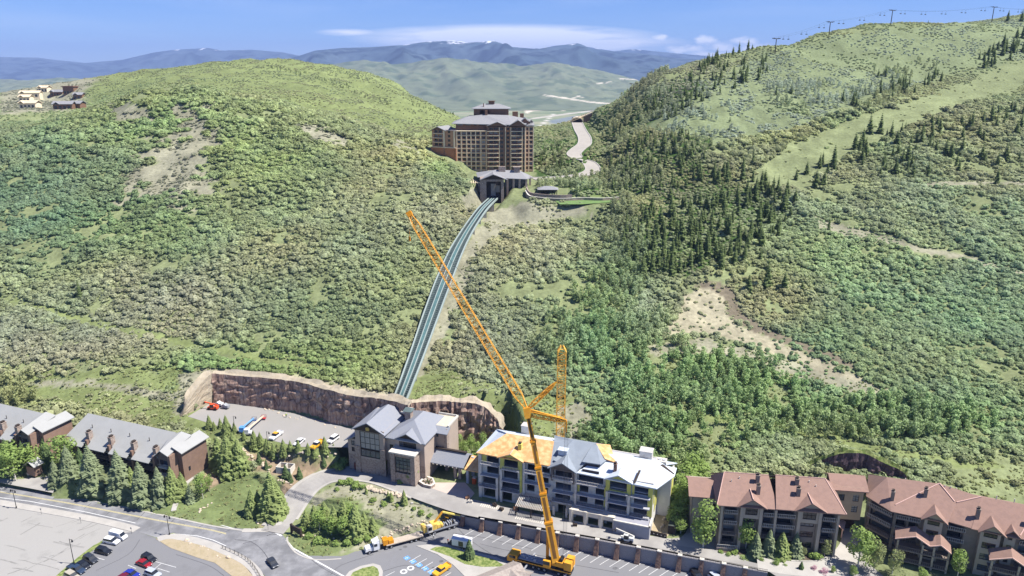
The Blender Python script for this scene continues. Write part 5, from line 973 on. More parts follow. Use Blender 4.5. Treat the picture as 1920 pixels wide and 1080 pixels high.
split(mb, 'ridge_cap', M_fasc, A_); mb = MB()
for x, y, z in ((3.2,5,17.2),(5.4,6,17.6),(25.2,4.6,17.6),(23.6,5.6,18.2)): mb.tube((x,y,z-.5),(x,y,z+.6),.12)
split(mb, 'vent_pipe', M_trimw, A_)
MB().box(-.4,5.2,-2.4,-.1,-.5,.9).build('terrace_wall', M_stone, A_); r = MB(); railing(r, -.3, 5.1, -2.35, .9); r.build('terrace_railing', M_trimw, A_)
# link block between the two lodges
L_ = bld('link_wing', 'tan link wing over a dark gateway joining the two red roofed lodges', 'building wing', pA, -8); mb = MB(); wall_open(31.4, 39.5, 5.2, 15.4, [(33.0,34.6,11.0,13.0),(33.0,34.6,7.6,9.6),(36.8,38.4,11.0,13.0),(36.8,38.4,7.6,9.6)], y=9.5, mb=mb); mb.box(31.4,39.5,16,16.4,-.5,15.4); mb.box(39.1,39.5,9.9,16,5,15.4); mb.build('wall', mat('warm_stucco', srgb(178,158,132), rough=.95, noise=.07), L_)
for a in ((33.0,34.6,11.0,13.0),(33.0,34.6,7.6,9.6),(36.8,38.4,11.0,13.0),(36.8,38.4,7.6,9.6)): window(L_, *a, 9.5, 2, 3)
MB().slab([(30.6,8.4,14.8),(40.4,8.4,14.8),(40.4,13,17.2),(30.6,13,17.2)], .25).slab([(30.6,13,17.2),(40.4,13,17.2),(40.4,17.4,14.8),(30.6,17.4,14.8)], .25).build('roof', M_redr, L_); MB().box(31.6,39.4,13,13.4,-.5,5.2).build('gateway_wall', mat('dark_gate', srgb(60,44,44), rough=.9), L_)
MB().box(32,39.4,9.5,13,4.9,5.2).build('gateway_ceiling', M_timber, L_)
sh = bld('entrance_shelter', 'small pitched timber shelter by the gateway between the red roofed lodges', 'shelter', P(1567,1000,4.5), -30); MB().slab([(-2,-1.6,2.7),(0,-1.6,3.9),(0,3,3.9),(-2,3,2.7)], .18).slab([(0,-1.6,3.9),(2,-1.6,2.7),(2,3,2.7),(0,3,3.9)], .18).build('roof', M_fasc, sh); mb = MB()
for x in (-1.6,1.6):
    for y in (-1.3,2.6): mb.box(x-.15,x+.15,y-.15,y+.15,0,3.0)
split(mb, 'post', M_fasc, sh)
gh = bld('garage_ramp_wall', 'orange brown stone ramp wall with pink cap left of the red roofed lodge', 'wall', P(1280,985,4.5), 50); MB().box(0,9,0,.5,-.3,1.8).box(9,12,-.5,3.5,-.3,3.4).build('stone_wall', mat('orange_stone', srgb(168,132,104), rough=.95, noise=.3, nscale=1.5), gh); MB().box(-.1,9,-.1,.6,1.8,2.0).box(8.8,12.2,-.8,3.8,3.4,3.6).build('coping', M_fasc, gh)
# the larger lodge at the right edge
pB = P(1622,1022,4.5); B_ = bld('red_roofed_lodge', 'large stepped lodge with many gables and dusty red roof at the right edge', 'lodge', pB, -24, 'red roofed lodges'); clearbox(pB, -24, -2, 60, -8, 22)
colsB = [(6.3,8.9,'b'),(9.3,11.6,'b'),(18.3,22.0,'b'),(34.0,37.5,'b'),(39,43,'b'),(46,50,'b')]; 
lodge_wall(B_, 5.6, 54, -1, 13.2, colsB, ZS, 0, M_dks); floors(B_, colsB, ZS, 0)
mb = MB().box(53.6,54,.4,14,-1,13).box(0,54,14,14.4,-1,13).box(0,.4,4,14,-1,13); mb.build('side_wall', M_dks, B_)
# chamfered left corner
CM = Matrix.Translation((0,3.6,0))@Matrix.Rotation(math.atan2(-3.6,5.6), 4, 'Z'); Lc = math.hypot(3.6,5.6)
for z in ZS:
    o = MB().box(.2,Lc,-1.2,1.4,z-.3,z-.02).xf(CM).build('balcony', M_dks, B_); r = MB(); railing(r, 0, Lc, -1.15, z-.02); r.xf(CM).build('railing', M_trimw if z > 7 else M_dks, o); MB().box(.5,Lc-.4,1.35,1.4,z,z+2.4).xf(CM).build('pane', M_glass, o)  # upper corner railings get the same pale colour for sunlit tops
MB().box(0,Lc,1.4,1.7,-1,13.2).xf(CM).build('corner_wall', M_dks, B_)
for (gx0, gx1, gy) in ((12.6,16.8,-1.6),(25.2,29.6,-1.8),(30.6,33.0,-.8)):
    cc = [(gx0+.7, gx1-.7, 'w')]; lodge_wall(B_, gx0, gx1, -1, 13.4, cc, ZS, gy, M_tan, 'bay_wall'); floors(B_, cc, ZS, gy); mb = MB().box(gx0,gx0+.4,gy+.4,0,-1,13.4).box(gx1-.4,gx1,gy+.4,0,-1,13.4); mb.build('bay_wall', M_tan, B_); g = MB(); tri_wall(g, gx0-.6, gx1+.6, 13.3, 15.2 if gx1-gx0 > 3 else 14.4, gy, .35); g.build('gable_front', M_tan, B_)
rf = MB(); RZ = 18.6
rf.slab([(-1.4,3.2,13.2),(4.6,-1.8,13.0),(12.8,-1.8,13.0),(16.0,8.2,RZ),(3.5,8.4,17.4)], .25); rf.slab([(-1.4,3.2,13.2),(3.5,8.4,17.4),(-.6,15,13.6)], .25); rf.slab([(3.5,8.4,17.4),(16,8.2,RZ),(17,15.4,13.6),(-.6,15.4,13.6)], .25)
rf.slab([(12.4,-1.8,13.0),(17.8,-1.8,13.0),(19.8,3.6,16.0),(16.0,8.2,RZ)], .25); rf.slab([(17.8,-.8,13.0),(23.4,-1.8,13.0),(25.6,6.8,17.8),(19.4,3.9,16.2)], .25); rf.slab([(19.8,3.6,16.0),(25.6,6.8,17.8),(30,15.4,13.6),(17,15.4,13.6),(16.0,8.2,RZ)], .25)
rf.slab([(23.0,-2.0,13.0),(33.6,-2.0,13.0),(38,7,18.0),(25.6,6.8,17.8)], .25); rf.slab([(33.4,-1.6,12.9),(55,-1.6,12.9),(52,7,18.0),(38,7,18.0)], .25); rf.slab([(25.6,6.8,17.8),(52,7,18.0),(55,15.4,13.6),(30,15.4,13.6)], .25); rf.slab([(55,-1.6,12.9),(55,15.4,13.6),(52,7,18)], .25)
for a in ((11.6,17.8,13.1,15.6,-2.2,2.2),(24.4,30.6,13.1,15.6,-2.4,2.2),(30.0,33.8,13.1,14.9,-1.4,1.5)): gable_fwd(rf, *a, .25, oh=.7)
rf.build('roof', M_redr, B_)
for x, y, z in ((4.8,1.8,14.6),(12.6,4.2,16.0),(24.4,1.2,14.8),(36,2.2,15.2)): chimney(B_, x, y, z-1, z+2.4, .8, 1.0, M_dks)
mb = MB()
for a, b in (((16.0,8.2,RZ),(19.4,4.2,16.3)),((16.0,8.2,RZ),(5.6,.2,14.0)),((25.6,6.8,17.8),(19.9,4.0,16.3)),((38,7,18.0),(33.6,-1.2,13.4))): mb.beam(Vector(a)+Vector((0,0,.1)), Vector(b)+Vector((0,0,.1)), .22)
split(mb, 'ridge_cap', M_fasc, B_); mb = MB()
for x, y, z in ((17.2,7.6,18),(18.6,7.6,18),(20,8.2,17.5),(29,7.2,18),(33,7.4,18),(8,9,17)): mb.tube((x,y,z-.5),(x,y,z+.8),.13)
split(mb, 'vent_pipe', M_trimw, B_)
# lower balcony roofs with rippled gables on tall posts
for x0 in (6.2, 27.4):
    ys, yb = -5.2, -1.9; prof = [(0,7.4),(2.4,8.4),(4.6,9.3),(8.0,7.4),(9.4,7.9),(10.4,8.4),(13.0,6.6)]; mb = MB()
    for (a, za), (b, zb) in zip(prof[:-1], prof[1:]): mb.slab([(x0+a,ys,za),(x0+b,ys,zb),(x0+b,yb,zb+1.0),(x0+a,yb,za+1.0)], .2)
    mb.build('balcony_roof', M_redr, B_); mb = MB()
    for (a, za), (b, zb) in zip(prof[:-1], prof[1:]): mb.beam((x0+a,ys-.05,za-.12), (x0+b,ys-.05,zb-.12), .26)
    mb.build('fascia', M_fasc, B_); mb = MB()
    for a in (.6,6.4,9.0,12.4): mb.box(x0+a,x0+a+.45,ys+.4,ys+.85,-1,6.9)
    split(mb, 'post', M_tan, B_)
    for z in (1.0,4.3):
        o = MB().box(x0+.4,x0+12.8,ys+.3,-1.1,z-.28,z-.02).build('balcony', M_dks, B_); r = MB(); railing(r, x0+.4, x0+12.7, ys+.35, z-.02); r.build('railing', M_dks, o)
# ------------------------------------------------------------------ the hotel above
M_htan = mat('cream_cornice', srgb(238,218,184), rough=.9, noise=.06); M_hbrn = mat('red_brown_stucco', srgb(186,124,88), rough=.95, noise=.1, nscale=.2); M_hmid = mat('brown_stucco', srgb(188,144,112), rough=.95, noise=.08, nscale=.3); M_hroof = mat('hotel_slate', srgb(146,146,146), rough=.8, noise=.16, nscale=.5, col2=srgb(132,132,134)); M_hdk = mat('hotel_timber', srgb(128,98,78), rough=.9, noise=.15)
q = P(857,322,64); H0 = Vector((q.x,q.y,64)); Ht = bld('hotel', 'eleven storey brown and cream hotel with grey slate roofs at the head of the railway', 'hotel', H0, 0); clearbox(H0, 0, -20, 52, -3, 30, 2)
allw = []
def hface(x0, x1, nf, cols, z0, y=0, M=None, m=None, fh=2.85, band=True):
    """one façade: wall with openings per storey; cols = (x0,x1,kind)"""
    ops = [(a, b, z0+i*fh+(.35 if k=='b' else .75), z0+i*fh+2.45) for i in range(nf) for a, b, k in cols]
    mb = wall_open(x0, x1, z0-(2 if z0 < 3 else 0), z0+nf*fh, ops, y=y, t=.5)
    if M: mb.xf(M)
    mb.build('wall', m or M_hmid, Ht)
    for i in range(nf):
        for a, b, k in cols: allw.append((a, b, z0+i*fh+(.35 if k=='b' else .75), z0+i*fh+2.45, y, k, M))
def bands(x0, x1, zs, y, M=None, h=.35, d=.3):
    mb = MB()
    for z in zs: mb.box(x0, x1, y-d, y, z, z+h)
    if M: mb.xf(M)
    split(mb, 'cornice', M_htan, Ht)
def fins(xs, z0, z1, y, M=None, w_=.45, d=.32):
    mb = MB()
    for x in xs: mb.box(x-w_/2, x+w_/2, y-d, y, z0, z1)
    if M: mb.xf(M)
    split(mb, 'pilaster', M_htan, Ht)
FH = 2.85
c0 = [(.8,2.6,'w'),(4.0,6.2,'b'),(7.4,9.2,'w'),(10.2,12.4,'b'),(13.2,15.4,'b'),(17.0,19.2,'w')]
hface(0, 20.4, 9, c0, 1.0, 0); bands(0, 20.4, [1+FH*k for k in range(9)]+[26.7], 0, h=.3); fins((.3,3.3,6.8,9.7,12.8,16.2,19.9), 0, 26.6, 0)
c1 = [(21.8,24.4,'b'),(24.9,27.6,'b'),(29.2,31.2,'w')]; hface(20.4, 33.0, 10, c1, 1.0, -1.6, m=M_hdk); bands(20.6, 28.3, [1+FH*k for k in range(10)], -1.9, d=.9); fins((28.6,32.6), 0, 29.5, -1.6)
c2 = [(33.4,35.2,'w')]; hface(33.0, 36.2, 10, c2, 1.0, 0); hface(36.2, 45.8, 10, [(37.0,39.9,'b'),(40.4,43.2,'b'),(44.0,45.4,'w')], 1.0, -2.2, m=M_hdk); bands(36.4, 43.5, [1+FH*k for k in range(10)], -2.4, d=.9); fins((36.2,43.7,45.6), 0, 29.5, -2.2)
hface(45.8, 51.3, 10, [(46.4,47.6,'w'),(48.8,50.6,'b')], 1.0, 0); bands(45.8, 51.3, [1+FH*k for k in range(10)]+[29.6], 0); fins((46.1,48.2,51.1), 0, 30, 0)
mb = MB().box(20.4,20.9,-1.1,0,-1,29.5).box(32.5,33,-1.1,0,-1,29.5).box(36.2,36.7,-1.7,0,-1,29.5).box(45.3,45.8,-1.7,0,-1,29.5).box(50.8,51.3,.5,26,-1,30).box(0,51.3,26,26.5,-1,30).box(-.2,.3,.5,26,-1,26); mb.build('side_wall', M_hmid, Ht)
# set-back top storey under the big roof
hface(-.5, 20.4, 1, [(.6,4.2,'b'),(6.0,9.6,'b'),(11.4,13.4,'b'),(15.0,19.0,'b')], 29.0, 3.5, fh=3.0, m=M_hdk); MB().box(-1.2,20.4,-.6,26,26.7,27.1).build('flat_roof', M_htan, Ht); MB().box(-.6,20.4,3.2,3.5,27.1,29).build('wall', M_hdk, Ht)
# left wing turned away from the front, on a red-brown base
WM = Matrix.Translation((-17.0,8.0,0))@Matrix.Rotation(math.atan2(-8,17), 4, 'Z'); WL = math.hypot(8,17)
hface(0, WL, 4, [(1.8,4.6,'b'),(5.0,7.8,'b'),(12.2,14.2,'w')], 16.0, 0, WM); hface(0, WL, 4, [(5.6,6.4,'w'),(14.6,15.6,'w')], 3.2, 0, WM, m=M_hbrn, fh=3.1); MB().box(-.6,WL+.1,-.7,.0,-2,15.6).xf(WM).build('wall', M_hbrn, Ht); bands(-.5, WL, (15.6,), -.4, WM, .45, .5); bands(1, 9, (18.9,21.8,24.7), 0, WM, .3, .9); fins((9.6,17.4), 3, 27, 0, WM, .9, .7)
MB().box(0,.5,.5,18,-2,27.5).xf(WM).box(-17,0,24,24.4,-2,27).build('side_wall', M_hbrn, Ht)
rf = MB().slab([(-.9,-1.2,26.6),(4.9,-1.2,29.4),(4.9,14,29.4),(-.9,14,26.6)], .3).slab([(4.9,-1.2,29.4),(11.6,-1.2,26.8),(11.6,14,26.8),(4.9,14,29.4)], .3).slab([(11.0,-.8,27.2),(WL+.3,-.8,27.2),(WL+.3,12,27.6),(11.0,12,27.6)], .3).xf(WM); rf.build('roof', M_hroof, Ht); g = MB(); tri_wall(g, 0, 10.6, 27, 29.2, 0, .4); g.xf(WM).build('gable_front', M_hdk, Ht)
# roofs
rf = MB(); rf.slab([(-3.2,1.6,31.6),(36.8,-.8,31.0),(34,13,36.4),(18,13,36.8),(8,13,35.8)], .35); rf.slab([(-3.2,1.6,31.6),(8,13,35.8),(8,20,35.8),(-3.2,27,31.6)], .35); rf.slab([(36.8,-.8,31.0),(45,-.6,30.6),(50,12,33.6),(34,13,36.4)], .35); rf.slab([(34,13,36.4),(50,12,33.6),(52,27,31),(-3.2,27,31.6),(8,20,35.8)], .35)
gable_fwd(rf, 20.2, 33.6, 30.4, 33.0, -2.2, 4.4, .35, xm=27.4, oh=.8); gable_fwd(rf, 34.6, 47.4, 30.4, 34.2, -3.0, 8.0, .35, xm=41, oh=.9); gable_fwd(rf, 41.0, 50.5, 31.4, 35.4, 4, 12, .35, oh=.6); rf.slab([(45.6,-.6,30.6),(51.9,-.6,30.6),(51.9,26.6,30.8),(45.6,26.6,30.8)], .3); rf.build('roof', M_hroof, Ht)
g = MB(); tri_wall(g, 20.8, 33.0, 30.2, 32.8, -1.9, .4, xm=27.4); tri_wall(g, 35.4, 46.6, 30.2, 34.0, -2.7, .4, xm=41); tri_wall(g, 42, 49.5, 31.4, 35, 4, .4); split(g, 'gable_front', M_hdk, Ht)
# tower storey with its own roof and lantern
mb = wall_open(11, 34.6, 34.5, 40.6, [(15.2,18.4,36.6,39.4),(20,21.6,37.6,39.4)], y=15); mb.box(11,11.5,15.5,27,34,40.6).box(34.1,34.6,15.5,27,34,40.6).box(11,34.6,27,27.4,34,40.6); mb.build('tower_wall', M_hdk, Ht)
rf = MB().slab([(9.6,13.6,40.6),(36,13.6,40.6),(28,20.5,43.6),(18,20.5,43.6)], .35).slab([(36,13.6,40.6),(36,28.4,40.6),(28,20.5,43.6)], .35).slab([(9.6,13.6,40.6),(18,20.5,43.6),(9.6,28.4,40.6)], .35).slab([(18,20.5,43.6),(28,20.5,43.6),(36,28.4,40.6),(9.6,28.4,40.6)], .35); rf.build('tower_roof', M_hroof, Ht); MB().box(21,25,19.5,21.5,43,45.2).box(20.4,25.6,18.9,22.1,45.2,45.5).build('roof_lantern', M_hdk, Ht)
mb = MB().box(18.8,20.4,12,13.4,34,39.6).box(17.4,18.0,16,16.6,40,44).box(37.2,41,18,20,33,38.4).box(42.4,45,17,19,33,37.2); split(mb, 'chimney', M_hdk, Ht)
# windows: the larger ones are parts of their own, the rest one part
allw.sort(key=lambda w_: -(w_[1]-w_[0])*(w_[3]-w_[2])); rest = MB(); restp = MB()
for k, (a, b, z0, z1, y, kd, M) in enumerate(allw):
    f = MB(); yy = y+(.9 if kd == 'b' else .3)
    if kd == 'b': f.box(a, b, y+.05, y+.12, z0+.0, z0+.85)
    else: f.box((a+b)/2-.06,(a+b)/2+.06,y+.2,y+.3,z0,z1).box(a,b,y+.2,y+.3,z0,z0+.12)
    g = MB().box(a+.01, b-.01, yy, yy+.1, z0+.01, z1-.01)
    if M: f.xf(M); g.xf(M)
    if k < 96: w_ = f.build('window', M_hdk, Ht); g.build('pane', rglass(), w_)
    else: rest.add(f.v, f.f); restp.add(g.v, g.f)
rest.build('window_frames', M_hdk, Ht, kind='stuff'); restp.build('window_panes', M_glassd, Ht, kind='stuff')
# upper station: dark gabled mouth and wide hipped pavilion
q = P(905,368,60); S0 = Vector((q.x,q.y,60.5)); St = bld('upper_station', 'small gabled stone station with slate roof swallowing the top of the railway', 'railway station', S0, 2); clearbox(S0, 2, -6, 30, -4, 40, 2)
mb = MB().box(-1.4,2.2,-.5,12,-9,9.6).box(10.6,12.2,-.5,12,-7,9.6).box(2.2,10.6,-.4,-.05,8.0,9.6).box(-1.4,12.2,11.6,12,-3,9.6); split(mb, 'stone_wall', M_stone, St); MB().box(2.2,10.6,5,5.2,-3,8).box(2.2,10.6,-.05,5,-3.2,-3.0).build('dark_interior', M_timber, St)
mb = MB().box(4.8,7.6,4.6,4.9,-1,6).box(7.9,10.0,4.7,4.9,1,5); split(mb, 'doorway', mat('pale_panel', srgb(170,160,150), rough=.8), St); g = MB(); tri_wall(g, -.9, 13.6, 9.3, 12.0, -.6, .4, xm=6.2); g.build('gable_front', M_timber, St)  # pale doorway panels before the dark back wall
rf = MB(); gable_fwd(rf, -1.6, 14.4, 9.2, 12.4, -1.4, 10, .3, xm=6.2, oh=.8); rf.slab([(-3,8,9.4),(26,6,8.4),(22,16,12),(8,16,12.6)], .3); rf.slab([(26,6,8.4),(30,18,8.0),(27,28,8.4),(22,16,12)], .3); rf.slab([(-3,8,9.4),(8,16,12.6),(-4,30,9.2)], .3); rf.slab([(8,16,12.6),(22,16,12),(27,28,8.4),(-4,30,9.2)], .3); rf.build('roof', M_hroof, St)
mb = MB()
for x, y in ((14,8),(17.5,7.4),(21,7.4),(25,8),(27.5,14)): mb.box(x,x+1.2,y,y+1.2,-2,8.6)
split(mb, 'pier', M_stucco, St); MB().box(13,26,12,12.3,-2,9).build('wall', M_glass, St); MB().box(18.5,22,13.5,15.5,10.5,14.2).box(18,22.5,13,16,14.2,14.5).build('chimney', M_stone, St); MB().box(9.5,13.5,14,16,11.5,14.6).build('chimney', M_stone, St)
mb = MB()
for i in range(7): mb.box(-8+1.3*i,-7.7+1.3*i,-1.0,6,7.4-.1*i,7.7-.1*i)
mb.box(-8.5,1.5,1.0,1.4,7.0,7.4).box(-8.2,-7.8,1,1.4,-2,7).build('pergola', M_htan, St)
cliff('boulder_bank', [P(868,395,52),P(880,385,55),P(893,378,57),P(902,374,58),P(912,376,57)], [PY(866,350,432),PY(880,342,432),PY(893,342,430),PY(901,345,428),PY(906,350,424)], mat('pale_boulders', srgb(204,190,164), rough=1, noise=.3, nscale=.6, col2=srgb(168,154,130), bump=.5), 'pale bouldery bank left of the upper railway station', 'rock face', amp=1.6, nv=10)
# garden pavilion and curved terrace wall right of the station
q = P(1027,362,62); G0 = Vector((q.x,q.y,61.5)); gz_ = bld('garden_pavilion', 'low slate roofed garden pavilion behind the curved terrace wall', 'pavilion', G0, 0); MB().add([(-6,-4,3),(6,-4,3),(6,4,3),(-6,4,3),(-2,0,4.6),(2,0,4.6)], [(0,1,5,4),(1,2,5),(2,3,4,5),(3,0,4),(3,2,1,0)]).build('roof', M_hroof, gz_); mb = MB()
for x in (-5,-1.7,1.7,5):
    for y in (-3.2,3.2): mb.box(x-.2,x+.2,y-.2,y+.2,-.5,3)
split(mb, 'post', M_timber, gz_); MB().box(-4,4,-2,2,-.5,1.2).build('bar_counter', M_timber, gz_)
tw = thing('terrace_wall', 'curved two step stone terrace wall in front of the garden pavilion', 'wall', G0); pts = [P(*a)-G0 for a in ((986,362,62),(990,370,61),(1000,374,60.5),(1030,377,60.5),(1060,377.5,60.5),(1095,376,60.5),(1130,377,60.5),(1165,374,60.5))]
sp = smooth([p+G0 for p in pts], 3); r = ribbon('wall', [p-G0 for p in sp], .3, M_stone, 1.6, kind=None, thick=3.2, parent=tw); r = ribbon('wall', [p-G0+Vector((.5,3.5,1.2)) for p in sp[:14]], .3, M_stone, 1.8, kind=None, thick=3.2, parent=tw); r = ribbon('coping', [p-G0 for p in sp], .4, M_trimw, 1.75, kind=None, thick=.14, parent=tw)
# ------------------------------------------------------------------ hillside railway
M_rail = mat('railway_edge_beam', srgb(150,162,156), rough=.8, noise=.08); M_teal = mat('railway_teal_bed', srgb(78,108,108), rough=.8, noise=.25, nscale=.5); M_tie = mat('railway_tie', srgb(84,98,98), rough=.8)
rc = [(742,768,238,3.0),(765,710,256,3.1),(787,650,277,3.5),(808,590,300,4.0),(830,532,326,4.3),(853,475,352,4.1),(872,440,370,3.6),(890,412,388,3.3),(907,389,404,3.1),(924,371,421,3.0)]
rp_ = smooth([PY(742,768,236)]+[onground(a, b, 225, 600, up=3.0) for a, b, Y, h in rc[1:-1]]+[PY(927,369,424)], 6); hw = .82*np.interp(np.linspace(0, 9, len(rp_)), range(10), [h for *_, h in rc])
fu = thing('inclined_railway', 'long curving hillside railway track with pale edge beams and teal bed', 'railway', rp_[0]); base = [p-rp_[0] for p in rp_]
def rib(name, o0, w_, z, m, t): pts = []; return ribbon(name, [Vector((p.x, p.y, p.z)) for p in [b for b in offs2(base, [o0*h for h in hw])]], w_, m, z, kind=None, thick=t, parent=fu)
def offs2(pts, os_):
    r = []
    for i, p in enumerate(pts):
        d = (pts[min(i+1,len(pts)-1)]-pts[max(i-1,0)]).xy.normalized(); r.append(Vector((p.x-d.y*os_[i], p.y+d.x*os_[i], p.z)))
    return r
rib('edge_beam', 1.0, .28, .15, M_rail, .9); rib('edge_beam', -1.0, .28, .15, M_rail, .9); rib('track_bed', .0, [h*.22 for h in hw], -.1, M_teal, .4)
for o0 in (.26, -.26): rib('guide_beam', o0, .16, .1, M_rail, .5)
for o0 in (.42, .78, -.42, -.78): rib('rail', o0, .07, .0, M_tie, .15)
rib('walkway', .0, [h*.95 for h in hw], -.75, mat('track_deck', srgb(116,132,128), rough=.9), .3)
mb = MB(); a_, b_ = offs2(base, [.95*h for h in hw]), offs2(base, [.3*h for h in hw]); c_, d_ = offs2(base, [-.3*h for h in hw]), offs2(base, [-.95*h for h in hw])
for i in range(len(base)-1):
    for t in (0,.34,.67):
        for u, v in ((a_,b_),(c_,d_)): mb.beam(u[i].lerp(u[i+1],t)+Vector((0,0,-.35)), v[i].lerp(v[i+1],t)+Vector((0,0,-.35)), .3, .3)
mb.build('ties', M_tie, fu, kind='stuff')
for i in range(3, len(base)-2, 4):
    p = rp_[i]; g0 = float(gz(p.x, p.y)[0]); 
    if p.z-g0 > .8: MB().box(base[i].x-2.4, base[i].x+2.4, base[i].y-.4, base[i].y+.4, g0-rp_[0].z-1, base[i].z-1.0).build('support_pier', M_conc, fu)
NOVEG.append([tuple(p.xy) for p in offs2(rp_, [h+1.5 for h in hw])]+[tuple(p.xy) for p in offs2(rp_, [-h-1.5 for h in hw])][::-1])
# ------------------------------------------------------------------ the big mobile crane
M_cy = mat('crane_yellow', srgb(228,166,50), rough=.5, noise=.2, nscale=.9, col2=srgb(206,142,40), spec=.4); M_cy2 = mat('crane_dark_yellow', srgb(212,142,30), rough=.5, noise=.1); M_blk2 = mat('black_steel', (.02,.02,.023), rough=.5); M_deck = mat('grey_deck', srgb(150,152,156), rough=.8, noise=.2, nscale=2); M_cable = mat('steel_cable', srgb(70,72,76), rough=.5); M_rust = mat('pale_lattice', srgb(240,186,80), rough=.6, noise=.1)
def wheel(par, x, y, r=.55, w_=.35):
    o = MB().tube((x,y-w_/2,r),(x,y+w_/2,r),r,n=14).build('wheel', M_tyre, par); MB().tube((x,y-w_/2-.02,r),(x,y+w_/2+.02,r),r*.5,n=10).build('rim', M_deck, o); return o
c0_, c1_ = P(966,1052,0), P(1066,1078,0); dd = c1_-c0_; ang = math.atan2(dd.y, dd.x); CP = c0_
Cr = thing('mobile_crane', 'tall yellow mobile crane with telescopic boom and long lattice jib parked on the lot', 'crane', CP, ang); LC = dd.length; Mi = frame_at(CP, ang).inverted()
MB().box(-1.2,LC+1,-1.35,1.35,1.0,1.75).box(1.8,LC-5.5,-1.0,1.0,1.75,2.15).build('carrier', M_blk2, Cr); MB().box(-1.2,LC+1,-1.42,-1.36,1.42,1.75).box(-1.2,LC+1,1.36,1.42,1.25,1.75).build('side_stripe', M_cy, Cr)
mb = MB(); mb.ext([(-1.9,-1.4,.7),(1.1,-1.4,.7),(1.1,-1.4,2.9),(-1.3,-1.4,2.9),(-1.9,-1.4,2.1)], (0,2.8,0)); cab = mb.build('driver_cab', M_cy, Cr); MB().box(-1.2,.6,-1.44,-1.41,1.9,2.7).box(-1.2,.6,1.41,1.44,1.9,2.7).ext([(-1.98,-1.2,2.1),(-1.38,-1.2,2.85),(-1.38,1.2,2.85),(-1.98,1.2,2.1)], (.04,0,.03)).build('cab_window', M_glassd, cab)
MB().box(1.4,LC-5.8,-1.3,1.3,2.16,2.3).build('deck', M_deck, Cr); mb = MB(); rg = random.Random(9)
for k in range(16): x, y = rg.uniform(1.6,LC-7), rg.uniform(-1.1,.9); mb.box(x,x+rg.uniform(.3,1.1),y,y+rg.uniform(.2,.6),2.3,2.3+rg.uniform(.1,.45))
split(mb, 'deck_equipment', M_trimw, Cr)
for x in (.2,1.9,5.8,7.4,9.0,LC-2.4,LC-.8): 
    for y in (-1.2,1.2): wheel(Cr, x, y, .62, .45)
for x in (4.2, LC-.2):
    for s in (-1,1): o = MB().beam((x,s*1.2,1.2),(x+ .2*s,s*3.9,1.05),.35).box(x-.15,x+.15,s*3.8-.15,s*3.8+.15,.1,1.0).build('outrigger', M_deck, Cr); MB().box(x-.55,x+.55,s*3.8-.55,s*3.8+.55,0,.12).build('pad', M_trimw, o)
TX = LC-4.2; MB().tube((TX,0,1.9),(TX,0,2.5),1.2,n=20).build('slewing_ring', M_blk2, Cr); MB().box(TX-2.2,TX+3.4,-1.1,1.1,2.5,3.3).box(TX+1,TX+3.2,-1.3,1.3,3.3,4.1).build('superstructure', M_cy, Cr)
oc_ = MB().box(TX-2.4,TX-.4,-2.1,-1.1,2.3,4.2).build('operator_cab', M_cy, Cr); MB().box(TX-2.43,TX-.6,-2.13,-1.3,3.0,4.0).build('cab_window', M_glassd, oc_)
mb = MB().box(TX+3.4,TX+5.4,-1.9,-.25,2.6,5.0).box(TX+3.4,TX+5.4,.25,1.9,2.6,5.0); split(mb, 'counterweight', M_cy, Cr); MB().tube((TX+2.2,-.9,4.5),(TX+2.2,.9,4.5),.55,n=14).build('winch', M_blk2, Cr); mb = MB()
for k in range(10): x, y = rg.uniform(TX-2,TX+3), rg.uniform(-1,1); mb.box(x,x+.4,y,y+.3,3.3,3.5+rg.uniform(.1,.6))
split(mb, 'machinery', M_deck, Cr)
# boom in world positions
foot = frame_at(CP, ang)@Vector((TX+.6,0,3.4)); head = PY(988,768,foot.y+9.0)
bd = head-foot; BL = bd.length; bd.normalize(); qx = bd.cross(Vector((0,-1,0))).normalized(); qy = qx.cross(bd)
def wv(p): return Mi@Vector(p)
def boxbeam(mb, a, b, w0, w1, d=None):
    a, b = Vector(a), Vector(b); n = (b-a).normalized(); x = n.cross(Vector((0,-1,.2))).normalized(); y = x.cross(n); d = d or 1
    v = [c+x*sx*w*.5+y*sy*w*.5*d for c, w in ((a,w0),(b,w1)) for sx, sy in ((-1,-1),(1,-1),(1,1),(-1,1))]
    return mb.add([wv(p) for p in v], [(0,3,2,1),(4,5,6,7),(0,1,5,4),(1,2,6,5),(2,3,7,6),(3,0,4,7)])
secs = [(0,.27,2.1),(.25,.46,1.75),(.44,.63,1.55),(.62,.80,1.35),(.79,1.0,1.15)]; bo = None
for k, (a, b, w_) in enumerate(secs):
    o = boxbeam(MB(), foot+bd*BL*a, foot+bd*BL*b, w_, w_, 1.15).build('boom_section', M_cy, Cr)
    boxbeam(MB(), foot+bd*BL*(b-.012), foot+bd*BL*b, w_+.28, w_+.28, 1.15).build('boom_collar', M_cy2, o)
    boxbeam(MB(), foot+bd*(BL*a+1.5)-qy*0+Vector((0,-.5*w_*1.16,0)), foot+bd*(BL*b-1.0)+Vector((0,-.5*w_*1.16,0)), w_*.42, w_*.42, .15).build('boom_panel', mat('boom_side_brown', srgb(120,84,40), rough=.6), o)  # brown side panel along each boom section
mb = MB(); boxbeam(mb, frame_at(CP, ang)@Vector((TX-1.9,0,2.7)), foot+bd*BL*.20-Vector((.6,0,0)), .8, .8).build('lifting_cylinder', M_cy2, Cr)
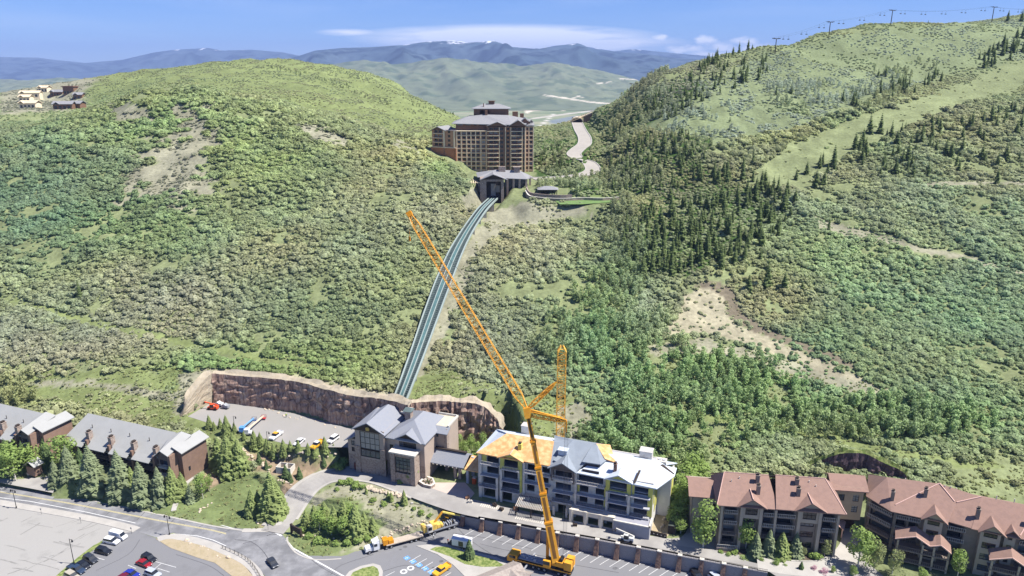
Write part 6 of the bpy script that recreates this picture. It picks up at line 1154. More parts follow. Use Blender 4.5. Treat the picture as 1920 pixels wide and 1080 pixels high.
def lattice(name, a, b, w0, w1, n, m, par, M=None, r=.075, taper=.07):
    """square lattice boom: four chords with lacing on all sides"""
    a, b = Vector(a), Vector(b); n_ = (b-a).normalized(); x = n_.cross(Vector((0,-1,.15))).normalized(); y = x.cross(n_); mb = MB(); ring = []
    for i in range(n+1):
        f = i/n; w_ = (w0+(w1-w0)*f)*min(1, .25+f/taper*.75, .3+(1-f)/taper*.7); c = a.lerp(b, f); ring.append([c+x*sx*w_*.5+y*sy*w_*.5 for sx, sy in ((-1,-1),(1,-1),(1,1),(-1,1))])
    tr = (lambda p: M@p) if M else (lambda p: p)
    for i in range(n):
        for k in range(4):
            mb.tube(tr(ring[i][k]), tr(ring[i+1][k]), r, n=4); k2 = (k+1)%4; mb.tube(tr(ring[i][k if i%2 else k2]), tr(ring[i+1][k2 if i%2 else k]), r*.62, n=3); mb.tube(tr(ring[i][k]), tr(ring[i][k2]), r*.6, n=3)
    return mb.build(name, m, par)
tip = PY(766,398,foot.y+34); s1 = PY(1043,716,head.y+1.5); s2 = PY(1062,789,head.y-4)
lattice('lattice_jib', head, tip, 2.1, 1.9, 46, M_cy, Cr, Mi, r=.10)
lattice('jib_strut', head, s1, 1.1, .8, 9, M_cy, Cr, Mi, r=.11, taper=.2); lattice('jib_strut', head-bd*1.0, s2, 1.5, 1.0, 10, M_cy, Cr, Mi, r=.13, taper=.2)
boxbeam(MB(), head-bd*2.2, head+bd*.6, 1.9, 1.9).build('boom_head', M_cy, Cr); boxbeam(MB(), tip-(tip-head).normalized()*1.4, tip, 1.3, 1.6).build('jib_head', M_cy2, Cr); boxbeam(MB(), head+(s1-head)*.45, s1, .55, .45).build('strut_box', M_cy, Cr); boxbeam(MB(), head+(s2-head)*.1, s2, .8, .6).build('strut_box', M_cy, Cr)
mb = MB(); wl = frame_at(CP, ang)@Vector((TX+3.0,0,5.0))
for a, b, r in ((s1,tip,.05),(s1,head.lerp(tip,.62),.035),(s1,s2,.04)): mb.tube(wv(a), wv(b), r, n=4)
for dx in (-.45,.45): mb.tube(wv(s2+Vector((dx,0,0))), wv(wl+Vector((dx,0,0))), .045, n=4); mb.tube(wv(s2+Vector((dx*.4,.3,0))), wv(wl+Vector((dx*.4,.3,0))), .03, n=4)
split(mb, 'pendant_cable', M_cable, Cr); mb = MB().tube(wv(tip), wv(tip-Vector((0,0,7))), .05, n=4).tube(wv(tip-Vector((0,0,7))), wv(tip-Vector((0,0,8.2))), .28, n=8); mb.build('hook_block', M_cy2, Cr); MB().tube(wv(s2), wv(s2-Vector((0,0,3.2))), .22, n=6).build('sheave_block', M_cy2, Cr)
# free standing lattice mast behind the unfinished building
mY = 208.; t0 = PY(1054,648,mY); z0 = float(gz(t0.x, mY)[0]); Tm = thing('lattice_mast', 'upright open lattice mast in pale yellow standing behind the unfinished building', 'lattice mast', (t0.x, mY, z0)); lattice('mast_lattice', (0,0,0), (0,0,t0.z-z0), 2.5, 2.5, 26, M_rust, Tm, None, r=.17, taper=.0001); MB().box(-2,2,-2,2,-.5,.5).build('mast_base', M_conc, Tm)
mb = MB(); [mb.box(-1.2,1.2,-1.2,-1.1,h,h+.12).box(-1.2,1.2,1.1,1.2,h,h+.12) for h in (8,16,24,32,40)]; split(mb, 'mast_tie', M_cy2, Tm)
# ------------------------------------------------------------------ second crane folding down beside the low-loader
a, b = P(797,1003,0), P(856,985,0); d = b-a; an2 = math.atan2(d.y,d.x); c2 = thing('truck_crane', 'smaller yellow four axle crane with its boom lowered behind the flatbed trailer', 'crane', a, an2); L2 = d.length
MB().box(0,L2,-1.2,1.2,.8,1.5).build('carrier', M_blk2, c2); MB().box(-.4,L2,-1.26,-1.2,1.1,1.6).box(L2-.8,L2+.2,-1.2,1.2,.7,1.8).build('side_stripe', M_deck, c2)
for x in (1,2.6,L2-2.8,L2-1.2):
    for y in (-1.1,1.1): wheel(c2, x, y)
mb = MB().box(.2,1.7,-1.9,-.6,1.6,3.6); o = mb.build('operator_cab', M_trimw, c2); MB().box(.35,1.5,-1.93,-1.9,2.3,3.3).build('cab_window', M_glassd, o); mb = MB().box(-.8,.2,-1.3,1.3,1.6,3.2).box(1.9,3.4,-1.2,1.2,1.6,3.3).box(3.6,4.6,-1.0,1.0,1.6,2.7).box(4.9,5.5,-.9,.9,1.6,2.4); split(mb, 'upper_works', mat('pale_yellow_paint', srgb(226,190,96), rough=.5, noise=.15, nscale=2), c2)
o = MB().beam((2.6,0,2.8),(5.6,0,6.0),.45).build('boom_section', M_cy, c2); MB().beam((5.6,.0,6.0),(11.2,.0,3.0),.42).build('boom_section', mat('pale_boom', srgb(222,204,110), rough=.5), c2)
mb = MB()
for k in range(14): x = 2.4+.6*k; mb.box(x, x+.3, rg.uniform(-1.2,.6), rg.uniform(.7,1.2), 1.5, 1.7+rg.uniform(0,.9))
split(mb, 'deck_equipment', M_deck, c2); lift(P(842,981,0), R(150), 'yellow forklift close against the lowered crane boom', (222,170,50), (222,170,50), 4, .5)
# semi truck with flatbed
a, b = P(684,1037,0), P(792,1008,0); d = b-a; an3 = math.atan2(d.y,d.x); tr = thing('semi_truck', 'white long nosed semi truck pulling a long flatbed trailer', 'truck', a, an3); LT = d.length
M_wp = mat('white_paint', (.72,.72,.72), rough=.35, noise=.03, spec=.5); mb = MB().ext([(0,-1.0,.8),(2.2,-1.0,.8),(2.2,-1.0,1.95),(.2,-1.0,1.65)], (0,2.0,0)).box(2.2,4.0,-1.2,1.2,.8,3.0).ext([(2.5,-1.15,3.0),(4.0,-1.15,3.0),(4.0,-1.15,3.7)], (0,2.3,0)); cabn = mb.build('cab', M_wp, tr); MB().box(2.12,2.2,-1.0,1.0,2.0,2.8).box(2.5,3.4,-1.24,-1.2,2.0,2.8).box(2.5,3.4,1.2,1.24,2.0,2.8).build('cab_window', M_glassd, cabn)
mb = MB().tube((2.3,-1.3,1.0),(2.3,-1.3,3.6),.08).tube((4.1,-1.1,1.0),(4.1,-1.1,3.7),.08); split(mb, 'exhaust_stack', M_deck, tr); MB().box(4.0,8.0,-.5,.5,.7,1.1).build('tractor_frame', M_blk2, tr); MB().box(6.0,LT,-1.25,1.25,1.15,1.4).box(9,LT-3,-.6,.6,.8,1.15).build('flatbed', mat('worn_boards', srgb(176,164,148), rough=.9, noise=.2, nscale=2), tr)
for x in (1.1,6.0,7.4,LT-3.6,LT-2.2,LT-.8):
    for y in (-1.05,1.05): wheel(tr, x, y, .5)
for k,(x,h) in enumerate(((5.6,1.6),(7.2,1.1))):
    o = thing('counterweight_slab', ['upright orange counterweight slabs just behind the white semi cab','flat orange counterweight slabs on the front of the flatbed'][k], 'counterweight', frame_at(a, an3)@Vector((x+.3,0,1.4)), an3, 'counterweights on the flatbed'); mb = MB(); [mb.box(-.7,.7,-1+.5*j,-.6+.5*j,0,h) for j in range(4)]; split(mb, 'slab', M_cy2, o)
# white box trailer
a = P(866,1026,0); bt = thing('box_trailer', 'white box trailer parked behind the small dark conifer on the lot', 'trailer', a, R(-18)); MB().box(-2.6,2.8,-1.1,1.1,.9,2.9).build('box', M_wp, bt); MB().box(-2.8,2.9,-1.15,1.15,2.9,3.0).build('roof', M_wp, bt); MB().box(-.6,.8,-1.14,-1.1,1.0,2.6).build('door', M_glassd, bt); wheel(bt,.6,-1.1,.4); wheel(bt,.6,1.1,.4); MB().box(-4.2,-2.6,-.3,.3,.5,.7).box(-3.6,-2.8,-.7,.7,.7,1.3).build('drawbar', M_blk2, bt)
# machines on the upper lot
lift(P(400,768,10.5), R(170), 'orange telehandler in the far left corner of the upper lot', (232,92,52), (232,92,52), 5, .15, 'lifts on the upper lot')
def boomlift(p, tipp, lab, c1, c2, bk):
    o = thing('boom_lift', lab, 'boom lift', p, 0, 'lifts on the upper lot'); m1 = mat('blift_%02x%02x%02x'%c1, srgb(*c1), rough=.5); m2 = mat('blift_%02x%02x%02x'%c2, srgb(*c2), rough=.5); m3 = mat('blift_%02x%02x%02x'%bk, srgb(*bk), rough=.5); t_ = tipp-p
    MB().box(-1.2,1.2,-1,1,.5,1.1).build('chassis', m1, o); MB().box(-1.2,.4,-.9,.9,1.1,2.2).build('turret', m1, o); MB().beam((0,0,2.2), t_, .4).build('boom', m2, o); k = t_; mb = MB().box(k.x-.8,k.x+.8,k.y-.5,k.y+.5,k.z-.9,k.z-.8)
    for s in (-.8,.8):
        for u in (-.5,.5): mb.box(k.x+s-.04,k.x+s+.04,k.y+u-.04,k.y+u+.04,k.z-.8,k.z+.3)
    for u in (-.5,.5): mb.box(k.x-.8,k.x+.8,k.y+u-.03,k.y+u+.03,k.z+.22,k.z+.3).box(k.x-.8,k.x+.8,k.y+u-.03,k.y+u+.03,k.z-.3,k.z-.22)
    mb.build('basket', m3, o); [wheel(o, x, y, .42, .3) for x in (-.9,.9) for y in (-1,1)]; return o
boomlift(P(457,811,10.5), PY(476,784,P(457,811,10.5).y+9), 'blue boom lift on the upper lot', (92,150,210), (120,170,215), (50,80,130)); boomlift(P(466,815,10.5), PY(494,780,P(466,815,10.5).y+11), 'boom lift with cream boom and red basket on the upper lot', (206,206,206), (226,204,176), (190,60,60))
for k, (px, py) in enumerate(((412,762),(424,766))):
    o = thing('equipment_trailer', ['white equipment trailer against the rock cut, nearer the orange telehandler','grey equipment trailer against the rock cut, farther from the orange telehandler'][k], 'trailer', P(px,py,10.5), R(-15), 'trailers below the rock cut'); MB().box(-1.3,1.3,-.8,.8,.6,1.5).ext([(-1.3,-.8,1.5),(.4,-.8,1.5),(-.4,-.8,2.0)],(0,1.6,0)).build('body', [M_wp,M_deck][k], o); wheel(o,-.6,-.8,.35); wheel(o,-.6,.8,.35); wheel(o,.7,-.8,.35)
# ------------------------------------------------------------------ cars: body, glass, wheels, lamps
def paint(n, c): return mat('paint_'+n, c, rough=.28, noise=.02, spec=.55)
M_head = mat('headlight', (.75,.76,.74), rough=.2); M_tail = mat('taillight', (.35,.02,.02), rough=.3)
def car(kind, m, label, a, b, z=0, group='cars parked in the lower lot', m2=None):
    """a, b: photo pixels of the rear and the front of the car on the ground"""
    A, B = P(*a, z), P(*b, z); d = B-A; c = (A+B)/2; an = math.atan2(d.y, d.x); o = thing({'sedan':'car','suv':'car','van':'van','pickup':'pickup_truck'}[kind], label, {'sedan':'car','suv':'car','van':'van','pickup':'pickup truck'}[kind], c, an, group)
    prof = dict(sedan=([(-2.3,.35),(2.3,.35),(2.35,.62),(2.2,.82),(1.15,.95),(-1.55,1.0),(-2.25,.95),(-2.35,.6)], [(-1.75,.95),(1.2,.93),(.45,1.42),(-1.05,1.44)]),
                suv=([(-2.3,.4),(2.35,.4),(2.4,.75),(2.25,1.02),(1.2,1.12),(-2.2,1.15),(-2.38,.8)], [(-2.15,1.12),(1.25,1.1),(.6,1.72),(-1.85,1.76)]),
                van=([(-2.7,.4),(2.7,.4),(2.75,.9),(2.5,1.25),(1.9,1.3),(-2.7,1.3)], [(-2.68,1.28),(1.95,1.28),(1.3,2.15),(-2.6,2.2)]),
                pickup=([(-2.9,.45),(2.8,.45),(2.85,.85),(2.7,1.12),(1.5,1.2),(-.6,1.2),(-.6,1.0),(-2.9,1.0)], [(-.7,1.15),(1.5,1.15),(.85,1.82),(-.55,1.84)]))[kind]
    lo, up = prof; W_ = .92; mb = MB()
    mb.ext([(x,-W_,z_) for x, z_ in lo], (0,2*W_,0)); 
    if kind == 'pickup': mb.box(-2.9,-.6,-W_,-W_+.08,1.0,1.3).box(-2.9,-.6,W_-.08,W_,1.0,1.3).box(-2.9,-2.82,-W_+.08,W_-.08,1.0,1.3)
    body = mb.build('body', m, o); bv = body.modifiers.new('bevel', 'BEVEL'); bv.width = .07; bv.segments = 2
    n = len(up); g = MB(); ins = .16; g.add([(x,-W_+.03,z_) if z_ < 1.35 and kind!='van' or z_ < 1.5 and kind == 'van' else (x,-W_+ins,z_) for x, z_ in up]+[(x,W_-.03,z_) if z_ < 1.35 and kind!='van' or z_ < 1.5 and kind=='van' else (x,W_-ins,z_) for x, z_ in up], [tuple(range(n)), tuple(range(2*n-1,n-1,-1))]+[(i,n+i,n+(i+1)%n,(i+1)%n) for i in range(n)]); gl = g.build('windows', M_glassd if kind != 'van' else (m2 or m), o)
    (x1, z1), (x0, z0_) = up[2], up[3]; MB().box(x0+.02, x1-.02, -W_+ins-.02, W_-ins+.02, max(z1,z0_)-.02, max(z1,z0_)+.05).build('roof', m2 or m, o)
    if kind == 'van': MB().box(1.35,2.0,-W_+.05,W_-.05,1.3,1.4).ext([(1.98,-.8,1.33),(1.42,-.72,2.1),(1.42,.72,2.1),(1.98,.8,1.33)],(.05,0,.02)).build('windscreen', M_glassd, o)
    for x in (-1.45,1.45) if kind != 'pickup' else (-1.8,1.8):
        for y in (-W_+.08, W_-.08): 
            w_ = MB().tube((x,y-.11,.34),(x,y+.11,.34),.34,n=12).build('wheel', M_tyre, o); MB().tube((x,y-.125,.34),(x,y+.125,.34),.18,n=8).build('rim', M_deck, w_)
    xf = lo[2][0]; xr = lo[-1][0]
    for y in (-.7,.48): MB().box(xf-.12,xf+.02,y,y+.22,.62,.76).build('headlight', M_head, o); MB().box(xr-.02,xr+.08,y,y+.22,.68,.84).build('taillight', M_tail, o)
    return o
wh = paint('white', (.74,.74,.73)); bk = paint('black', (.015,.017,.022)); dg = paint('dark_grey', (.035,.04,.05)); rd = paint('red', (.28,.015,.02)); bl = paint('blue', (.02,.035,.28)); nb = paint('navy', (.03,.05,.09)); sv = paint('silver', (.42,.46,.52)); tn = paint('tan', (.42,.38,.30)); yl = paint('yellow', (.75,.40,.03)); mr = paint('maroon', (.13,.015,.03))
car('van', wh, 'tall white van at the top of the left row of parked cars', (208,1005), (237,1013)); car('suv', wh, 'white car parked right below the white van', (197,1016), (222,1021)); car('suv', bk, 'black car standing alone below the two white vehicles', (182,1034), (207,1040))
car('suv', dg, 'first dark car of the tight lower group beside the grass verge', (158,1046), (183,1058)); car('sedan', bk, 'dark car in the middle of the tight lower group beside the grass verge', (144,1057), (169,1069)); car('pickup', nb, 'navy pickup below the tight group of dark cars', (132,1066), (156,1077)); car('suv', tn, 'tan car partly cut by the bottom edge beside the navy pickup', (124,1078), (147,1090))
car('suv', bk, 'black car parked just above the red car', (268,1045), (291,1056), ); car('sedan', rd, 'red car parked below a black car in the middle of the lower lot', (258,1055), (283,1065)); car('sedan', bl, 'bright blue car near the bottom edge', (236,1075), (259,1084)); car('suv', sv, 'light blue silver car near the bottom edge', (275,1075), (299,1084)); car('sedan', mr, 'maroon car cut by the bottom edge beside the bright blue car', (226,1082), (247,1092))
car('sedan', dg, 'dark car driving down the road past the planting strip', (504,1049), (519,1068), group='cars on the road')
g_ = 'vehicles on the upper lot'; car('pickup', wh, 'white pickup with yellow rear on the upper lot, leftmost of the vehicles', (526,814), (510,826), 10.5, g_, m2=yl); car('sedan', wh, 'white car behind the small conifers on the upper lot', (568,826), (555,837), 10.5, g_); car('pickup', yl, 'yellow and white pickup at the front edge of the upper lot', (603,831), (587,843), 10.5, g_, m2=wh); car('suv', wh, 'white car nearest the lodge on the upper lot', (632,822), (618,832), 10.5, g_)
car('pickup', yl, 'yellow cabbed flatbed pickup at the bottom edge near the blue markings', (838,1066), (818,1080), 0, 'vehicles by the bottom edge'); car('suv', bk, 'car cut by the bottom edge right of the retaining wall buttresses', (1300,1076), (1312,1090), 0, 'vehicles by the bottom edge'); car('suv', sv, 'pale car at the bottom edge below the wall, right of the dark one', (1335,1083), (1350,1095), 0, 'vehicles by the bottom edge')
# ------------------------------------------------------------------ trees one can tell apart
L_sp = leafmat('spruce_needles', srgb(150,162,124), nscale=5, noise=.45); L_gr = leafmat('fir_needles', srgb(154,168,108), nscale=5, noise=.45); L_lf = leafmat('bright_leaves', srgb(150,172,98), nscale=4, noise=.4); L_ol = leafmat('olive_leaves', srgb(160,168,116), nscale=4, noise=.35); L_pk = leafmat('pink_blossom', srgb(206,160,176), nscale=4, noise=.3); L_dk = leafmat('dark_needles', srgb(112,132,88), nscale=5, noise=.4)
M_bark = mat('bark', srgb(120,104,88), rough=1, noise=.3, nscale=3); M_abark = mat('pale_bark', srgb(196,190,176), rough=1, noise=.3, nscale=3)
def tmesh(nm, mb, m): return mesh_only(mb, nm, m)
trk = MB().tube((0,0,-.03),(0,0,.55),.022,.012,7).tube((0,0,.55),(0,0,.93),.012,.004,5)
trk2 = MB().tube((0,0,-.03),(0,0,.6),.016,.009,7)
_r = random.Random(4)
for k in range(9): a = _r.uniform(0,6.28); z = .22+.06*k; trk2.tube((0,0,z),(.16*math.cos(a),.16*math.sin(a),z+.14),.006,.002,4)
KINDS = {}
def kind(nm, name, cat, meshes, bark, tk): KINDS[nm] = (name, cat, meshes, bark, tk)
def spruce(seed, rad): return conifer_mesh(seed, tiers=26, per=22, rad=rad)
def leafy(seed, w_): return aspen_mesh(seed, 1200, .030, w_)
kind('spruce','spruce_tree','spruce',[tmesh('crown', spruce(60+s,.27), L_sp) for s in range(3)], M_bark, trk)
kind('fir','fir_tree','fir',[tmesh('crown', spruce(70+s,.24), L_gr) for s in range(3)], M_bark, trk)
kind('dark','fir_tree','fir',[tmesh('crown', spruce(80+s,.22), L_dk) for s in range(2)], M_bark, trk)
kind('leafy','leafy_tree','tree',[tmesh('crown', leafy(90+s,.30), L_lf) for s in range(3)], M_abark, trk2)
kind('aspen','aspen_tree','aspen',[tmesh('crown', leafy(100+s,.17), L_lf) for s in range(3)], M_abark, trk2)
kind('olive','leafy_tree','tree',[tmesh('crown', leafy(110+s,.42), L_ol) for s in range(2)], M_abark, trk2)
kind('blossom','blossom_tree','tree',[tmesh('crown', leafy(120,.5), L_pk)], M_bark, trk2)
kind('shrub','shrub','shrub',[tmesh('crown', bush_mesh(130+s, 8, 40, .2, .9), L_lf) for s in range(3)], M_bark, None)
PRO = {}
def proto(k, i):
    if (k, i) in PRO: return PRO[k, i], False
    name, cat, ms, bark, tk = KINDS[k]; o = bpy.data.objects.new(name, None); COL.objects.link(o); o['category'] = cat
    c = bpy.data.objects.new('crown' if k != 'shrub' else 'foliage', ms[i]); COL.objects.link(c); c.parent = o
    if tk:
        key = 'trunk'+k
        if key not in PRO: PRO[key] = mesh_only(tk, 'trunk', bark)
        t = bpy.data.objects.new('trunk', PRO[key]); COL.objects.link(t); t.parent = o
    PRO[k, i] = o; return o, True
TREES = []
def plant(k, px, py, hpx, label, group, wide=1.0, z=None):
    g = onground(px, py) if z is None else P(px, py, z); h = PY(px, py-hpx, g.y).z-g.z; i = len(TREES) % len(KINDS[k][2]); o, new = proto(k, i)
    if not new: o = dup(o)
    o.location = g-Vector((0,0,.15)); o.rotation_euler = (0,0,random.uniform(0,6.28)); s = h if k != 'shrub' else h/1.2; o.scale = (s*wide, s*wide, s); o['label'] = label; o['group'] = group; TREES.append(o); return o
ORD = ['first','second','third','fourth','fifth','sixth','seventh','eighth','ninth','tenth','eleventh','twelfth','thirteenth','fourteenth','fifteenth','sixteenth','seventeenth','eighteenth','nineteenth','twentieth']
def row(k, lst, desc, group, wide=1.0, z=None):
    """desc has %s for the ordinal from the left"""
    for n, t in enumerate(sorted(lst)): plant(k, *t[:3], desc % ORD[n], group, wide, z)
row('spruce', [(107,910,50),(132,895,64),(176,914,84),(229,927,88),(269,941,80),(302,940,68)], '%s blue green spruce from the left in the row before the condominium', 'spruces before the grey roofed condominium', 1.1)
row('leafy', [(8,893,62),(30,902,70),(62,888,60),(122,880,66)], '%s bright leafy tree from the left by the condominium driveway', 'leafy trees at the left edge', 1.25)
row('dark', [(18,880,60),(48,876,52),(90,874,58),(155,886,50)], '%s dark conifer from the left standing against the condominiums', 'dark conifers against the condominiums', 1.2)
row('fir', [(250,922,50),(326,934,62),(343,926,44)], '%s green fir from the left behind the big condominium spruces', 'green firs near the condominium path', 1.2)
plant('spruce', 358, 943, 38, 'small pale spruce beside the footpath to the condominium', 'path trees'); plant('leafy', 381, 936, 52, 'upright leafy tree right of the condominium footpath', 'path trees', .9); plant('leafy', 394, 925, 34, 'smaller leafy tree right of the upright one by the condominium footpath', 'path trees', .9)
row('fir', [(412,874,58),(430,886,74),(450,884,64),(441,868,60)], '%s fir from the left in the large clump between the condominium and the lawn', 'large fir clump right of the condominium', 1.35)
row('fir', [(393,802,26),(402,806,18),(414,804,22),(426,814,38),(440,812,22),(458,826,20),(478,842,38),(489,838,30),(502,853,34),(514,859,30),(533,857,36),(545,846,22),(560,848,26),(578,850,22),(591,866,32),(610,850,34),(626,848,18)], '%s small fir from the left along the planted bank below the upper lot', 'small firs along the bank below the upper lot', 1.15)
row('dark', [(486,870,24),(500,880,20),(536,896,28),(545,905,22),(562,898,26),(575,872,16),(608,878,24)], '%s small dark fir from the left around the pale utility enclosure', 'small firs around the utility enclosure', 1.2)
row('fir', [(474,964,50),(486,962,44),(497,966,48),(512,966,86),(523,962,60)], '%s fir from the left in the clump on the lawn beside the driveway', 'firs on the lawn beside the driveway', 1.25)
row('fir', [(574,984,30),(590,978,34),(610,985,48),(628,996,50),(646,992,58),(668,1008,66),(684,1002,46),(700,1000,34)], '%s fir from the left in the thicket on the driveway island', 'firs on the driveway island', 1.3); row('leafy', [(600,998,42),(622,1006,40),(648,1010,44),(660,990,46)], '%s leafy tree from the left in the thicket on the driveway island', 'leafy trees on the driveway island', 1.3)
row('fir', [(687,927,16),(728,938,20),(734,942,22),(758,946,30)], '%s small fir from the left along the upper rim of the driveway island', 'small firs on the rim of the island', 1.0)
row('shrub', [(566,1000,12),(580,1010,12),(596,1018,12),(612,1022,12),(630,1024,11),(650,1022,12),(670,1018,12),(690,1014,11),(640,908,10),(655,908,12),(668,914,12),(680,918,10),(632,922,9),(720,948,8),(745,952,8),(700,940,8),(776,958,9),(790,966,10),(806,972,10),(826,972,8)], '%s low shrub from the left on the driveway island', 'low shrubs on the driveway island')
plant('dark', 880, 1048, 40, 'single dark conifer on the lawn island in the lot before the white box trailer', 'lot tree', 1.25)
row('leafy', [(727,884,28),(762,902,24),(772,906,34)], '%s small leafy tree from the left at the foot of the station lodge', 'small trees at the foot of the lodge', 1.3); row('shrub', [(636,880,16),(645,874,16),(752,900,12),(750,908,10),(624,880,10)], '%s shrub from the left beside the station lodge', 'shrubs beside the lodge')
row('aspen', [(850,852,30),(862,846,34),(872,856,30),(884,848,36),(895,858,32),(906,850,38),(918,860,34),(928,852,36),(938,866,26)], '%s thin young aspen from the left below the dark rock cut behind the lodge', 'young aspens behind the lodge', 1.1, 5.5); row('shrub', [(855,862,14),(870,868,16),(886,872,16),(902,874,15),(918,876,14),(893,862,16),(935,878,12)], '%s shrub from the left in the gap between lodge and unfinished building', 'shrubs behind the porte-cochere', z=5.0)
row('aspen', [(1268,985,46),(1272,962,52),(1276,1000,30),(1279,944,56),(1283,975,50),(1287,924,58),(1293,955,54),(1296,905,54),(1302,935,50),(1310,912,50)], '%s tall bright aspen from the left in the row right of the unfinished building', 'aspens right of the unfinished building', 1.9)
plant('aspen', 1318, 1027, 88, 'tall bright aspen with pale trunk at the left corner of the nearer red roofed lodge', 'trees before the nearer red lodge', 1.15); plant('aspen', 1398, 1031, 62, 'bright aspen before the first gable of the nearer red roofed lodge', 'trees before the nearer red lodge', 1.2); plant('fir', 1464, 1043, 48, 'bright green fir between blue spruces before the nearer red roofed lodge', 'trees before the nearer red lodge', 1.6)
row('spruce', [(1416,1039,44),(1440,1040,50),(1490,1044,48)], '%s blue spruce from the left before the nearer red roofed lodge', 'blue spruces before the nearer red lodge', 1.2); row('olive', [(1505,1046,20),(1545,1046,36)], '%s round leafy tree from the left near the right end of the nearer red lodge', 'round trees before the nearer red lodge', .9)
row('aspen', [(1364,1061,27),(1390,1064,22),(1427,1068,24)], '%s thin young tree from the left on the lane behind the wall railing', 'thin trees along the lane', 1.5); row('leafy', [(1453,1075,30),(1470,1080,24),(1560,1084,24)], '%s leafy tree from the left above the wall at the bottom edge', 'leafy trees above the wall', 1.1); plant('dark', 1500, 1082, 32, 'dark spruce beside the pink blossom tree at the bottom edge', 'bottom edge conifer', 1.2)
plant('blossom', 1524, 1079, 20, 'tree with pink blossom at the bottom edge, left of its pair', 'blossom trees', 1.4); plant('blossom', 1542, 1082, 18, 'tree with pink blossom at the bottom edge, right of its pair', 'blossom trees', 1.3)
plant('leafy', 1608, 1064, 74, 'tall bright leafy tree left of the large red roofed lodge', 'trees before the larger red lodge', 1.2); plant('olive', 1638, 1070, 54, 'broad pale olive tree, left one of two before the large red lodge', 'trees before the larger red lodge', .95); plant('olive', 1672, 1078, 50, 'broad pale olive tree, right one of two before the large red lodge', 'trees before the larger red lodge', .95); plant('leafy', 1794, 1086, 58, 'bright pointed tree before the middle of the large red roofed lodge', 'trees before the larger red lodge', 1.0); plant('leafy', 1728, 1092, 26, 'low leafy treetop at the bottom edge before the large red roofed lodge', 'trees before the larger red lodge', 1.3); plant('leafy', 1597, 1090, 30, 'leafy treetop at the bottom edge below the tall tree by the large lodge', 'trees before the larger red lodge', 1.3)
row('shrub', [(1350,1040,10),(1365,1042,9),(1378,1040,10),(1520,1046,10),(1530,1048,12),(1330,1036,8)], '%s clipped shrub from the left in the bed before the nearer red roofed lodge', 'shrubs before the nearer red lodge')
# ------------------------------------------------------------------ conifers on the hillsides
hc = [mesh_only(conifer_mesh(200+s, tiers=11, per=8, rad=.165+.03*(s%4)), 'conifer', leafmat('hill_conifer_needles', srgb(124,140,90), nscale=2, noise=.4)) for s in range(5)]
CZ = [([(1165,480),(1172,410),(1230,378),(1340,372),(1420,352),(1500,366),(1490,400),(1462,440),(1440,492),(1350,505),(1260,515),(1200,525)], 200, 26, 48, 'dark pointed conifer in the dense stand right of the garden lawn', 'conifers of the dense middle stand'),
 ([(1490,335),(1560,285),(1700,245),(1920,200),(1920,310),(1750,335),(1600,352),(1500,352)], 82, 24, 44, 'dark pointed conifer scattered in the brush below the ski run', 'conifers below the ski run'),
 ([(1120,372),(1140,310),(1200,262),(1290,262),(1345,330),(1300,362),(1180,370)], 80, 22, 38, 'dark conifer on the slope between the hotel road and the ski run', 'conifers right of the hotel road'),
 ([(1190,205),(1260,165),(1300,140),(1440,100),(1455,140),(1330,185),(1240,240)], 90, 14, 30, 'dark conifer on the crest left of the chairlift', 'conifers on the crest'),
 ([(1004,312),(1048,285),(1054,300),(1072,316),(1050,326),(1010,326)], 46, 12, 22, 'narrow young conifer in the wedge between hotel and road', 'conifers between hotel and road'),
 ([(1010,290),(1050,266),(1058,285),(1008,310)], 26, 10, 18, 'narrow young conifer in the wedge between hotel and road', 'conifers between hotel and road'),
 ([(1560,190),(1600,175),(1760,130),(1790,150),(1700,185),(1610,218)], 46, 16, 30, 'dark conifer along the upper edge of the ski run', 'conifers along the ski run'), ([(1820,118),(1925,60),(1925,106),(1850,132)], 40, 16, 30, 'dark conifer beside the top of the ski run', 'conifers at the top of the ski run'),
 ([(1420,80),(1310,125),(1316,132),(1424,88)], 26, 12, 26, 'dark conifer on the crest left of the chairlift', 'conifers on the crest'),
 ([(0,265),(85,232),(90,262),(20,300),(0,310)], 16, 12, 24, 'small dark conifer on the slope at the left edge', 'conifers at the left edge'), ([(1330,330),(1420,300),(1420,345),(1340,352)], 12, 24, 48, 'dark conifer at the foot of the ski run', 'conifers at the foot of the ski run'),
 ([(500,122),(560,132),(640,155),(735,195),(730,200),(620,158),(500,128)], 60, 5, 9, 'dark bushy conifer on the far left ridge line', 'conifers on the far left ridge'), ([(760,195),(840,205),(865,218),(800,206)], 26, 5, 9, 'dark bushy conifer on the far left ridge line', 'conifers on the far left ridge')]
SPC = [(150,558,42),(393,186,20),(1346,345,40),(1392,340,42),(1470,545,40),(1403,548,38),(1437,540,60),(1503,548,26),(1553,436,36),(1868,346,34),(1083,487,28),(1240,515,40),(1352,505,46),(1215,505,40),(58,540,18),(1540,352,22),(1455,178,22),(1484,176,20),(1687,165,24),(1733,160,22),(1646,145,20),(1660,143,24),(1610,155,12),(1889,40,24),(1858,120,22),(1630,250,42),(1650,250,44),(1670,260,40),(1915,40,26),(1740,44,8),(1776,40,8),(1800,41,10),(1640,44,10),(1395,120,20)]
cons = []
rgc = random.Random(77)
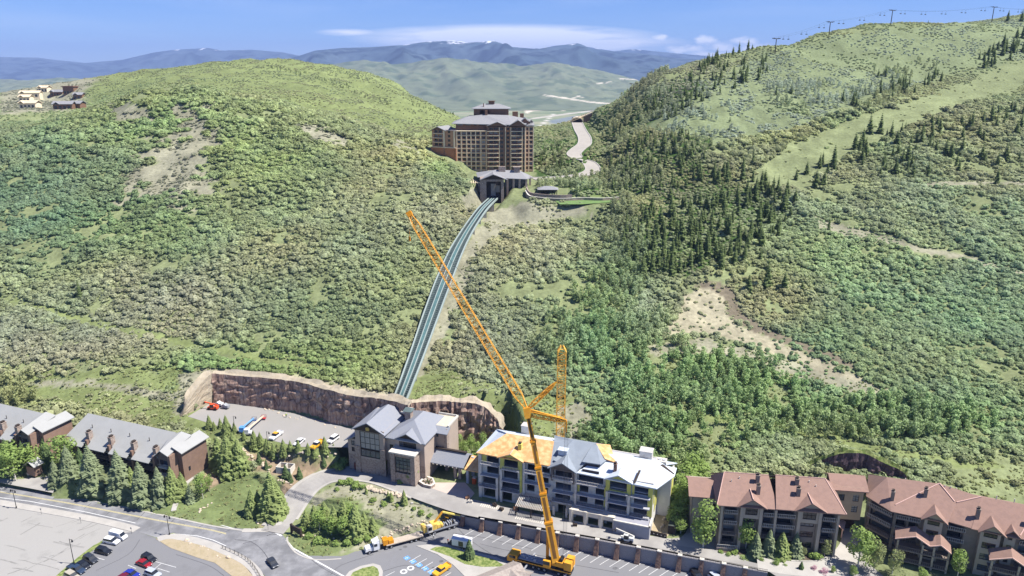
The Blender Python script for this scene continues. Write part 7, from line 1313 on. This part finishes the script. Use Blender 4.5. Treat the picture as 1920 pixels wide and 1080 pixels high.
for poly, n, h0, h1, lab, grp in CZ:
    xs = [p[0] for p in poly]; ys = [p[1] for p in poly]; c = 0; tries = 0
    while c < n and tries < n*30:
        tries += 1; x, y = rgc.uniform(min(xs), max(xs)), rgc.uniform(min(ys), max(ys))
        if not inpoly(np.array([x]), np.array([y]), poly)[0]: continue
        g = onground(x, y, 230, 1150)
        if g.y > 1140: continue
        if not clear(np.array([g.x]), np.array([g.y]))[0]: continue
        c += 1; hp = rgc.uniform(h0, h1)*(.8 if rgc.random() < .4 else 1); cons.append((PY(x, y-hp, g.y).z-g.z, g, lab, grp))
for x, y, hp in SPC: g = onground(x, y, 230, 1150); cons.append((PY(x, y-hp, g.y).z-g.z, g, 'solitary dark pointed conifer standing on the brushy hillside or crest', 'solitary hillside conifers')) if g.y < 1140 else None
cons.sort(key=lambda c: -c[0]/c[1].length)
srcs = []
for i, (h, g, lab, grp) in enumerate(cons[:290]):
    if i < 5: o = bpy.data.objects.new('conifer', hc[i])
    else: o = srcs[i % 5].copy()
    COL.objects.link(o); srcs.append(o) if i < 5 else None
    o.location = g-Vector((0,0,.3)); w_ = h*rgc.uniform(.85,1.25); o.scale = (w_, w_, h); o.rotation_euler = (0,0,rgc.uniform(0,6.28)); tag(o, lab, 'conifer', grp)
rest_ = cons[290:]; n = len(rest_); hh = np.array([c[0] for c in rest_])
instancer('far_conifers', hc, [tuple(c[1]-Vector((0,0,.3))) for c in rest_], np.c_[hh*1.05, hh*1.05, hh], np.c_[np.zeros(n), np.zeros(n), np.linspace(0, 300, n)], np.ones((n,3)), np.arange(n) % 5, 'many smaller dark conifers on the farther slopes and crests', 'conifers')
print('conifers', len(cons))
# ------------------------------------------------------------------ street furniture and small things
def lamp(p, label, h=6.5, arms=2, grp='street lamps'):
    o = thing('street_lamp', label, 'street lamp', p, R(-20), grp); MB().tube((0,0,0),(0,0,h),.11,.07,8).tube((0,0,0),(0,0,.6),.2,n=8).build('pole', M_blk2, o)
    for s in ((-1,1) if arms == 2 else (1,)):
        MB().path([(0,0,h-.5),(s*.5,0,h-.1),(s*.95,0,h-.1)], .05).build('arm', M_blk2, o); l = MB().tube((s*.95,0,h-.75),(s*.95,0,h-.1),.28,.12,8).build('lamp_head', M_blk2, o); MB().tube((s*.95,0,h-.85),(s*.95,0,h-.75),.2,n=8).build('lens', M_trimw, l)
    return o
lamp(P(31,953,0), 'twin headed black street lamp at the left end of the roadside footway'); lamp(P(318,1003,0), 'twin headed black street lamp on the tip of the planting strip'); lamp(P(139,1057,0), 'tall single headed pole light on the edge of the gravel lot', 8, 1)
lamp(P(441,812,10.5), 'pole light between the small firs at the edge of the upper lot', 6.5, 1); lamp(P(503,842,10.5), 'slender pole light left of the yellow and white pickup on the upper lot', 6.5, 1)
def sign(p, label, w_=.5, h=2, m=None, rz=-20): o = thing('road_sign', label, 'sign', p, R(rz), 'small roadside signs'); MB().tube((0,0,0),(0,0,h),.04,n=6).build('post', M_blk2, o); MB().box(-w_/2,w_/2,-.03,.0,h-.5,h).build('sign_panel', m or M_deck, o)
for px, py, lb in ((78,964,'small sign on the footway, left of the two beside the gravel lot'),(152,981,'small sign on the footway, right of the two beside the gravel lot'),(503,994,'small sign at the mouth of the driveway'),(247,1000,'small sign at the rounded end of the footway')): sign(P(px,py,.1), lb)
es = thing('entrance_sign', 'wide dark monument sign with rocks at the foot of the driveway island', 'sign', onground(556,1003), R(-35)); MB().box(-2,2,-.2,.2,.9,2.6).build('sign_panel', M_timber, es); mb = MB().box(-2.3,-1.8,-.3,.3,-.3,2.8).box(1.8,2.3,-.3,.3,-.3,2.8); split(mb, 'post', M_timber, es)
ue = thing('utility_enclosure', 'pale roofless utility enclosure among the small firs on the bank', 'enclosure', onground(536,884), R(-12)); mb = MB().box(-2.6,2.6,-1.6,-1.4,-.5,2.0).box(-2.6,2.6,1.4,1.6,-.5,2.0).box(-2.6,-2.4,-1.4,1.4,-.5,2.0).box(2.4,2.6,-1.4,1.4,-.5,2.0).box(-.1,.1,-1.4,1.4,-.5,2.0); mb.build('wall', M_trimw, ue); MB().box(-.6,.6,-1.64,-1.6,0,1.8).build('gate', M_deck, ue)
fe = thing('strip_fence', 'low curving wire fence with dark posts along the planting strip', 'fence', P(417,1030,0.1)); q = smooth(W([(417,1028),(440,1038),(460,1049),(474,1062),(486,1080),(492,1094)],.12),3); mb = MB(); [mb.tube(p-fe.location, p-fe.location+Vector((0,0,1.2)), .07, n=5) for p in q]; split(mb, 'post', M_timber, fe); mb = MB()
for h in (.35,.75,1.1): mb.path([p-fe.location+Vector((0,0,h)) for p in q], .025, 4)
mb.build('wire', M_timber, fe)
# boulders: three shapes, copied
M_bld = mat('boulder_stone', srgb(206,192,170), rough=1, noise=.25, nscale=1.2, col2=srgb(176,160,140), bump=.08)
def boulder_mesh(seed):
    rg = random.Random(seed); mb = MB(); vs = []
    for i in range(5):
        for j in range(8): t, p_ = math.pi*(i+.5)/5, 2*math.pi*j/8; r_ = rg.uniform(.75,1.1); vs.append((r_*math.sin(t)*math.cos(p_), r_*math.sin(t)*math.sin(p_)*.8, r_*.65*math.cos(t)))
    mb.add(vs+[(0,0,.7),(0,0,-.6)], [(i*8+j,(i+1)*8+j,(i+1)*8+(j+1)%8,i*8+(j+1)%8) for i in range(4) for j in range(8)]+[(40,j,(j+1)%8) for j in range(8)]+[(41,32+(j+1)%8,32+j) for j in range(8)]); return mesh_only(mb, 'boulder', M_bld)
bm_ = [boulder_mesh(s) for s in range(3)]; rgb_ = random.Random(12)
for pts, n, s0, s1, lab, grp in (([(690,918),(705,921),(722,926),(745,930),(760,936)],40,.4,.9,'pale pink boulder piled along the upper rim of the driveway island','boulders on the island rim'),
  ([(718,1012),(735,1003),(752,997),(775,990),(800,982)],34,.25,.6,'pale rock edging the lot below the driveway island','rocks along the lot edge'), ([(440,828),(455,845),(470,858),(488,872),(505,886)],34,.35,.7,'pale stone in the lower terrace row on the planted bank','stones of the lower terrace row'), ([(523,900),(535,906),(547,911)],12,.3,.5,'pale stone in the short row above the driveway bend','stones of the short row'),
  ([(500,850),(530,862),(560,858),(590,862),(630,858)],26,.3,.7,'pale stone in the upper terrace row below the upper lot','stones of the upper terrace row'), ([(352,1018),(375,1026),(388,1031),(412,1045),(430,1052)],9,.3,.8,'loose boulder on the dirt planting strip','boulders on the planting strip'),
  ([(57,890),(60,889)],2,1.2,1.5,'large pale boulder among the trees by the condominium driveway','large boulders by the driveway'), ([(482,982),(492,981),(500,979)],6,.4,.7,'pale rock under the firs at the foot of the lawn','rocks at the foot of the lawn'), ([(560,1000),(600,1012),(640,1012)],10,.3,.6,'pale rock among the shrubs of the driveway island','rocks among the island shrubs'),
  ([(1240,990),(1255,960),(1265,930)],12,.3,.7,'broken rock in the dirt yard right of the unfinished building','rocks in the dirt yard'), ([(395,945),(380,955),(376,962)],8,.3,.5,'white rock in the line down the lawn','white rocks on the lawn'), ([(560,787),(500,768),(640,806)],14,.3,.6,'fallen rock at the foot of the reddish rock cut','fallen rocks on the upper lot')):
    q = smooth([Vector((a,b,0)) for a, b in pts], 8)
    for k in range(n):
        p = q[int(k/n*len(q))]; g = onground(p.x+rgb_.uniform(-3,3), p.y+rgb_.uniform(-2.4,2.4)); o = bpy.data.objects.new('boulder', bm_[k%3]); COL.objects.link(o); s = rgb_.uniform(s0,s1); o.location = g+Vector((0,0,s*.25)); o.rotation_euler = (0,0,rgb_.uniform(0,6)); o.scale = (s,s,s*rgb_.uniform(.8,1.2)); tag(o, lab, 'boulder', grp)
# bottom edge shingle roofed lot building
M_shg = mat('weathered_shingle', srgb(168,158,148), rough=.95, noise=.2, nscale=1.6, col2=srgb(140,130,122)); q = P(916,1106,0); lb_ = bld('lot_shelter', 'low building with brown weathered shingle gable roofs at the bottom edge', 'building', q, 32); MB().box(-5,9,-3,3,0,2.4).box(-6,-1,-7,-3,0,2.2).build('wall', M_timber, lb_); rf = MB()
rf.slab([(-6,-3.8,2.4),(10,-3.8,2.4),(10,0,4.2),(-6,0,4.2)],.2).slab([(-6,0,4.2),(10,0,4.2),(10,3.8,2.4),(-6,3.8,2.4)],.2).slab([(3,-9,2.3),(6.5,-9,4.0),(6.5,0,4.0),(3,0,2.3)],.2).slab([(6.5,-9,4.0),(10,-9,2.3),(10,0,2.3),(6.5,0,4.0)],.2); rf.build('roof', M_shg, lb_)
q = P(970,1092,0); l2 = bld('lot_shelter', 'second small shingle roof at the bottom edge left of the crane carrier', 'building', q, -20); MB().box(-3,3,-2,2,0,2.2).build('wall', M_timber, l2); MB().slab([(-3.6,-2.6,2.2),(3.6,-2.6,2.2),(3.6,0,3.6),(-3.6,0,3.6)],.2).slab([(-3.6,0,3.6),(3.6,0,3.6),(3.6,2.6,2.2),(-3.6,2.6,2.2)],.2).build('roof', M_shg, l2)
# ------------------------------------------------------------------ people
def person(p, label, top, legs, lean=0.0, rz=0.0):
    me = bpy.data.meshes.new('person'); V = [(0,0,.95),(0,0,1.15),(0,0,1.38),(0,0,1.5),(0,.01,1.6),(0,.02,1.72),(.17,0,1.42),(.25,.02,1.14),(.24,.12,.92),(-.17,0,1.42),(-.25,.03,1.14),(-.22,.15,.95),(.1,0,.88),(.12,.03,.48),(.12,0,.07),(.12,.13,.04),(-.1,0,.88),(-.14,.0,.48),(-.16,-.05,.07),(-.16,.08,.04)]
    E = [(0,1),(1,2),(2,3),(3,4),(4,5),(2,6),(6,7),(7,8),(2,9),(9,10),(10,11),(0,12),(12,13),(13,14),(14,15),(0,16),(16,17),(17,18),(18,19)]; rr = [.15,.14,.15,.06,.1,.09,.07,.05,.04,.07,.05,.04,.1,.07,.05,.045,.1,.07,.05,.045]
    me.from_pydata(V, E, []); o = bpy.data.objects.new('person', me); COL.objects.link(o); o.location = p; o.rotation_euler = (0,0,rz); me.materials.append(mat('work_clothes_'+legs, {'blue': srgb(70,80,110), 'dark': srgb(50,50,54)}[legs], rough=.9)); sk = o.modifiers.new('skin', 'SKIN')
    for v, r_ in zip(me.skin_vertices[0].data, rr): v.radius = (r_, r_*.85)
    me.skin_vertices[0].data[0].use_root = True; sb = o.modifiers.new('smooth', 'SUBSURF'); sb.levels = 1; sb.render_levels = 1; tag(o, label, 'person', 'people working on the lots')
    MB().box(-.19,.19,-.14,.15,1.0,1.46).build('vest', mat('vest_'+top, {'orange': srgb(236,110,50), 'white': srgb(220,220,216), 'lime': srgb(190,220,70)}[top], rough=.9), o).modifiers.new('b','BEVEL').width = .05; MB().tube((0,.015,1.68),(0,.015,1.84),.125,.06,10).build('helmet', mat('helmet_white', srgb(230,230,226), rough=.5), o)
person(P(813,1011,0), 'person in white top standing beside the lowered truck crane', 'white', 'dark', rz=.4); person(P(840,1019,0), 'person in orange vest standing near the box trailer', 'orange', 'dark', rz=2); person(P(962,1062,0), 'person in white top beside the big crane driver cab', 'white', 'blue', rz=1); person(P(537,783,10.5), 'person in dark clothes and lime vest below the rock cut on the upper lot', 'lime', 'dark', rz=.2)
# ------------------------------------------------------------------ chairlift along the crest
tw_ = [(1188,172,157),(1453,100,72),(1554,66,41),(1670,45,19),(1859,41,13)]; tops = []
for k, (px, py, pt) in enumerate(tw_):
    g = onground(px, py+2, 400, 1100); t = PY(px, pt, g.y); h = t.z-g.z; o = thing('chairlift_tower', ORD[k]+' chairlift tower from the left on the crest of the right hill', 'lift tower', g, R(30), 'chairlift towers'); MB().tube((0,0,-1),(0,0,h),.42,.3,8).build('pole', M_timber, o); MB().box(-3.4,3.4,-.2,.2,h-.45,h).build('crossarm', M_timber, o)
    for s in (-3.2,3.2): MB().box(s-.2,s+.2,-1.6,1.6,h-.2,h+.25).build('sheave_train', M_timber, o)
    tops.append((t, o))
M4s = [frame_at(t.xyz, R(30)) for t, o in tops]
lc = thing('lift_cable', 'thin chairlift haul cable running along the crest', 'cable', tops[1][0]); mb = MB()
cab_pts = [[m@Vector((s,0,.3)) for m in M4s[1:]]+[M4s[-1]@Vector((s+70,-16,.0))] for s in (-3.2,3.2)]
for q in cab_pts:
    for a, b in zip(q[:-1], q[1:]):
        pr = [a.lerp(b, t/8)-Vector((0,0,(4*(t/8)*(1-t/8))*a.to_2d().__sub__(b.to_2d()).length*.02)) for t in range(9)]; mb.path([p-lc.location for p in pr], .05, 4)
mb.build('cable', M_timber, lc); k = 0; src = None
for q in cab_pts:
    for a, b in zip(q[:-1], q[1:]):
        n = max(2, int((b-a).length/22))
        for i in range(n):
            t = (i+.6)/n; p = a.lerp(b, t)-Vector((0,0,4*t*(1-t)*(b-a).xy.length*.02))
            if src is None:
                src = thing('lift_chair', 'small empty chair hanging from the chairlift cable over the crest', 'lift chair', p, 0, 'chairs on the chairlift'); MB().tube((0,0,0),(0,0,-2.4),.06,n=4).build('hanger', M_timber, src); MB().box(-.8,.8,-.3,.3,-3.0,-2.85).box(-.8,.8,.2,.32,-2.85,-2.4).build('seat', M_timber, src)
            else: dup(src, p)
# ------------------------------------------------------------------ portal where the hotel road goes under the ski bridge
q = P(1082,230,82); br = bld('ski_bridge', 'sloping cream ski bridge with arched dark portal over the top of the hotel road', 'bridge', q, -6)
mb = MB(); mb.slab([(-11,1,-1),(-11,9,-1),(14,12,9.5),(14,4,9.5)], 1.0); mb.build('deck', M_htan, br); mb = MB()
for i in range(9): t_ = i/8; mb.box(-11+25*t_-.2,-11+25*t_+.2,.8+3*t_,1.1+3*t_,-1+10.5*t_-1,-1+10.5*t_+1.2)
split(mb, 'parapet_post', M_htan, br); MB().ext([(-11,.8,-.3),(14,3.8,10.2),(14,3.8,10.9),(-11,.8,.4)], (0,.2,0)).build('parapet', M_htan, br)
mb = MB(); n = 10
for i in range(n):
    a0_, a1_ = math.pi*i/n, math.pi*(i+1)/n; f = lambda a, r1, r2, y: (r1*math.cos(a), y, r2*math.sin(a)+1.2); mb.ext([f(a0_,5,3,0),f(a1_,5,3,0),f(a1_,5.9,4,0),f(a0_,5.9,4,0)], (0,9,0))
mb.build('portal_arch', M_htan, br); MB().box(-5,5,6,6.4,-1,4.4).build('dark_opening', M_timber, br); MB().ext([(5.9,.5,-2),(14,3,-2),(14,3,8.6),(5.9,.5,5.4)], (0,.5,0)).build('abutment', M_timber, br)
# ------------------------------------------------------------------ houses on the far left knoll
rgh = random.Random(8); HS = [(52,203,17,'pale roofed house, lowest at the left of the far knoll',0),(118,205,17,'dark twin gabled house low in the middle of the far knoll',1),(141,204,11,'dark gabled house beside the twin gabled one on the far knoll',1),(146,186,10,'small dark house at the right of the far knoll',1),(106,180,17,'long dark roofed house in the upper middle of the far knoll',1),(129,176,14,'tall dark flat roofed house at the top of the far knoll',2),(56,182,22,'long cream building at the left of the far knoll',0),(80,172,12,'cream house above the long cream building on the far knoll',0),(46,190,12,'pale low house at the left end of the far knoll',0)]
for k, (px, py, w_, lab, st) in enumerate(HS):
    g = onground(px, py, 600, 1150); g.z -= .5; o = bld('hillside_house', lab, 'house', g, rgh.uniform(-10,10), 'houses on the far left knoll'); w2 = w_/2; H_ = 9 if st == 2 else 5.5; wm_ = [M_htan, M_hdk, M_hdk][st]; rm_ = [mat('cream_roof', srgb(212,196,166), rough=.9), M_hroof, M_hdk][st]
    MB().box(-w2,w2,0,9,-3,H_).build('wall', wm_, o); mb = MB()
    if st == 2: mb.box(-w2-1,w2+1,-1.5,10,H_,H_+.8)
    else: mb.slab([(-w2-1,-1,H_),(w2+1,-1,H_),(w2+1,4.5,H_+2.6),(-w2-1,4.5,H_+2.6)],.4).slab([(-w2-1,4.5,H_+2.6),(w2+1,4.5,H_+2.6),(w2+1,10,H_),(-w2-1,10,H_)],.4); gable_fwd(mb, -w2+1, -w2+7, H_, H_+2, -2, 3, .4)
    mb.build('roof', rm_, o)
    for i in range(int(w_/4)): f = MB().box(-w2+1.2+4*i,-w2+3.4+4*i,-.12,0,.8,3.6).build('window', M_glassd, o)
def visible(X, Y, Z, top=2.5, eps=1.0):
    """drop points hidden behind nearer ground"""
    ok = np.ones(len(X), bool)
    for t in np.linspace(.35, .985, 34):
        ok &= gz(X*t, Y*t) < CAMZ+(Z+top-CAMZ)*t+eps
    return ok
bushes = [mesh_only(bush_mesh(s, lobes=6+s%3, n=26, leaf=.30), 'bush', LM) for s in range(7)]
lowb = [mesh_only(bush_mesh(20+s, lobes=4, n=12, leaf=.42, h=.5), 'low_bush', LM) for s in range(3)]
aspens = []
for s in range(4):
    mb = aspen_mesh(40+s, 130); mb.tube((0,0,0),(0,0,.7),.012,.006,4); aspens.append(mesh_only(mb, 'aspen', LM))
PTS = []
def run(y0, y1, sp, mode):
    X, Y, Z, px, py = scatter(y0, y1, sp); C = cover(X, Y, Z); name = np.array(ZK)[C]
    n1 = fbm(X/14, Y/14, 3, 101); n2 = fbm(X/38, Y/38, 3, 102); r = RNG.random(len(X))
    d = np.select([name=='scrubfloor', name=='dark', name=='tan', name=='grass', name=='dirt', name=='soil', name=='red', name=='sage', name=='ski'], [.98, .9, .34, np.where(Y > 560, .42, .24), .2, .06, .3, .7, .05], 0.)
    d = np.where(name=='scrubfloor', np.clip((n1-.24)*9, .12, 1)*d, d); d = np.where((name=='grass')|(name=='tan')|(name=='sage'), d*np.clip((n1-.36)*8, .1, 2.2), d)
    keep = (r < d) & clear(X, Y) & visible(X, Y, Z)
    keep &= ~((Y < 240) & (Z < 4.75) & (px > 560)) & ~((Y < 232) & (Z < 5) & (px < 640)) & ~((px > 1300) & (Y < 193))
    X, Y, Z, px, py, name, n1, n2 = [a[keep] for a in (X, Y, Z, px, py, name, n1, n2)]
    n = len(X); t = tint_at(px, py)*2.12; g_ = t.mean(1, keepdims=True); t = (t*.58+g_*.42)*np.array([1.02, 1.0, .95])
    br = .74+.42*RNG.random(n); t = t*br[:,None]; t[:,0] *= 1+.24*(n2-.5); t[:,2] *= 1+.2*(n1-.5); t *= (.84+.34*fbm(X/24, Y/24, 3, 103))[:,None]
    s = (sp+.15)*(.42+.85*RNG.random(n)**2.0)*(.75+.55*n1)*np.where(name=='scrubfloor', 1, .6); s = np.where(name=='dark', sp*.6, s)
    far = Y > 560; s = np.where(far, np.minimum(s, 1.45), s)
    idx = RNG.integers(0, 7, n); hz = s*(.62+.45*RNG.random(n))
    small = (name=='ski')|(name=='grass')|(name=='tan')|(name=='sage')|far; idx = np.where(small, 7+RNG.integers(0, 3, n), idx); hz = np.where(small, hz*.8, hz)
    # sage: pale rounded bushes on the upper right slope
    sg = (name=='sage') & (n2 > .42); t[sg] = np.array(srgb(170,180,158))*1.25*br[sg][:,None]; sg = (name=='tan') & (px < 700); t[sg] = np.array(srgb(150,152,128))*1.2*br[sg][:,None]
    # leafy groves: taller crowns
    gr = np.zeros(n, bool)
    for a, b, ra, rb in ((1330,730,170,62),(1130,560,60,55),(1110,640,110,60),(1240,640,60,50),(1620,790,260,36),(1250,820,150,42),(1290,900,34,90),(1190,135,60,60),(1160,330,80,26),(1060,345,70,20),(40,735,50,30),(1260,230,120,60),(1560,180,130,26),(1700,130,60,20),(1100,560,40,30),(1170,480,40,110),(1180,790,50,40)):
        gr |= ((px-a)/ra)**2+((py-b)/rb)**2 < .75+.6*n1
    gr &= (name != 'ski') & (name != 'dirt')
    pick = gr & (RNG.random(n) < .46); idx = np.where(pick, 10+RNG.integers(0, 4, n), idx); ah = np.where(Y > 420, 4.8, 5.4)*(.65+.6*RNG.random(n))
    s = np.where(pick, ah, s); hz = np.where(pick, ah, hz); t[gr & (py > 500)] *= np.array([1.0, 1.03, .92])
    PTS.append((np.c_[X, Y, Z-.05*s], np.c_[s, s, hz], np.c_[0*X, 0*X, RNG.random(n)*6.28], t, idx))
run(186, 300, 1.55, 0); run(300, 440, 1.8, 0); run(440, 640, 2.6, 0); run(640, 1050, 3.5, 0)
def tufts(y0, y1, sp):      # grass clumps and weeds on the near open ground
    X, Y, Z, px, py = scatter(y0, y1, sp, x0=-190, x1=170); name = np.array(ZK)[cover(X, Y, Z)]; n1 = fbm(X/6, Y/6, 3, 301)
    d = np.select([name=='lawn', name=='grass', name=='tan', name=='soil', name=='scrubfloor', name=='dirt', name=='dark'], [.4, .55, .36, .14, .5, .07, .6], 0.)*np.clip((n1-.3)*5, .1, 1.6)
    k = (RNG.random(len(X)) < d) & clear(X, Y); X, Y, Z, name, n1 = X[k], Y[k], Z[k], name[k], n1[k]; n = len(X)
    g = np.array(srgb(128,142,86))*n1[:,None]+np.array(srgb(168,166,124))*(1-n1[:,None]); g = g*(.75+.6*RNG.random(n))[:,None]*1.15; s = .28+.45*RNG.random(n)**2
    PTS.append((np.c_[X, Y, Z-.02], np.c_[s, s, s*.7], np.c_[0*X, 0*X, RNG.random(n)*6.28], g, 7+RNG.integers(0, 3, n)))
tufts(168, 268, 1.05)
A = [np.concatenate([p[i] for p in PTS]) for i in range(5)]
print('scrub', len(A[0]))
instancer('scrub', bushes+lowb+aspens, A[0], A[1], A[2], A[3], A[4], 'dense olive green oak scrub and leafy thickets covering the hillsides', 'scrub')
